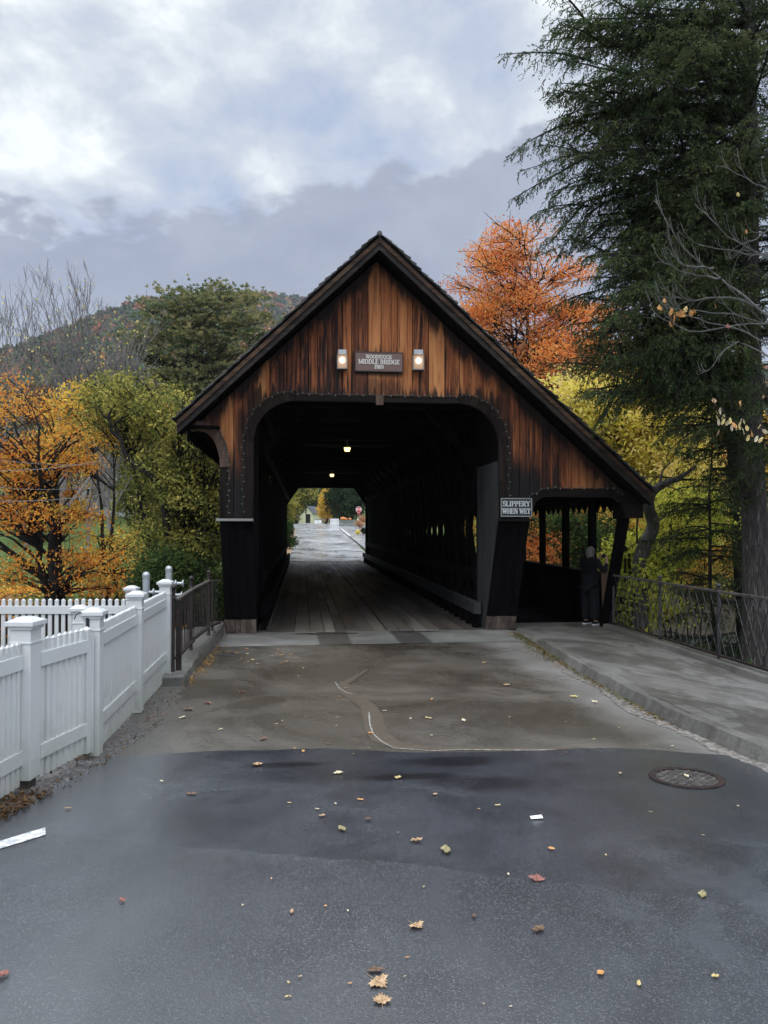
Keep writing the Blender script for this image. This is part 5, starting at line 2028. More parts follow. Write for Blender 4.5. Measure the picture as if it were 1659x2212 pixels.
FL = [(812, 2105, 34, 'brown', 'oval', 'flat wet brown leaf just above the tan pair at the bottom centre of the view'),
      (815, 2130, 62, 'tan', 'maple', 'large tan maple leaf, upper of the pair at the bottom centre'),
      (825, 2173, 52, 'tan', 'maple', 'tan maple leaf lowest in the view at bottom centre'),
      (898, 2007, 46, 'tan', 'maple', 'orange-tan maple leaf lying right of centre above the tan pair'),
      (1163, 2017, 30, 'brown', 'ragged', 'curled brown leaf on the coarse asphalt right of centre'),
      (1160, 1907, 46, 'red', 'maple', 'reddish maple leaf on the seam between coarse and smooth asphalt'),
      (1297, 2112, 22, 'orange', 'ragged', 'small orange leaf on the coarse asphalt at lower right'),
      (1380, 2134, 18, 'yellow', 'oval', 'small yellow oval leaf at lower right, beside the small orange one'),
      (1545, 2119, 18, 'yellow', 'ragged', 'small yellow ragged leaf near the bottom right corner'),
      (1518, 1941, 26, 'olive', 'ragged', 'curled olive leaf on the far right of the coarse asphalt'),
      (963, 1844, 32, 'olive', 'ragged', 'curled olive leaf on smooth asphalt, centre of the road'),
      (900, 1822, 24, 'tan', 'ragged', 'tan leaf just above the curled olive one in the road centre'),
      (1192, 1840, 18, 'orange', 'oval', 'small flat orange leaf on smooth asphalt right of centre'),
      (739, 1797, 22, 'olive', 'ragged', 'dark curled leaf with pale edge left of the road centre'),
      (695, 1768, 18, 'tan', 'oval', 'small flat tan leaf left of centre on the smooth asphalt'),
      (795, 1776, 15, 'brown', 'ragged', 'small brown leaf near the centre of the smooth asphalt'),
      (778, 1731, 13, 'orange', 'oval', 'bright orange speck of a leaf in the middle of the smooth asphalt'),
      (860, 1684, 17, 'yellow', 'ragged', 'pale yellow leaf inside the dark wet patch'),
      (730, 1674, 21, 'cream', 'ragged', 'cream coloured leaf left of the dark wet patch'),
      (556, 1656, 25, 'tan', 'ragged', 'tan curled leaf just below the asphalt seam at left'),
      (413, 1719, 22, 'brown', 'oval', 'flat brown leaf on dark asphalt at left below the seam'),
      (264, 1953, 17, 'red', 'ragged', 'small red-brown leaf alone on the left foreground'),
      (630, 1977, 16, 'tan', 'oval', 'small tan leaf alone left of centre in the foreground'),
      (1024, 1987, 14, 'brown', 'ragged', 'small brown leaf between the foreground maple leaf and the curled one'),
      (4, 2117, 30, 'red', 'ragged', 'red leaf cut by the left edge of the view'),
      (655, 1626, 12, 'orange', 'oval', 'small orange leaf lying on the asphalt seam'),
      (800, 1586, 14, 'orange', 'ragged', 'orange-brown leaf beside the silt trail'),
      (568, 1599, 18, 'brown', 'ragged', 'brown leaf on old asphalt above the seam at left'),
      (393, 1552, 17, 'cream', 'oval', 'cream oval leaf on old asphalt at left'),
      (407, 1535, 20, 'brown', 'ragged', 'dark brown curled leaf near the verge on old asphalt'),
      (449, 1521, 16, 'red', 'ragged', 'dark red leaf on old asphalt, nearest the verge'),
      (522, 1497, 14, 'red', 'oval', 'small red leaf on old asphalt, left of the silt trail'),
      (1094, 1482, 18, 'tan', 'ragged', 'tan folded leaf on old asphalt, right of centre'),
      (1002, 1558, 16, 'cream', 'oval', 'cream oval leaf on old asphalt, just right of centre'),
      (925, 1553, 15, 'yellow', 'oval', 'pale yellow oval leaf on old asphalt near the silt trail'),
      (1240, 1507, 16, 'yellow', 'ragged', 'yellow leaf on old asphalt near the right gutter'),
      (1285, 1518, 18, 'cream', 'oval', 'cream leaf close to the yellow one by the right gutter'),
      (1340, 1674, 12, 'tan', 'oval', 'small tan leaf left of the drain grate'),
      (1483, 1680, 14, 'cream', 'ragged', 'cream leaf lying on the drain grate'),
      (940, 1720, 13, 'tan', 'ragged', 'small tan leaf right of the dark wet patch'),
      (1075, 1745, 11, 'yellow', 'oval', 'tiny yellow leaf right of the centre of the smooth asphalt'),
      (146, 1750, 13, 'tan', 'oval', 'small tan leaf at the road edge beside the near verge'),
      (349, 1691, 10, 'cream', 'oval', 'tiny cream leaf on dark asphalt at left'),
      (1105, 1372, 11, 'yellow', 'ragged', 'yellow leaf at the head of the kerb beside the right portal leg')]
for f_ in FL: fallen(*f_[:5], f_[5])
# the many small ones
cols_ = ['yellow', 'tan', 'cream', 'brown', 'orange', 'cream', 'olive']
for k in range(72):
    px_ = random.uniform(430, 1640); py_ = random.uniform(1400, 2200) if k % 3 else random.uniform(1400, 1620)
    q = on_road(px_, py_)
    if q.x > float(kx(q.y)) - .1 if q.y > 5.2 else False: continue
    zone_ = 'coarse near asphalt' if py_ > 1900 else ('smooth dark asphalt' if py_ > 1625 else 'old brown asphalt')
    side_ = 'left part' if px_ < 760 else ('middle' if px_ < 1130 else 'right part')
    fallen(px_, py_, random.uniform(5, 9.5), cols_[k % 7], 'oval' if k % 2 else 'ragged', 'tiny %s %s leaf scrap on the %s of the %s' % (cols_[k % 7], 'oval' if k % 2 else 'ragged', side_, zone_), 'tiny leaf scraps on the road')
for k in range(26):
    fallen(random.uniform(485, 640), random.uniform(1402, 1445), random.uniform(4.5, 8.5), ['yellow', 'orange', 'tan'][k % 3], 'ragged', 'small %s leaf among those gathered by the left portal leg' % ['yellow', 'orange', 'tan'][k % 3], 'leaves gathered near the left kerb')
# paper scrap
pp = on_road(1158, 1770)
pm_ = MB(); pm_.add([(-.036, -.02, .004), (.036, -.025, .008), (.04, .02, .012), (-.032, .025, .004), (0, 0, .016)], [(0, 1, 4), (1, 2, 4), (2, 3, 4), (3, 0, 4)])
o = pm_.build('paper_scrap', M['white']); o.location = (pp.x, pp.y, pp.z + .008)
tag(o, 'small white scrap of paper on the smooth asphalt', 'paper scrap')
for k, (px_, py_) in enumerate(((150, 1632), (262, 1622))):
    q = on_road(px_, py_)


# drifts of leaves: uncountable litter
def litter(name, label, fn, n, size, m, cat='leaf litter', up=.5):
    P = np.array([fn() for _ in range(n)])
    A = rng.normal(size=(n, 3)); A[:, 2] *= .3
    V, Q = cards(P, A, rng.uniform(.6, 1.2, n) * size, rng.uniform(.5, .9, n) * size, roll=np.array([0, 0, 1.0]) + rng.normal(size=(n, 3)) * .35)
    o = link_mesh(name, V, Q, m)
    tag(o, label, cat, kind='stuff')
    return o


M['litter'] = leafmat('litter_leaves', [(.03, .02, .012), (.06, .035, .018), (.10, .055, .025), (.20, .11, .045), (.07, .055, .03)], .1)
M['litter_o'] = leafmat('litter_gold', [(.06, .035, .018), (.20, .10, .03), (.36, .22, .06), (.12, .06, .025)], .1)


def f1():
    y = random.uniform(3.2, 5.4) if random.random() < .9 else random.uniform(5.4, 9.3)
    x = float(vin(y)) - abs(random.gauss(0, .35)) + .02
    return (x, y, road_z(y) + random.uniform(.006, .035))


litter('leaf_litter', 'brown and orange leaf litter on the verge under the near fence', f1, 5200, .026, M['litter'])


def f2():
    y = random.uniform(9.6, 13.2)
    return (-1.41 + abs(random.gauss(0, .07)), y, road_z(y) + random.uniform(.004, .03))


litter('leaf_litter', 'golden leaves drifted against the left concrete kerb', f2, 220, .034, M['litter_o'])


def f3():
    y = random.uniform(6.5, 14.2)
    if random.random() < .5: y = random.uniform(10.2, 14.3)
    return (float(kx(y)) - .02 - abs(random.gauss(0, .07)), y, road_z(y) + random.uniform(.004, .03))


litter('leaf_litter', 'dry crumbs and leaves lying in the right gutter', f3, 900, .028, M['litter'])
M['moss'] = leafmat('kerb_moss', [(.035, .035, .015), (.08, .075, .03), (.15, .14, .05), (.07, .055, .03)], .2)


def f4():
    y = random.choice((random.uniform(10.8, 14.2), random.uniform(10.8, 14.2), random.uniform(7.0, 10.8)))
    w_ = .13 if y > 10.8 else .04
    return (float(kx(y)) - .03 - abs(random.gauss(0, w_)) * .8, y, road_z(y) + random.uniform(.002, .05 if y > 10.8 else .03))


o = litter('kerb_weeds', 'mossy green weeds growing along the right kerb', f4, 1700, .026, M['moss'], 'weeds')


def f5():
    y = random.uniform(3.6, 5.7)
    return (random.uniform(-3.2, -1.95), y, road_z(y) + random.uniform(.0, .05) - .02)


litter('verge_moss', 'moss and short weeds on the earth under the near fence', f5, 2500, .03, M['moss'], 'weeds')
# ---------------------------------------------------------------- trees
def bez(p0, p1, p2, n):
    t = np.linspace(0, 1, n)[:, None]
    return (1 - t) ** 2 * p0 + 2 * t * (1 - t) * p1 + t ** 2 * p2


class TB:
    """numpy tube collector"""
    def __init__(s, n=5):
        s.V = []; s.F = []; s.c = 0; s.n = n

    def tube(s, P, Rr, n=None):
        n = n or s.n
        P = np.asarray(P, float); m = len(P)
        T = np.gradient(P, axis=0)
        T /= np.maximum(np.linalg.norm(T, axis=1, keepdims=True), 1e-9)
        ref = np.array([1.0, 0, 0]) if abs(T[0, 0]) < .9 else np.array([0, 1.0, 0])
        X = np.cross(T, ref); X /= np.maximum(np.linalg.norm(X, axis=1, keepdims=True), 1e-9)
        Y = np.cross(T, X)
        a = 2 * np.pi * np.arange(n) / n
        Rr = np.broadcast_to(np.asarray(Rr, float), (m,))
        V = P[:, None, :] + (X[:, None, :] * np.cos(a)[None, :, None] + Y[:, None, :] * np.sin(a)[None, :, None]) * Rr[:, None, None]
        i = np.arange(m - 1)[:, None] * n + np.arange(n)[None, :]
        j = np.arange(m - 1)[:, None] * n + (np.arange(n)[None, :] + 1) % n
        F = np.stack([i, j, j + n, i + n], -1).reshape(-1, 4) + s.c
        s.V.append(V.reshape(-1, 3)); s.F.append(F); s.c += m * n

    def build(s, name, m, parent, smooth=True):
        if not s.V: return None
        return link_mesh(name, np.concatenate(s.V), np.concatenate(s.F).astype(np.int32), m, parent, smooth)


class CB:
    """card collector"""
    def __init__(s): s.V = []; s.n = 0
    def add(s, P, A, L, W, roll=None):
        V, Q = cards(np.asarray(P, float), np.asarray(A, float), L, W, roll)
        s.V.append(V); s.n += len(V) // 4
    def build(s, name, m, parent):
        if not s.V: return None
        V = np.concatenate(s.V)
        return link_mesh(name, V, np.arange(len(V), dtype=np.int32).reshape(-1, 4), m, parent)


def wobble(P, a, keep_ends=True):
    n = len(P)
    W = rng.normal(size=(n, 3)) * a
    W = (W + np.roll(W, 1, 0)) / 2
    if keep_ends: W[0] = 0; W[-1] = 0
    return P + W


def crown_tree(name, label, cat, base, blobs, d, nclump, leaves_per, leaf, leafm, barkm, trunk_r, group=None, flat=.6, clump_r=.7, top=None, lean=(0, 0), droop=.15, twig_r=.012, stems=1, depth_r=None, limb_r=.3, shell=.45, up=.4, trunk_top=.75, elong=1.6):
    """blobs: list of (px, py, rx, ry) in picture pixels of the layout drawing at distance d"""
    base = np.array(base, float)
    root = empty(name, tuple(base))
    tag(root, label, cat, group)
    k = d / FPX
    els = []
    for (px_, py_, rx_, ry_) in blobs:
        c = at_d(px_, py_, d)
        c = np.array(c) - base
        rd = (depth_r if depth_r else .8 * rx_ * k)
        els.append((c, np.array([rx_ * k, rd, ry_ * k])))
    zs = [e[0][2] + e[1][2] for e in els]
    ztop = max(zs) if top is None else top
    vol = np.array([e[1].prod() ** (2 / 3) for e in els]); vol /= vol.sum()
    # trunk(s)
    tr = TB(9); lim = TB(5); tw = TB(4)
    trunks = []
    cen = sum(e[0] * v for e, v in zip(els, vol))
    for s_ in range(stems):
        a = 2 * math.pi * s_ / max(stems, 1) + 1.0
        spread = 0 if stems == 1 else .38
        tip = np.array([cen[0] + lean[0] + math.cos(a) * spread * els[0][1][0], cen[1] + lean[1] + math.sin(a) * spread * els[0][1][1], ztop * trunk_top])
        b0 = np.array([math.cos(a) * trunk_r * .8, math.sin(a) * trunk_r * .8, -.4]) if stems > 1 else np.array([0, 0, -.4])
        mid = np.array([tip[0] * .25 + b0[0] * .6, tip[1] * .25 + b0[1] * .6, tip[2] * .5])
        P = wobble(bez(b0, mid, tip, 14), trunk_r * .35)
        rr = trunk_r * (1 - np.linspace(0, 1, 14) ** .8 * .86) * (1 if stems == 1 else .62)
        rr[0] *= 1.5; rr[1] *= 1.12
        tr.tube(P, rr)
        trunks.append((P, rr))
    leafc = CB()
    clumps = []
    for e, v in zip(els, vol):
        n = max(2, int(round(nclump * v)))
        q = rng.normal(size=(n, 3)); q /= np.linalg.norm(q, axis=1, keepdims=True)
        r_ = (shell + (1 - shell) * rng.random(n) ** .6)
        clumps.append(e[0] + q * r_[:, None] * e[1])
    clumps = np.concatenate(clumps)
    clumps = clumps[clumps[:, 2] > .4]
    for c in clumps:
        P, rr = trunks[rng.integers(len(trunks))]
        hd = np.linalg.norm((c - P[-1])[:2])
        tz_ = np.clip(c[2] - .55 * np.linalg.norm((c - P[len(P) // 2])[:2]) - .3, ztop * .12, P[-1, 2])
        i = int(np.argmin(np.abs(P[:, 2] - tz_)))
        i = min(max(i, 2), len(P) - 1)
        p0 = P[i]
        L = np.linalg.norm(c - p0)
        m_ = (p0 + c) / 2 + np.array([0, 0, .10 * L]) + rng.normal(size=3) * .06 * L
        B = wobble(bez(p0, m_, c, 8), .02 * L)
        r0 = min(rr[i] * .6, limb_r * trunk_r * (.5 + L / 6))
        lim.tube(B, np.linspace(r0, twig_r * 1.3, 8))
        nt = 5
        for _ in range(nt):
            q = rng.normal(size=3); q[2] = q[2] * flat + .1
            q = q / np.linalg.norm(q) * clump_r * rng.uniform(.6, 1.25)
            s0 = B[rng.integers(4, 8)]
            e1 = c + q
            tw.tube(bez(s0, (s0 + e1) / 2 + rng.normal(size=3) * .1 * clump_r, e1, 4), np.linspace(twig_r, twig_r * .4, 4), 3)
        n = int(leaves_per * rng.uniform(.55, 1.35))
        if n <= 0: continue
        q = rng.normal(size=(n, 3)); q /= np.linalg.norm(q, axis=1, keepdims=True)
        q *= (rng.random((n, 1)) ** .45) * clump_r * 1.15
        q[:, 2] *= flat
        q[:, 2] -= droop * (q[:, 0] ** 2 + q[:, 1] ** 2) / clump_r
        A = rng.normal(size=(n, 3)); A[:, 2] -= .3
        roll = rng.normal(size=(n, 3)) * .7 + np.array([0, 0, up])
        leafc.add(c + q, A, np.clip(rng.lognormal(-.08, .36, n), .4, 2.0) * leaf, rng.uniform(.7, 1.1, n) * leaf / elong, roll)
    tr.build('trunk', barkm, root)
    lim.build('limbs', barkm, root)
    tw.build('twigs', barkm, root)
    leafc.build('crown', leafm, root)
    return root


LFM = {
    'orange': leafmat('maple_orange', [(.42, .12, .03), (.66, .22, .04), (.78, .34, .06), (.74, .46, .09), (.46, .36, .08)], .45),
    'gold': leafmat('maple_gold', [(.42, .26, .04), (.62, .42, .07), (.76, .54, .10), (.66, .32, .06), (.40, .38, .08)], .45),
    'redor': leafmat('maple_red_orange', [(.46, .11, .04), (.70, .20, .055), (.80, .30, .075), (.76, .42, .13), (.52, .15, .065)], .5),
    'yellow': leafmat('yellow_leaves', [(.46, .44, .07), (.80, .70, .12), (.92, .80, .20), (.94, .76, .32), (.80, .52, .16)], .55),
    'yelgreen': leafmat('yellow_green_leaves', [(.05, .065, .022), (.11, .125, .034), (.22, .22, .055), (.38, .34, .08), (.54, .44, .12)], .35),
    'green': leafmat('green_leaves', [(.012, .028, .010), (.03, .055, .018), (.055, .085, .025), (.09, .11, .03)], .25),
    'darkgreen': leafmat('dark_green_leaves', [(.008, .018, .010), (.018, .034, .016), (.035, .055, .022), (.06, .08, .03)], .2),
    'hemlock': leafmat('hemlock_needles', [(.022, .036, .018), (.045, .068, .030), (.078, .102, .042), (.13, .145, .06)], .35),
    'pine': leafmat('pine_needles', [(.06, .095, .05), (.13, .17, .075), (.26, .26, .11), (.46, .37, .17)], .5),
    'rust': leafmat('rusty_leaves', [(.10, .05, .03), (.20, .10, .05), (.28, .16, .08), (.14, .12, .06)], .3),
    'mum': leafmat('pale_orange_flowers', [(.35, .14, .07), (.55, .28, .16), (.62, .40, .26), (.12, .12, .05)], .2),
    'lime': leafmat('lime_leaves', [(.26, .32, .04), (.54, .58, .09), (.80, .76, .13), (.90, .80, .20)], .55),
}
TR = 'trees behind the bridge'


# --- hemlocks
def hemlock(label, base, height, limbs, nrand, rmax, trunk_r, lean=(0, 0), z0=2.2, seed=1, dens=1.0, barkm=None, zmax=None, azr=None, cat='tree', name='hemlock_tree', nsub=2):
    """limbs: explicit tips (world points); nrand: filler limbs"""
    g = np.random.default_rng(seed)
    base = np.array(base, float)
    root = empty(name, tuple(base))
    tag(root, label, cat)
    tr = TB(14); lim = TB(5); tw = TB(3); lc = CB()
    n = 20
    t = np.linspace(0, 1, n)
    P = np.stack([lean[0] * t, lean[1] * t, -.5 + (height + .5) * t], -1)
    P[1:-1, :2] += np.cumsum(g.normal(size=(n - 2, 2)) * .02, 0)
    rr = trunk_r * (1 - .85 * t)
    rr[0] *= 1.4; rr[1] *= 1.08
    tr.tube(P, rr)
    L_ = []
    for tp in limbs:
        tp = np.array(tp) - base
        L_.append(tp)
    for _ in range(nrand):
        z = z0 + (min(zmax or height, height * .97) - z0) * g.random() ** .9
        fr = 1 - (z / height) ** 1.3
        a = g.uniform(*(azr or (0, 2 * np.pi)))
        ln = rmax * fr * g.uniform(.45, 1.0) + .4
        L_.append(np.array([math.cos(a) * ln + lean[0] * z / height, math.sin(a) * ln + lean[1] * z / height, z + g.uniform(-.9, .15) * ln * .3]))
    def foliage(B):
        T = np.gradient(B, axis=0); T /= np.linalg.norm(T, axis=1, keepdims=True)
        dist = np.concatenate([[0], np.cumsum(np.linalg.norm(np.diff(B, axis=0), axis=1))])
        Lt = dist[-1]
        s_ = min(.35, .12 * Lt)
        while s_ < Lt:
            u = s_ / Lt
            c = np.array([np.interp(s_, dist, B[:, j]) for j in range(3)])
            tt = np.array([np.interp(s_, dist, T[:, j]) for j in range(3)])
            side = np.cross(tt, [0, 0, 1.0]); side /= np.linalg.norm(side) + 1e-9
            for sg_ in (-1, 1):
                if g.random() > .88: continue
                l2 = (1 - u) ** .6 * min(.85, .32 * Lt) * g.uniform(.4, 1.15) + .10
                dirv = tt * g.uniform(.4, 1.0) + side * sg_ * g.uniform(.4, 1.0) + np.array([0, 0, g.uniform(-.45, .35)])
                dirv /= np.linalg.norm(dirv)
                q = bez(c, c + dirv * l2 * .55 + np.array([0, 0, .05 * l2]), c + dirv * l2 + np.array([0, 0, -g.uniform(.1, .5) * l2]), 5)
                tw.tube(q, np.linspace(.005, .002, 5), 3)
                # third order twiglets, drooping, all with flat needles
                nt = int(l2 / .055 * dens) + 2
                uu = g.random(nt) ** .8 * 3.999
                i0 = uu.astype(int); fr_ = (uu - i0)[:, None]
                pc = q[i0] * (1 - fr_) + q[i0 + 1] * fr_
                td = q[-1] - q[0]; td /= np.linalg.norm(td) + 1e-9
                sd = np.cross(td, [0, 0, 1.0])
                A = td * g.uniform(.2, .9, (nt, 1)) + sd * g.choice([-1, 1], nt)[:, None] * g.uniform(.3, 1.0, (nt, 1)) + np.array([0, 0, -1.0]) * g.uniform(-.1, .8, (nt, 1))
                A /= np.linalg.norm(A, axis=1, keepdims=True)
                ll = g.uniform(.07, .20, nt)
                k = 5
                f = (np.arange(k) + .5) / k
                C = pc[:, None, :] + A[:, None, :] * (ll[:, None] * f[None])[:, :, None]
                C[:, :, 2] -= .25 * (ll[:, None] * f[None] ** 2)
                D = A[:, None, :] + g.normal(size=(nt, k, 3)) * .45
                C = C.reshape(-1, 3) + g.normal(size=(nt * k, 3)) * .006
                D = D.reshape(-1, 3)
                lc.add(C, D, g.uniform(.038, .075, nt * k), g.uniform(.013, .024, nt * k), np.array([0, 0, 1.0]) + g.normal(size=(nt * k, 3)) * .6)
            s_ += g.uniform(.09, .16) / dens ** .5

    def limb(p0, tp, sub):
        L = np.linalg.norm(tp - p0)
        mid = (p0 + tp) / 2 + np.array([0, 0, g.uniform(.02, .15) * L]) + g.normal(size=3) * .05 * L
        m_ = max(8, int(L / .2))
        B = bez(p0, mid, tp, m_)
        B = B + np.cumsum(g.normal(size=B.shape) * .012, 0) * np.linspace(0, 1, m_)[:, None]
        lim.tube(B, np.linspace(.010 + .010 * L, .004, m_))
        foliage(B)
        if sub:
            for _ in range(sub):
                i = g.integers(m_ // 3, m_ - 2)
                dv = tp - p0; dv /= np.linalg.norm(dv)
                q = g.normal(size=3) * np.array([.6, .6, .45]) + dv * .9 + np.array([0, 0, -.12])
                q /= np.linalg.norm(q)
                limb(B[i], B[i] + q * g.uniform(.28, .5) * min(L, 3.2), 0)

    for tp in L_:
        hd = np.linalg.norm(tp[:2])
        zr = np.clip(tp[2] + g.uniform(-.12, .25) * hd, .8, height * .98)
        p0 = np.array([np.interp(zr, P[:, 2], P[:, 0]), np.interp(zr, P[:, 2], P[:, 1]), zr])
        limb(p0, tp, nsub if np.linalg.norm(tp - p0) > 1.6 else 0)
    tr.build('trunk', barkm or M['bark_grey'], root)
    lim.build('limbs', M['bark_dark'], root)
    tw.build('twigs', M['bark_dark'], root)
    lc.build('needles', LFM['hemlock'], root)
    print('hemlock cards', lc.n)
    return root


hb = at_d(1624, 1400, 13.0)
hx, hy = hb.x, hb.y
tips = []
for (px_, py_, d) in [(1142, 25, 12.5), (1128, 75, 13), (1165, 110, 13.6), (1118, 185, 12.6), (1125, 240, 13), (1128, 285, 12.8), (1160, 340, 13.2), (1235, 250, 12), (1220, 300, 14),
                      (1115, 398, 13.2), (1145, 430, 13.5), (1245, 400, 13.8), (1195, 480, 14.0), (1240, 520, 12.6), (1255, 590, 13.5), (1225, 640, 13.8), (1185, 700, 13.2), (1200, 735, 13.8), (1235, 770, 12.8),
                      (1270, 830, 13.5), (1310, 845, 13), (1340, 800, 12.4), (1300, 700, 12.2), (1385, 880, 13), (1430, 905, 12.4), (1330, 600, 12), (1380, 700, 11.8), (1350, 480, 11.9),
                      (1470, 960, 13), (1490, 1010, 13.2), (1520, 1040, 12.5), (1560, 1075, 12.4), (1450, 830, 11.8), (1500, 900, 11.8), (1340, 50, 12), (1260, 60, 13.5), (1300, 140, 12.3), (1320, 330, 12.5), (1285, 420, 12.5), (1280, 560, 14), (1700, 1010, 12), (1650, 950, 11.5)]:
    tips.append(tuple(at_d(px_ + (1624 - px_) * .14, py_ + 20, d)))
fg_ = np.random.default_rng(77)
fill_ = [tuple(at_d(fg_.uniform(1290, 1600), fg_.uniform(430, 900), fg_.uniform(11.2, 14.6))) for _ in range(85)]
fill_ += [tuple(at_d(fg_.uniform(1290, 1600), fg_.uniform(-20, 430), fg_.uniform(11.5, 14.5))) for _ in range(16)]
fill_ += [tuple(at_d(px_, py_, fg_.uniform(12.3, 13.6))) for (px_, py_) in [(1215, 60), (1230, 130), (1215, 215), (1190, 250), (1200, 300), (1200, 345), (1190, 90), (1215, 180), (1230, 320), (1160, 455), (1185, 440), (1215, 500)]]
fill_ = [q for q in fill_ if not (q[0] / q[1] < .52 and q[2] < 4.4)]
hemlock('tall dark hemlock with a stout grey trunk behind the right iron railing', (hx, hy, tz(hx, hy)), 17.5 - tz(hx, hy), tips + fill_, 70, 3.9, .25, (.25, .3), 4.2, 3, .9, zmax=13.5, nsub=3)
h2 = at_d(1622, 1300, 16.5)
tips2 = [tuple(at_d(px_, py_, 16)) for (px_, py_) in [(1330, 620), (1300, 760), (1350, 860), (1400, 560), (1420, 950), (1330, 300), (1340, 180), (1380, 60), (1280, 250)]]
hemlock('second dark hemlock standing just behind the stout-trunked one', (h2.x, h2.y, tz(h2.x, h2.y)), 19 - tz(h2.x, h2.y), tips2, 30, 3.4, .17, (-1.2, .2), 8.2, 5, .75, barkm=M['bark_dark'], zmax=14.5)
h3 = at_d(1745, 1300, 14.5)
hemlock('dark hemlock at the right edge of the view, mostly cut off', (h3.x, h3.y, tz(h3.x, h3.y)), 17 - tz(h3.x, h3.y), [], 34, 3.0, .22, (0, 0), 5.2, 8, .7, barkm=M['bark_dark'], zmax=13.5, azr=(1.6, 4.8))
# young hemlocks behind the railing
h4 = at_d(1540, 1380, 15.2)
z4 = tz(h4.x, h4.y)
hemlock('low young hemlock with drooping green sprays behind the right railing', (h4.x, h4.y, z4), 4.6 - z4 - .2, [tuple(at_d(px_, py_, dd_)) for (px_, py_, dd_) in [(1440, 1215, 14.6), (1452, 1270, 14.4), (1470, 1330, 14.3), (1500, 1390, 14.2), (1435, 1160, 15), (1590, 1150, 14.6), (1480, 1100, 15.2), (1560, 1350, 14.2)]],
        55, 2.1, .06, (0, 0), .3, 12, 1.0, barkm=M['bark_dark'])
h5 = at_d(1720, 1380, 13.6)
z5 = tz(h5.x, h5.y)
hemlock('bushy young hemlock right of the stout grey trunk', (h5.x, h5.y, z5), 4.0 - z5, [], 32, 1.6, .05, (0, 0), .3, 13, .9, barkm=M['bark_dark'])

# --- red-orange maple right of the gable
b = at_d(1130, 1000, 33)
crown_tree('maple_tree', 'tall red-orange maple with fanned bare stems right of the gable', 'tree', (b.x, b.y, -1.5),
           [(1065, 610, 80, 75), (1130, 560, 75, 65), (1195, 640, 60, 80), (1110, 690, 100, 70), (1030, 690, 40, 60), (1225, 730, 70, 60), (1160, 780, 120, 55), (1070, 520, 40, 35)], 33, 125, 220, .12, LFM['redor'], M['bark_dark'], .2, TR, flat=.5, clump_r=.85, shell=.3, stems=5, twig_r=.022, limb_r=.35, depth_r=2.6, trunk_top=.9)
b = at_d(1290, 1000, 30)
crown_tree('maple_tree', 'smaller orange maple between the red-orange one and the hemlock', 'tree', (b.x, b.y, -1.5),
           [(1240, 790, 90, 60), (1300, 730, 60, 70), (1500, 850, 70, 60), (1380, 780, 60, 50)], 30, 70, 95, .15, LFM['redor'], M['bark_dark'], .15, TR, flat=.5, clump_r=.8, stems=2, twig_r=.018, depth_r=2)
# --- yellow mass right of the roof
for i, (px_, d, bl, key, lab, nc) in enumerate([
    (1290, 20.5, [(1290, 900, 95, 70), (1230, 860, 50, 45), (1350, 870, 60, 60), (1370, 960, 80, 80)], 'yellow', 'bright yellow tree just right of the roof slope', 120),
    (1440, 20, [(1450, 940, 80, 90), (1480, 1010, 80, 60), (1400, 1060, 70, 60), (1540, 1100, 60, 60)], 'yellow', 'bright yellow tree behind the hemlock branches', 110),
    (1345, 17.5, [(1460, 1090, 60, 45), (1490, 1140, 60, 50), (1430, 1170, 50, 50), (1380, 1200, 45, 60)], 'lime', 'lime-yellow sapling beside the winding grey trunk', 85),
    (1500, 24, [(1510, 1060, 80, 60), (1440, 1100, 50, 50), (1560, 1130, 60, 60), (1480, 1200, 80, 60)], 'gold', 'orange-gold tree low behind the right railing', 80),
    (1250, 27, [(1200, 1080, 90, 50), (1290, 1120, 80, 60), (1380, 1090, 60, 50)], 'gold', 'orange tree seen through the footway openings', 80),
    (1230, 25, [(1220, 1150, 70, 45), (1290, 1180, 70, 55), (1360, 1200, 50, 60)], 'green', 'green tree seen through the footway openings', 90),
    (1160, 30, [(1170, 1130, 50, 50), (1165, 1180, 50, 40)], 'redor', 'small red-orange tree seen at the left of the footway openings', 45),
    (1340, 17.0, [(1345, 1300, 50, 70), (1400, 1330, 60, 60), (1370, 1220, 40, 50)], 'lime', 'yellow-green undergrowth shrub against the right railing', 70),
    (1620, 22, [(1640, 1080, 60, 60), (1600, 1160, 60, 70), (1650, 940, 40, 50)], 'gold', 'gold tree behind the stout grey trunk', 60),
]):
    b = at_d(px_, 1300, d)
    crown_tree('yellow_tree' if key in ('yellow', 'lime') else 'small_tree', lab, 'tree', (b.x, b.y, tz(b.x, b.y)), bl, d, int(nc * .85), 95, .11 if d < 19 else .13, LFM[key], M['bark_dark'], .07, 'autumn trees on the right bank', flat=.6, clump_r=.5 if d < 19 else .62, stems=3, twig_r=.010, depth_r=1.3, limb_r=.3, trunk_top=.8)
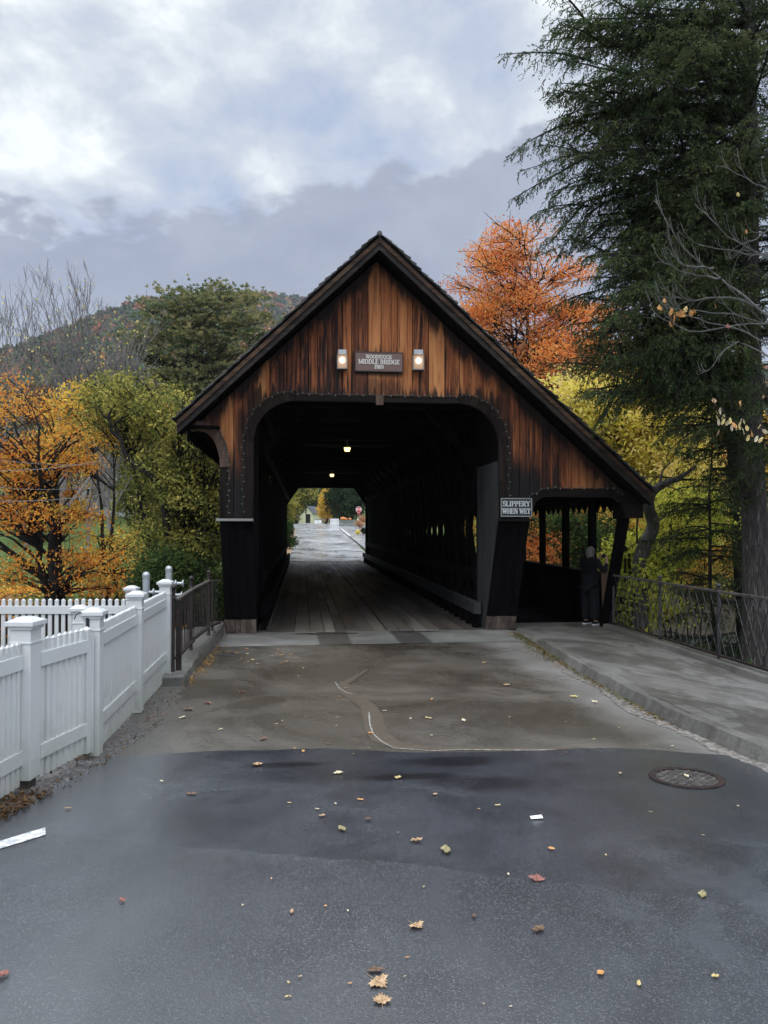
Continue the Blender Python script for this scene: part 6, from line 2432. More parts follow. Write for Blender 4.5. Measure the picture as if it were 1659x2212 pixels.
# winding grey trunk
wt_ = empty('winding_tree', tuple(at_d(1388, 1420, 16.2)))
tag(wt_, 'pale grey winding trunk with bent upper limb behind the right railing', 'tree')
o_ = np.array(wt_.location)
tb_ = TB(10)
Pp = np.array([np.array(at_d(*q, 16.2)) - o_ for q in [(1382, 1420), (1386, 1300), (1390, 1240), (1393, 1205), (1408, 1170), (1418, 1150), (1420, 1128), (1405, 1105), (1398, 1080), (1402, 1062), (1425, 1045), (1455, 1035), (1490, 1010)]])
t_ = np.linspace(0, len(Pp) - 1, 50)
Pi = np.stack([np.interp(t_, np.arange(len(Pp)), Pp[:, j]) for j in range(3)], -1)
for _ in range(3): Pi[1:-1] = (Pi[:-2] + Pi[1:-1] * 2 + Pi[2:]) / 4
Pi[:, 1] += .25 * np.sin(np.linspace(0, 5, 50))
tb_.tube(Pi, np.interp(np.linspace(0, 1, 50), [0, .4, .75, 1], [.17, .14, .10, .03]))
tb_.build('trunk', M['bark_pale'], wt_)
tb_ = TB(5)
for run, r0 in (([(1398, 1080), (1410, 1058), (1440, 1050), (1470, 1060)], .05), ([(1418, 1130), (1440, 1110), (1500, 1080)], .03), ([(1425, 1046), (1432, 1015), (1460, 990)], .035), ([(1402, 1065), (1380, 1040), (1370, 1010)], .035)):
    q = np.array([np.array(at_d(a, b_, 16.1)) - o_ for a, b_ in run])
    tb_.tube(q, np.linspace(r0, .008, len(q)))
tb_.build('limbs', M['bark_pale'], wt_)
# thin dark saplings by the footway
sp_ = empty('sapling', tuple(at_d(1340, 1400, 16.6)))
tag(sp_, 'thin dark leaning stems close to the splayed footway post', 'tree')
o_ = np.array(sp_.location); tb_ = TB(5)
for run, r0 in (([(1372, 1400), (1368, 1250), (1350, 1170), (1335, 1080)], .05), ([(1385, 1400), (1375, 1240), (1372, 1130), (1390, 1020)], .04), ([(1345, 1400), (1352, 1250), (1345, 1150), (1310, 1090)], .035), ([(1400, 1400), (1395, 1290), (1420, 1200)], .03)):
    q = np.array([np.array(at_d(a, b_, 16.8)) - o_ for a, b_ in run]); t_ = np.linspace(0, len(q) - 1, 14)
    Pi = np.stack([np.interp(t_, np.arange(len(q)), q[:, j]) for j in range(3)], -1); tb_.tube(wobble(Pi, .03), np.linspace(r0, .01, 14))
tb_.build('stems', M['bark_dark'], sp_)

# --- left side
b = at_d(122, 1295, 25.5)
crown_tree('maple_tree', 'big orange maple with several dark trunks behind the white back fence', 'tree', (b.x, b.y, tz(b.x, b.y) if tz(b.x, b.y) > -1 else -1),
           [(40, 1000, 110, 80), (110, 1010, 80, 70), (-40, 1080, 130, 90), (50, 1110, 120, 50), (150, 1120, 70, 26), (110, 1205, 110, 34), (215, 1220, 85, 30), (60, 1245, 55, 16), (190, 1270, 70, 24), (50, 870, 60, 50), (200, 930, 50, 40), (10, 940, 60, 60)],
           25.5, 115, 115, .115, LFM['orange'], M['bark_dark'], .27, None, flat=.34, clump_r=.85, stems=3, twig_r=.012, limb_r=.22, depth_r=2.6, trunk_top=.85, shell=.3)
b = at_d(240, 1260, 29)
crown_tree('maple_tree', 'golden maple between the big orange one and the yellow-green tree', 'tree', (b.x, b.y, -1.0),
           [(225, 930, 60, 40), (180, 880, 50, 50), (260, 1180, 70, 40), (300, 1240, 50, 40), (140, 960, 45, 50)], 29, 65, 100, .14, LFM['gold'], M['bark_dark'], .2, TR, flat=.45, clump_r=.85, stems=2, twig_r=.016, depth_r=2.2)
b = at_d(420, 1330, 21)
crown_tree('yellow_green_tree', 'dense yellow-green tree between the fence and the left portal leg', 'tree', (b.x, b.y, -2.2),
           [(430, 960, 85, 90), (380, 900, 70, 60), (450, 1090, 70, 90), (370, 1060, 70, 90), (350, 1170, 60, 60), (450, 1210, 60, 80), (400, 1250, 60, 50), (300, 860, 55, 40), (500, 1000, 50, 120)],
           21, 260, 120, .10, LFM['yelgreen'], M['bark_dark'], .2, TR, flat=.5, clump_r=.52, stems=4, twig_r=.010, limb_r=.28, depth_r=2.4, shell=.3)
b = at_d(260, 1290, 23)
crown_tree('yellow_green_tree', 'yellow-green tree leaning left over the orange maple, left of the pine', 'tree', (b.x + 1.2, b.y, -1.6),
           [(255, 850, 55, 40), (240, 900, 45, 50), (300, 900, 50, 50), (330, 980, 50, 70)], 23, 75, 90, .11, LFM['yelgreen'], M['bark_dark'], .14, TR, flat=.55, clump_r=.6, stems=1, twig_r=.012, depth_r=1.6, trunk_top=.7)
b = at_d(370, 1330, 17.5)
crown_tree('green_shrub', 'dark green shrub low behind the galvanised posts', 'shrub', (b.x, b.y, -2.5),
           [(360, 1225, 50, 40), (410, 1260, 60, 50), (330, 1265, 45, 35), (465, 1290, 30, 60)], 17.5, 120, 110, .085, LFM['green'], M['bark_dark'], .07, None, flat=.6, clump_r=.42, stems=3, twig_r=.008, depth_r=1.2)
# leaning dark limb
ll_ = empty('leaning_tree', tuple(at_d(345, 1180, 20.2)))
tag(ll_, 'crooked dark limb bending left and up through the yellow-green leaves', 'tree')
o_ = np.array(ll_.location); tb_ = TB(7)
for run, r0 in (([(372, 1200), (350, 1060), (325, 1025), (290, 1005), (270, 985), (262, 950), (238, 925), (236, 900), (250, 872)], .10), ([(262, 950), (250, 925), (225, 900), (215, 885)], .04), ([(300, 1010), (320, 985), (322, 960)], .035), ([(238, 925), (262, 905), (285, 890)], .04)):
    q = np.array([np.array(at_d(a, b_, 20.2)) - o_ for a, b_ in run]); t_ = np.linspace(0, len(q) - 1, 26)
    Pi = np.stack([np.interp(t_, np.arange(len(q)), q[:, j]) for j in range(3)], -1); tb_.tube(wobble(Pi, .02), np.linspace(r0, r0 * .25, 26))
tb_.build('limbs', M['bark_dark'], ll_)

# --- white pine
PLATES = [(480, 632, 58, 13), (405, 648, 55, 13), (530, 655, 48, 12), (350, 676, 55, 12), (440, 672, 82, 14), (548, 690, 36, 11), (385, 705, 88, 13), (480, 706, 72, 13), (325, 735, 62, 12), (430, 742, 90, 14), (300, 768, 46, 11), (372, 778, 84, 13), (475, 770, 72, 13), (545, 735, 40, 12), (350, 812, 50, 11), (430, 818, 80, 13), (405, 848, 62, 12), (495, 805, 60, 12)]
b = at_d(385, 880, 46)
pr_ = crown_tree('pine_tree', 'broad flat-topped white pine left of the gable', 'tree', (b.x, b.y, 0.5),
           PLATES,
           46, 110, 0, .1, LFM['pine'], M['bark_dark'], .30, None, flat=.25, clump_r=.8, stems=2, twig_r=.018, limb_r=.2, depth_r=2.6, trunk_top=.86, shell=.35)
# needle tufts for the pine
k46 = 46 / FPX
lc = CB()
base46 = np.array(pr_.location)
for (px_, py_, rx_, ry_) in PLATES:
    c = np.array(at_d(px_, py_, 46)) - base46
    nb_ = max(8, int(rx_ * ry_ / 44))
    for _ in range(nb_):
        q = rng.normal(size=3); q /= np.linalg.norm(q); q *= rng.random() ** .35
        cc = c + q * np.array([rx_ * k46, 2.4, ry_ * k46])
        nt = 15
        off = rng.normal(size=(nt, 3)) * np.array([.55, .55, .13])
        off[:, 2] += .10
        for t0 in off:
            nn_ = 12
            A = rng.normal(size=(nn_, 3)); A[:, 2] = np.abs(A[:, 2]) + .35
            A /= np.linalg.norm(A, axis=1, keepdims=True)
            lc.add(cc + t0 + A * .09, A, rng.uniform(.16, .28, nn_), rng.uniform(.04, .07, nn_))
lc.build('needles', LFM['pine'], pr_)
print('pine cards', lc.n)


# --- bare trees
def bare_tree(label, base, height, spread, r0, m, seed, lv=5, group=None, dirs=None, leaf=None, name='bare_tree', nleaf=0, kids_=3, ang=.42, shrink=.72, minr=.006, upb=.25, first=.32):
    g = np.random.default_rng(seed)
    root = empty(name, tuple(base))
    tag(root, label, 'tree', group)
    tr = TB(8); tw = TB(4); tips_ = []

    def grow(p, d, L, r, lev):
        n = 7 if lev < 3 else 5
        pts = [p]; dd = d.copy()
        for i in range(n - 1):
            dd = dd + g.normal(size=3) * .07 + np.array([0, 0, upb * .09])
            dd /= np.linalg.norm(dd)
            pts.append(pts[-1] + dd * L / (n - 1))
        pts = np.array(pts)
        (tr if lev < 2 else tw).tube(pts, np.linspace(r, max(r * .62, minr), n), 8 if lev < 2 else (5 if lev < 4 else 3))
        if lev >= lv:
            tips_.append(pts[-1]); return
        nk = kids_ + (1 if g.random() < .4 else 0) + (1 if lev == 0 else 0)
        for j in range(nk):
            i = n - 1 if j == 0 else g.integers(max(1, n // 3), n)
            q = g.normal(size=3); q -= q.dot(dd) * dd; q /= np.linalg.norm(q) + 1e-9
            a = (ang * .5 if j == 0 else ang) * g.uniform(.6, 1.3)
            nd = dd * math.cos(a) + q * math.sin(a) * np.array([spread, spread, 1])
            nd[2] += upb; nd /= np.linalg.norm(nd)
            grow(pts[i], nd, L * shrink * g.uniform(.75, 1.15), max(r * (.62 if j == 0 else .5), minr), lev + 1)
    L0 = height * first
    grow(np.array([0, 0, -.5]), np.array([0, 0, 1.0]), L0, r0, 0)
    tr.build('trunk', m, root)
    tw.build('twigs', m, root)
    if nleaf and leaf:
        lc_ = CB(); T_ = np.array(tips_)
        idx = g.integers(0, len(T_), nleaf)
        lc_.add(T_[idx] + g.normal(size=(nleaf, 3)) * .15, g.normal(size=(nleaf, 3)), .13, .09)
        lc_.build('leaves', leaf, root)
    return root


b = at_d(112, 1100, 38)
bare_tree('tall pale bare tree rising above the orange maple at far left', (b.x, b.y, -.6), 19.0, 1.1, .22, M['twig_grey'], 21, 6, leaf=LFM['yellow'], nleaf=260, minr=.011, ang=.5, upb=.34, first=.30)
b = at_d(-20, 1100, 36)
bare_tree('bare grey tree cut by the left edge of the view', (b.x, b.y, -.6), 15.5, 1.1, .16, M['twig_grey'], 33, 5, leaf=LFM['yellow'], nleaf=150, minr=.010, ang=.5, upb=.32)
for i, (px_, d, h, sd, lab) in enumerate(((60, 60, 15, 4, 'hazy bare tree behind the orange maple, farthest left'), (190, 55, 14, 9, 'hazy bare tree between the pale tree and the pine'), (245, 62, 14.5, 15, 'hazy bare tree just left of the pine'))):
    b = at_d(px_, 1100, d)
    bare_tree(lab, (b.x, b.y, tz(b.x, b.y)), h, 1.0, .16, M['twig_grey'], sd, 5, 'bare trees at the foot of the hill', minr=.012, ang=.5, upb=.3, leaf=LFM['yellow'], nleaf=60)
# bare branches coming in from the right, close to the camera
def reach(label, start, ends, m, r0, d, nsub=7, seed=1, leaf=None, leaves=()):
    g = np.random.default_rng(seed)
    s0 = at_d(*start, d)
    root = empty('overhanging_branch', tuple(s0)); tag(root, label, 'branch')
    o_ = np.array(s0); tb = TB(5)
    for run in ends:
        q = np.array([np.array(at_d(a, b_, d + g.uniform(-.25, .25))) - o_ for a, b_ in run])
        t_ = np.linspace(0, len(q) - 1, 16)
        Pi = np.stack([np.interp(t_, np.arange(len(q)), q[:, j]) for j in range(3)], -1)
        for _ in range(2): Pi[1:-1] = (Pi[:-2] + 2 * Pi[1:-1] + Pi[2:]) / 4
        Pi = wobble(Pi, .012)
        tb.tube(Pi, np.linspace(r0, .0045, 16))
        for _ in range(nsub):
            i = g.integers(2, 15)
            dv = Pi[min(i + 1, 15)] - Pi[i - 1]; dv /= np.linalg.norm(dv)
            L = g.uniform(.15, .45)
            sd_ = np.array([0, g.uniform(-.3, .3), 1.0]) * (1 if g.random() < .7 else -.5)
            p1 = Pi[i] + dv * L * .6; p2 = p1 + sd_ * L * .75 + dv * .1 * L
            c = bez(Pi[i], p1, p2, 7)
            tb.tube(c, np.linspace(.006, .003, 7), 4)
            if g.random() < .6:
                L *= .6
                tb.tube(bez(c[3], c[3] + dv * L * .5, c[3] + dv * L * .6 + sd_ * L * .6, 5), np.linspace(.004, .0025, 5), 3)
    tb.build('twigs', m, root)
    for (px_, py_, sz, key, kind) in leaves:
        p = np.array(at_d(px_, py_, d - .1)) - o_
        lo = bpy.data.objects.new('leaf', LM[(key, kind)]); COL.objects.link(lo); lo.parent = root
        lo.location = tuple(p); s_ = sz * d / FPX / 1.6; lo.scale = (s_, s_, s_)
        lo.rotation_euler = (R(90) + g.uniform(-.5, .5), g.uniform(-.6, .6), g.uniform(0, 6.28))
    return root


reach('long bare grey branch sloping down from the left across the hemlock to the right edge', (1700, 890), [[(1700, 715), (1600, 640), (1560, 600), (1500, 560), (1450, 500), (1415, 430)], [(1560, 600), (1520, 597), (1470, 590), (1430, 560)], [(1640, 660), (1560, 640), (1500, 650), (1430, 640)], [(1540, 580), (1480, 575), (1450, 545)]], M['twig_pale'], .017, 9.2, 9, 3)
reach('bare twigs with a cluster of orange maple leaves in front of the hemlock', (1700, 720), [[(1700, 720), (1600, 680), (1520, 675), (1430, 665)], [(1700, 760), (1590, 710), (1520, 690), (1480, 680)], [(1680, 700), (1600, 700), (1500, 720), (1420, 690), (1400, 640)], [(1700, 800), (1600, 730), (1560, 760), (1530, 800)]], M['twig_pale'], .012, 9.0, 8, 5,
      leaves=[(1437, 651, 16, 'orange', 'maple'), (1427, 666, 18, 'orange', 'maple'), (1448, 676, 24, 'orange', 'maple'), (1455, 690, 24, 'orange', 'maple'), (1470, 680, 22, 'orange', 'maple'), (1492, 679, 20, 'orange', 'maple'), (1500, 674, 16, 'orange', 'maple'), (1450, 700, 18, 'orange', 'maple'), (1545, 663, 12, 'orange', 'maple'), (1574, 706, 14, 'red', 'maple'), (1482, 668, 14, 'yellow', 'ragged')])
reach('bare grey twigs high at the right edge above the leaf cluster', (1700, 420), [[(1700, 560), (1620, 540), (1560, 500), (1500, 440)], [(1700, 420), (1640, 400), (1560, 360)], [(1700, 560), (1600, 545), (1510, 530)], [(1700, 480), (1620, 520), (1580, 560)]], M['twig_pale'], .012, 9.6, 7, 8,
      leaves=[(1594, 420, 10, 'yellow', 'ragged'), (1613, 500, 9, 'orange', 'ragged')])
reach('leafy yellow and cream branch at the right edge in front of the grey trunk', (1700, 960), [[(1700, 985), (1640, 950), (1590, 915), (1550, 895)], [(1700, 940), (1650, 925), (1610, 905), (1580, 890)]], M['bark_dark'], .010, 7.4, 3, 11,
      leaves=[(1548 + 9 * k + random.uniform(-6, 6), 893 + 3.9 * k + random.uniform(-11, 11), random.uniform(11, 17), ('yellow', 'cream', 'olive', 'yellow', 'orange')[k % 5], 'oval') for k in range(13)] + [(1553 + 9 * k, 905 + 5 * k + random.uniform(-8, 8), 14, ('cream', 'yellow', 'olive')[k % 3], 'oval') for k in range(12)] + [(1542, 867, 16, 'tan', 'maple'), (1550, 935, 18, 'tan', 'maple'), (1600, 872, 15, 'orange', 'maple')])

# --- overhead cables on the left
for k, (a, b_, lab) in enumerate((((-60, 1016), (520, 900), 'uppermost long overhead cable crossing the maple'), ((-60, 1080), (520, 980), 'lowest overhead cable crossing the orange maple'), ((-60, 984), (480, 948), 'thin cable crossing just above the others at far left'), ((-60, 1046), (480, 985), 'faint middle cable between the two brighter ones'))):
    A, B_ = at_d(*a, 22), at_d(*b_, 24)
    m_ = MB()
    n = 24
    P = [A.lerp(B_, i / n) - Vector((0, 0, .5 * (1 - (2 * i / n - 1) ** 2))) for i in range(n + 1)]
    m_.tube([p - A for p in P], .009 if k < 2 else .006, 5)
    o = m_.build('overhead_cable', M['cable']); o.location = A
    tag(o, lab, 'cable', 'overhead cables at left')

# ---------------------------------------------------------------- buildings
def house(name, label, c, w_, dp, hw, hr, wallm, roofm, yaw, windows, door=None, chimney=False, group=None):
    root = empty(name, c, yaw); tag(root, label, 'house', group)
    m_ = MB()
    m_.box(-w_ / 2, w_ / 2, 0, dp, -1.5, hw)
    m_.prism([(-w_ / 2, .001, hw + .001), (w_ / 2, .001, hw + .001), (0, .001, hw + hr)], (0, dp - .002, 0))
    m_.build('wall', wallm, root)
    m_ = MB()
    for s_ in (-1, 1):
        a = Vector((0, -.3, hw + hr + .05)); b = Vector((s_ * (w_ / 2 + .3), -.3, hw - .3 * hr / (w_ / 2) + .05))
        m_.prism([a, b, b + Vector((0, 0, .14)), a + Vector((0, 0, .14))], (0, dp + .6, 0))
    m_.build('roof', roofm, root)
    for (x, z, ww, wh) in windows:
        f = MB(); f.box(x - ww / 2 - .07, x + ww / 2 + .07, -.06, -.005, z - .07, z + wh + .07)
        fo = f.build('window', M['white'], root)
        f = MB(); f.box(x - ww / 2, x + ww / 2, -.09, -.062, z, z + wh); f.build('pane', M['glassdark'], fo)
    if door:
        f = MB(); f.box(door[0] - .5, door[0] + .5, -.09, -.005, 0, 2.1); f.build('door', M['glassdark'], root)
    if chimney:
        f = MB(); f.box(-.3, .3, 1.5, 2.1, hw + hr - .5, hw + hr + .9); f.build('chimney', M['whitewall'], root)
    return root


hp = at_d(205, 1104, 88)
house('white_house', 'white clapboard house with dark windows glimpsed behind the orange maple', (hp.x, hp.y, tz(hp.x, hp.y) + .3), 7.0, 9, 3.2, 4.2, M['whitewall'], M['galv'], R(12), [(-2.2, 1.0, .9, 1.3), (-.4, 1.0, .9, 1.3), (1.4, 1.0, .9, 1.3), (0, 3.6, .9, 1.2)])
hp2 = at_d(255, 1104, 84)
house('white_house', 'low white annex with a grey roof right of the taller white house', (hp2.x, hp2.y, tz(hp2.x, hp2.y) + .3), 5.0, 6, 2.0, 1.4, M['whitewall'], M['galv'], R(-20), [(-1.4, .8, .8, 1.0), (0.2, .8, .8, 1.0), (1.6, .8, .8, 1.0)])

sc_ = 170
hp = at_d(667, 1130, 178)
house('cream_house', 'small cream house with a slate roof seen through the tunnel', (hp.x - .3, hp.y, road_z(178)), 2.6, 4, 2.4, 1.4, M['siding'], M['slate'], R(-28), [], door=(.25,))
hp = at_d(655, 1130, 185)
house('cream_house', 'pale shed left of the cream house beyond the tunnel', (hp.x, hp.y, road_z(185)), 2.2, 4, 1.7, 1.2, M['siding'], M['slate'], R(-28), [])
for (px_, lab) in ((683, 'pale wheelie bin with dark lid, left of the pair beyond the tunnel'), (691, 'pale wheelie bin with dark lid, right of the pair beyond the tunnel')):
    p = at_d(px_, 1131, 150)
    r_ = empty('wheelie_bin', (p.x, p.y, road_z(150))); tag(r_, lab, 'bin', 'wheelie bins beyond the tunnel')
    m_ = MB(); m_.box(-.3, .3, -.3, .3, 0, .75); m_.build('body', M['white'], r_)
    m_ = MB(); m_.box(-.34, .34, -.36, .34, .751, .85); m_.build('lid', M['black'], r_)
# far fences
for (x0, x1, d, h, m_k, lab) in ((713, 732, 104, .95, 'white', 'short white board fence beyond the tunnel'), (732, 768, 101, .85, 'weathered', 'weathered grey-green fence with pumpkins on top, beyond the tunnel')):
    a = at_d(x0, 1130, d); b = at_d(x1, 1130, d)
    r_ = empty('board_fence', (a.x, a.y, road_z(d))); tag(r_, lab, 'fence')
    L = (b - a); L.z = 0
    n = max(3, int(L.length / .16)) if m_k == 'white' else max(3, int(L.length / .12))
    m_ = MB()
    for i in range(n):
        c = L * ((i + .5) / n)
        m_.box(c.x - L.length / n * .36, c.x + L.length / n * .36, c.y - .02, c.y + .02, .04, h)
    m_.build('boards', M[m_k], r_)
    for zz in (.25, h - .08):
        m_ = MB(); m_.beam(Vector((0, -.05, zz)), L + Vector((0, -.05, zz)), .05, .09); m_.build('rail', M[m_k], r_)
for i, (px_, s_, lab) in enumerate(((741, .36, 'largest pumpkin standing on the far grey fence, leftmost'), (747, .24, 'middle pumpkin on the far grey fence'), (756, .22, 'small pumpkin standing apart at the right on the far grey fence'))):
    p = at_d(px_, 1121, 101)
    zt = road_z(101) + .85
    r_ = empty('pumpkin', (p.x, p.y, zt)); tag(r_, lab, 'pumpkin', 'pumpkins beyond the tunnel')
    m_ = MB(); m_.lathe([(.1 * s_, 0), (.75 * s_, .06), (s_, .42 * s_), (.9 * s_, .85 * s_), (.5 * s_, 1.1 * s_), (.1 * s_, 1.05 * s_)], (0, 0, .005), 14)
    m_.build('flesh', M['pumpkin'], r_, smooth=True)
    m_ = MB(); m_.tube([(0, 0, 1.02 * s_), (.04, 0, 1.35 * s_)], .035, 6); m_.build('stalk', M['stub_dark'], r_)
# stop sign and its pair of posts
p = at_d(775, 1101, 103)
ss = empty('stop_sign', (p.x, p.y, road_z(103) + .02)); tag(ss, 'red octagonal stop sign on twin grey posts beyond the tunnel', 'road sign')
zc = p.z - road_z(103)
oc = [(.40 * math.cos(R(22.5 + 45 * k)), .40 * math.sin(R(22.5 + 45 * k))) for k in range(8)]
m_ = MB(); m_.prism([(x * 1.06, -.02, z * 1.06 + zc) for x, z in oc], (0, .02, 0)); m_.build('border', M['white'], ss)
m_ = MB(); m_.prism([(x * .95, -.026, z * .95 + zc) for x, z in oc], (0, .0045, 0)); m_.build('face', M['red'], ss)
text_mesh('lettering', 'STOP', .34, M['white'], ss, (0, -.03, zc), bold=.008, xs=.9)
for x in (-.12, .10):
    m_ = MB(); m_.tube([(x, .03, 0), (x, .03, zc + .2)], .03, 6); m_.build('post', M['galv'], ss)
m_ = MB(); m_.box(-.2, .24, -.02, .0, zc - .66, zc - .47); m_.build('plate', M['red'], ss)
m_ = MB(); m_.box(-.22, .0, -.02, .0, .75, .9); m_.build('small_plate', M['white'], ss)
p = at_d(661, 1130, 150)
r_ = empty('utility_pole', (p.x, p.y, road_z(150))); tag(r_, 'thin wooden utility pole in front of the cream house', 'pole')
m_ = MB(); m_.tube([(0, 0, 0), (0, 0, 9)], .09, 8); m_.build('pole', M['bark_dark'], r_)
m_ = MB(); m_.box(-.8, .8, -.05, .05, 8.0, 8.12); m_.build('crossarm', M['bark_dark'], r_)

# --- trees beyond the tunnel and along the far road
for (px_, d, bl, key, nc, lab, cl_) in [
    (705, 130, [(705, 1095, 16, 22), (712, 1075, 16, 18)], 'gold', 60, 'golden-green tree in the middle of the view through the tunnel', 1.1),
    (745, 125, [(745, 1095, 30, 30), (770, 1085, 22, 30), (735, 1070, 26, 20), (790, 1060, 30, 26)], 'darkgreen', 150, 'dense dark green tree right of centre beyond the tunnel', 1.3),
    (640, 118, [(632, 1085, 18, 24), (618, 1110, 18, 26), (655, 1062, 26, 16)], 'yelgreen', 130, 'yellow-green tree at the left beyond the tunnel', 1.2),
    (675, 200, [(680, 1068, 30, 22), (660, 1085, 20, 14)], 'green', 90, 'green tree above the cream house beyond the tunnel', 1.5),
    (715, 225, [(700, 1050, 60, 40), (760, 1040, 60, 40), (650, 1050, 50, 40)], 'yelgreen', 150, 'large pale backdrop tree beyond the tunnel', 2.4)]:
    b = at_d(px_, 1130, d)
    crown_tree('roadside_tree', lab, 'tree', (b.x, b.y, road_z(d)), bl, d, nc, 70, .34 * cl_, LFM[key], M['bark_dark'], .3, 'trees beyond the tunnel', flat=.7, clump_r=cl_, stems=1, twig_r=.04, depth_r=3)
for (px_, d, bl, key, nc, lab) in [
    (627, 55, [(626, 1180, 9, 22), (622, 1150, 9, 20), (618, 1200, 8, 16)], 'green', 50, 'green hedge bush left of the road beyond the tunnel'),
    (615, 62, [(615, 1110, 14, 26), (622, 1090, 12, 16)], 'yelgreen', 60, 'yellow-green bush above the hedge at the left tunnel edge')]:
    b = at_d(px_, 1190, d)
    crown_tree('roadside_bush', lab, 'bush', (b.x, b.y, road_z(d) - .1), bl, d, nc, 90, .16, LFM[key], M['bark_dark'], .05, 'bushes by the far road', flat=.8, clump_r=.4, stems=2, twig_r=.012, depth_r=.9)
for (px_, py_, d, r_, key, lab) in ((777, 1132, 82, 9, 'mum', 'pale orange flowering shrub right of the far road'), (783, 1122, 88, 9, 'mum', 'taller pale orange shrub behind the first beyond the tunnel'), (773, 1151, 74, 3.4, 'yellow', 'little yellow chrysanthemum clump on the far kerb'), (785, 1147, 74, 6, 'darkgreen', 'round dark green bush right of the yellow clump')):
    b = at_d(px_, py_ + r_ * .6, d)
    crown_tree('flower_bush', lab, 'bush', (b.x, b.y, road_z(b.y)), [(px_, py_, r_, r_ * .8)], d, 14, 120, .09, LFM[key], M['bark_dark'], .03, 'shrubs by the far road', flat=.8, clump_r=.22, stems=1, twig_r=.01, depth_r=.4)

# --- middle distance: trees at the foot of the hill, left and right
mid = [(20, 75, 860, 90, 'rust'), (95, 85, 850, 80, 'rust'), (160, 80, 870, 70, 'gold'), (225, 90, 850, 80, 'rust'), (300, 80, 870, 60, 'green'), (360, 85, 890, 60, 'redor'), (430, 80, 900, 60, 'orange'), (-60, 80, 870, 80, 'green'), (500, 78, 880, 70, 'yelgreen'), (560, 85, 860, 80, 'rust'), (60, 66, 940, 60, 'green'), (300, 66, 960, 70, 'yelgreen'), (390, 66, 980, 60, 'green'), (470, 64, 990, 70, 'yelgreen')]
names_ = ['reddish-brown hazy tree', 'rust-brown hazy tree', 'yellow hazy tree', 'brown bare-looking tree', 'dull green tree', 'red-orange tree', 'orange tree', 'green tree', 'yellowish tree', 'rusty tree', 'dark green tree', 'yellow-green tree', 'deep green tree', 'light green tree']
wh = ['behind the maple at far left', 'behind the tall pale bare tree', 'between the bare tree and the pine', 'below the hill just left of the pine', 'in the shade below the pine', 'glimpsed under the pine boughs', 'glowing under the right side of the pine', 'off the left edge below the hill', 'right behind the left roof slope', 'hidden mostly by the left roof slope', 'low behind the big maple', 'above the white houses', 'just right of the white annex', 'between the annex and the bridge']
for (px_, d, py_, r_, key), nm, wr in zip(mid, names_, wh):
    b = at_d(px_, 1100, d)
    z = tz(b.x, b.y)
    bot = (1136 - (z - CAMZ) / d * FPX)
    crown_tree('distant_tree', nm + ' ' + wr, 'tree', (b.x, b.y, z), [(px_, py_ + r_ * .3, r_ * .75, r_ * .55), (px_ + 8, (py_ + bot) / 2 + 10, r_ * .7, (bot - py_) * .45)], d, 85, 60, .36, LFM[key], M['bark_dark'], .2, 'trees at the foot of the hill', flat=.7, clump_r=1.2, stems=2, twig_r=.03, depth_r=3, limb_r=.3)
rmid = [(1000, 60, 960, 90, 'gold'), (1120, 62, 930, 110, 'redor'), (1230, 58, 960, 90, 'gold'), (1340, 60, 950, 100, 'yelgreen'), (1450, 58, 960, 90, 'gold'), (1560, 60, 960, 100, 'redor'), (1670, 58, 950, 100, 'gold'), (1180, 48, 1080, 80, 'darkgreen'), (1290, 46, 1090, 80, 'green'), (1400, 48, 1080, 80, 'darkgreen'), (1510, 46, 1090, 80, 'yelgreen'), (1620, 48, 1090, 90, 'green'), (1740, 46, 1060, 100, 'darkgreen')]
names_r = ['golden tree', 'red-orange tree', 'gold tree', 'yellow-green tree', 'amber tree', 'rusty orange tree', 'golden tree', 'dark green tree', 'green tree', 'deep green tree', 'light green tree', 'mid green tree', 'dark tree']
wr_ = ['hidden behind the gable on the far bank', 'low behind the tall red-orange maple', 'behind the bright yellow tree', 'far behind the right eave', 'far behind the hemlock sprays', 'far behind the hemlock trunk', 'beyond the right edge hemlock', 'through the leftmost footway bay', 'through the middle footway bays', 'behind the winding grey trunk', 'low behind the young hemlock', 'low behind the stout grey trunk', 'low at the right edge']
for (px_, d, py_, r_, key), nm, wr in zip(rmid, names_r, wr_):
    b = at_d(px_, 1100, d)
    z = tz(b.x, b.y)
    bot = (1136 - (z - CAMZ) / d * FPX)
    crown_tree('bank_tree', nm + ' ' + wr, 'tree', (b.x, b.y, z), [(px_, py_ + r_ * .2, r_ * .75, r_ * .6), (px_ + 8, (py_ + bot) / 2 + 10, r_ * .8, (bot - py_) * .5)], d, 110, 60, .27, LFM[key], M['bark_dark'], .2, 'trees on the far right bank', flat=.7, clump_r=.95, stems=2, twig_r=.02, depth_r=2.4, limb_r=.3)

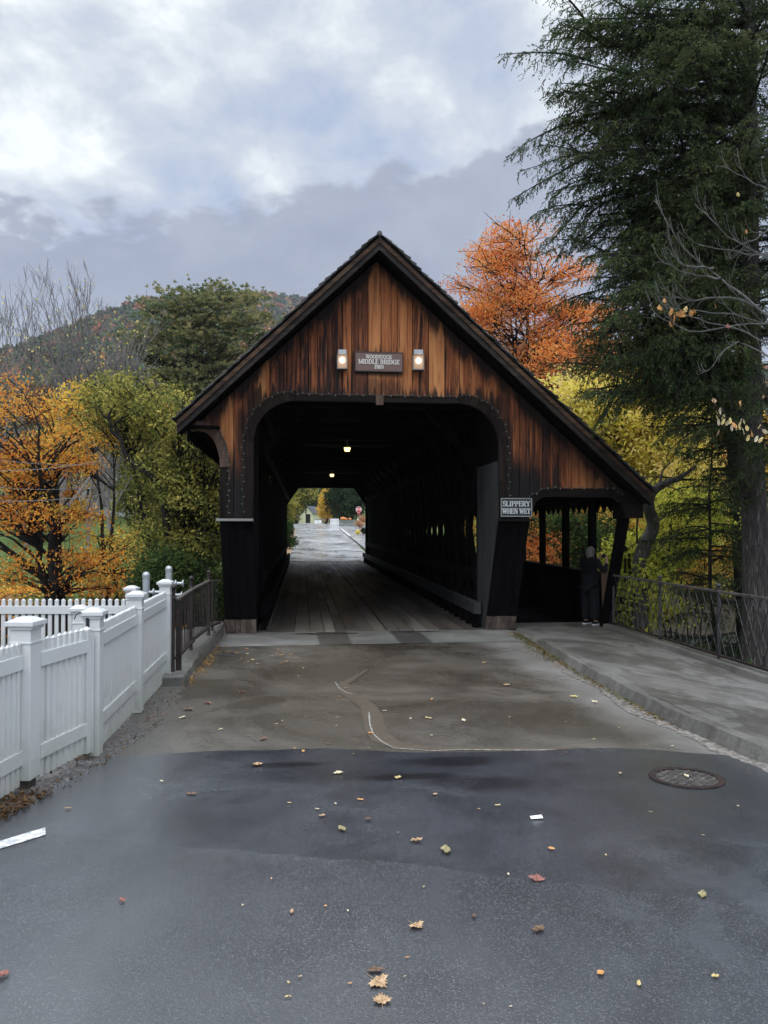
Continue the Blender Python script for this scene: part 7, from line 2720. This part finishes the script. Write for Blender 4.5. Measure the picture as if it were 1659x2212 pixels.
# --- hills with their forest
HD = [(a_, 1.5 * b_) for a_, b_ in [(-900, 300), (-400, 340), (-100, 380), (0, 400), (165, 440), (320, 500), (500, 620), (640, 740), (800, 820), (1000, 760), (1300, 640), (1700, 560), (2400, 500)]]
HY = [(-900, 880), (-400, 850), (-100, 805), (0, 768), (90, 738), (165, 707), (215, 682), (278, 664), (320, 652), (420, 640), (560, 632), (640, 640), (800, 700), (1000, 740), (1200, 740), (1300, 760), (1700, 800), (2400, 850)]
hpx = np.arange(-340, 1980, 10.0)
V = []
rows = 26
dist = np.interp(hpx, [p[0] for p in HD], [p[1] for p in HD])
ytop = np.interp(hpx, [p[0] for p in HY], [p[1] for p in HY])
G = np.zeros((rows + 1, len(hpx), 3))
for i, (a, dd_, yy_) in enumerate(zip(hpx, dist, ytop)):
    top_ = np.array(at_d(a, yy_ + 6, dd_))
    foot_ = np.array(at_d(a, 1000, float(np.interp(a, [400, 560, 900, 1050], [150, 290, 290, 150]))))
    foot_[2] = tz(foot_[0], foot_[1]) - 2
    for r_ in range(rows + 1):
        u = r_ / rows
        p = foot_ * (1 - u) + top_ * u
        p[2] = foot_[2] + (top_[2] - foot_[2]) * (u ** 1.25)
        G[r_, i] = p
back = G[-1].copy(); back[:, 1] += 200; back[:, 2] -= 60
Gall = np.concatenate([G, back[None]], 0)
nx = len(hpx)
i_ = np.arange(nx - 1)[None, :] + nx * np.arange(rows + 1)[:, None]
Q = np.stack([i_, i_ + 1, i_ + nx + 1, i_ + nx], -1).reshape(-1, 4).astype(np.int32)
mh, t = mat('hill_soil')
finish(t, t.mix(t.noise(objc(t), .02, 4), (.03, .035, .015), (.08, .05, .025)), .95)
tag(link_mesh('hill', Gall.reshape(-1, 3), Q, mh, smooth=True), kind='structure')

pal = 1.5 * np.array([(.035, .060, .022), (.050, .075, .026), (.028, .045, .022), (.11, .115, .03), (.25, .085, .03), (.30, .12, .035), (.14, .06, .035), (.07, .055, .035), (.045, .07, .028), (.20, .14, .035)])
pw = np.array([.2, .2, .14, .10, .06, .05, .07, .06, .08, .04]); pw = pw / pw.sum()
Vs = []; Cs = []
g = np.random.default_rng(5)
NT_ = 6500
us = 1 - (1 - g.random(NT_)) * 1.0
us = g.random(NT_) ** .7
ii = g.uniform(0, nx - 1.01, NT_)
sel = (hpx[ii.astype(int)] > -160) & (hpx[ii.astype(int)] < 1750)
for u, fi in zip(us[sel], ii[sel]):
    i0 = int(fi); f = fi - i0
    rr_ = u * rows; r0 = min(int(rr_), rows - 1); fr = rr_ - r0
    p = (G[r0, i0] * (1 - f) + G[r0, i0 + 1] * f) * (1 - fr) + (G[r0 + 1, i0] * (1 - f) + G[r0 + 1, i0 + 1] * f) * fr
    dd_ = np.hypot(p[0], p[1])
    s_ = g.uniform(.8, 1.35) * 7.0
    n = 46
    q = g.normal(size=(n, 3)); q /= np.linalg.norm(q, axis=1, keepdims=True)
    q[:, 2] = np.abs(q[:, 2])
    q *= g.uniform(.65, 1.05, (n, 1))
    cc = p + q * np.array([s_ * .75, s_ * .75, s_ * .95]) + np.array([0, 0, .5])
    sz = dd_ * .0042
    V_, _q = cards(cc, q + g.normal(size=(n, 3)) * .5 , g.uniform(.8, 1.6, n) * sz, g.uniform(.8, 1.3, n) * sz)
    Vs.append(V_)
    # colours gather in stands of like trees
    key = (math.sin(p[0] * .021 + 1.3) + math.sin(p[1] * .033 + p[0] * .011) + g.normal() * .9)
    c = pal[g.choice(len(pal), p=pw)] if key < 1.3 else pal[g.choice([4, 5, 6, 9])]
    Cs.append(np.repeat((c * g.uniform(.8, 1.25))[None], n, 0))
Vs = np.concatenate(Vs); Cs = np.concatenate(Cs)
mf, t = mat('forest_leaves')
at_ = t.n('ShaderNodeAttribute'); at_.attribute_name = 'tone'
rnd = island(t)
finish(t, t.mix(t.math('MULTIPLY', rnd, .5), at_.outputs['Color'], (.02, .025, .012)), .9, spec=.1)
fo = link_mesh('forest', Vs, np.arange(len(Vs), dtype=np.int32).reshape(-1, 4), mf)
ca = fo.data.color_attributes.new('tone', 'FLOAT_COLOR', 'POINT')
ca.data.foreach_set('color', np.concatenate([np.repeat(Cs, 4, 0), np.ones((len(Vs), 1))], 1).astype(np.float32).ravel())
tag(fo, 'autumn forest of green, rust and orange trees covering the hill', 'forest', kind='stuff')

# grass on the far lawn and undergrowth on the banks
def fg():
    while True:
        x = random.uniform(-40, -4); y = random.uniform(27, 62)
        z = tz(x, y)
        if z > -1.4: return (x, y, z + .04)
M['grass'] = leafmat('lawn_grass', [(.04, .07, .015), (.07, .11, .02), (.12, .15, .03), (.16, .15, .05)], .2)
n = 16000
P = np.array([fg() for _ in range(n)])
A = rng.normal(size=(n, 3)) * .5; A[:, 2] = 1
lc = CB(); lc.add(P, A, rng.uniform(.12, .25, n), rng.uniform(.05, .09, n))
tag(lc.build('lawn_grass', M['grass'], None), 'short green grass on the lawn beyond the river', 'grass', kind='stuff')


def fl_():
    x = random.uniform(-22, -5); y = random.gauss(31, 2.2)
    return (x, y, max(tz(x, y), -2.5) + .05)


litter('leaf_litter', 'orange leaves carpeting the ground under the big maple', fl_, 9000, .16, LFM['orange'])


def fu():
    while True:
        x = random.uniform(6.6, 24); y = random.uniform(8, 34)
        z = tz(x, y)
        if z > -4.7: return (x, y, z + random.uniform(0, .5))


n = 26000
P = np.array([fu() for _ in range(n)])
lc = CB(); lc.add(P, rng.normal(size=(n, 3)), rng.uniform(.08, .16, n), rng.uniform(.05, .09, n))
tag(lc.build('undergrowth', LFM['green'], None), 'low green undergrowth on the bank behind the right railing', 'undergrowth', kind='stuff')

# ---------------------------------------------------------------- misty air
HZ = 0.00016
hz = MB(); hz.box(-760, 760, -95, 1500, -64, 365)
ho_ = hz.build('haze', None)
mz = bpy.data.materials.new('haze'); mz.use_nodes = True
tt = mz.node_tree; tt.nodes.clear()
pv = tt.nodes.new('ShaderNodeVolumePrincipled')
pv.inputs['Color'].default_value = (.86, .91, 1.0, 1)
pv.inputs['Density'].default_value = HZ
pv.inputs['Anisotropy'].default_value = .2
ou = tt.nodes.new('ShaderNodeOutputMaterial')
tt.links.new(pv.outputs[0], ou.inputs['Volume'])
ho_.data.materials.append(mz)
tag(ho_, kind='stuff')
ho_['label'] = 'thin moist mist that greys the far hill'
ho_['category'] = 'haze'
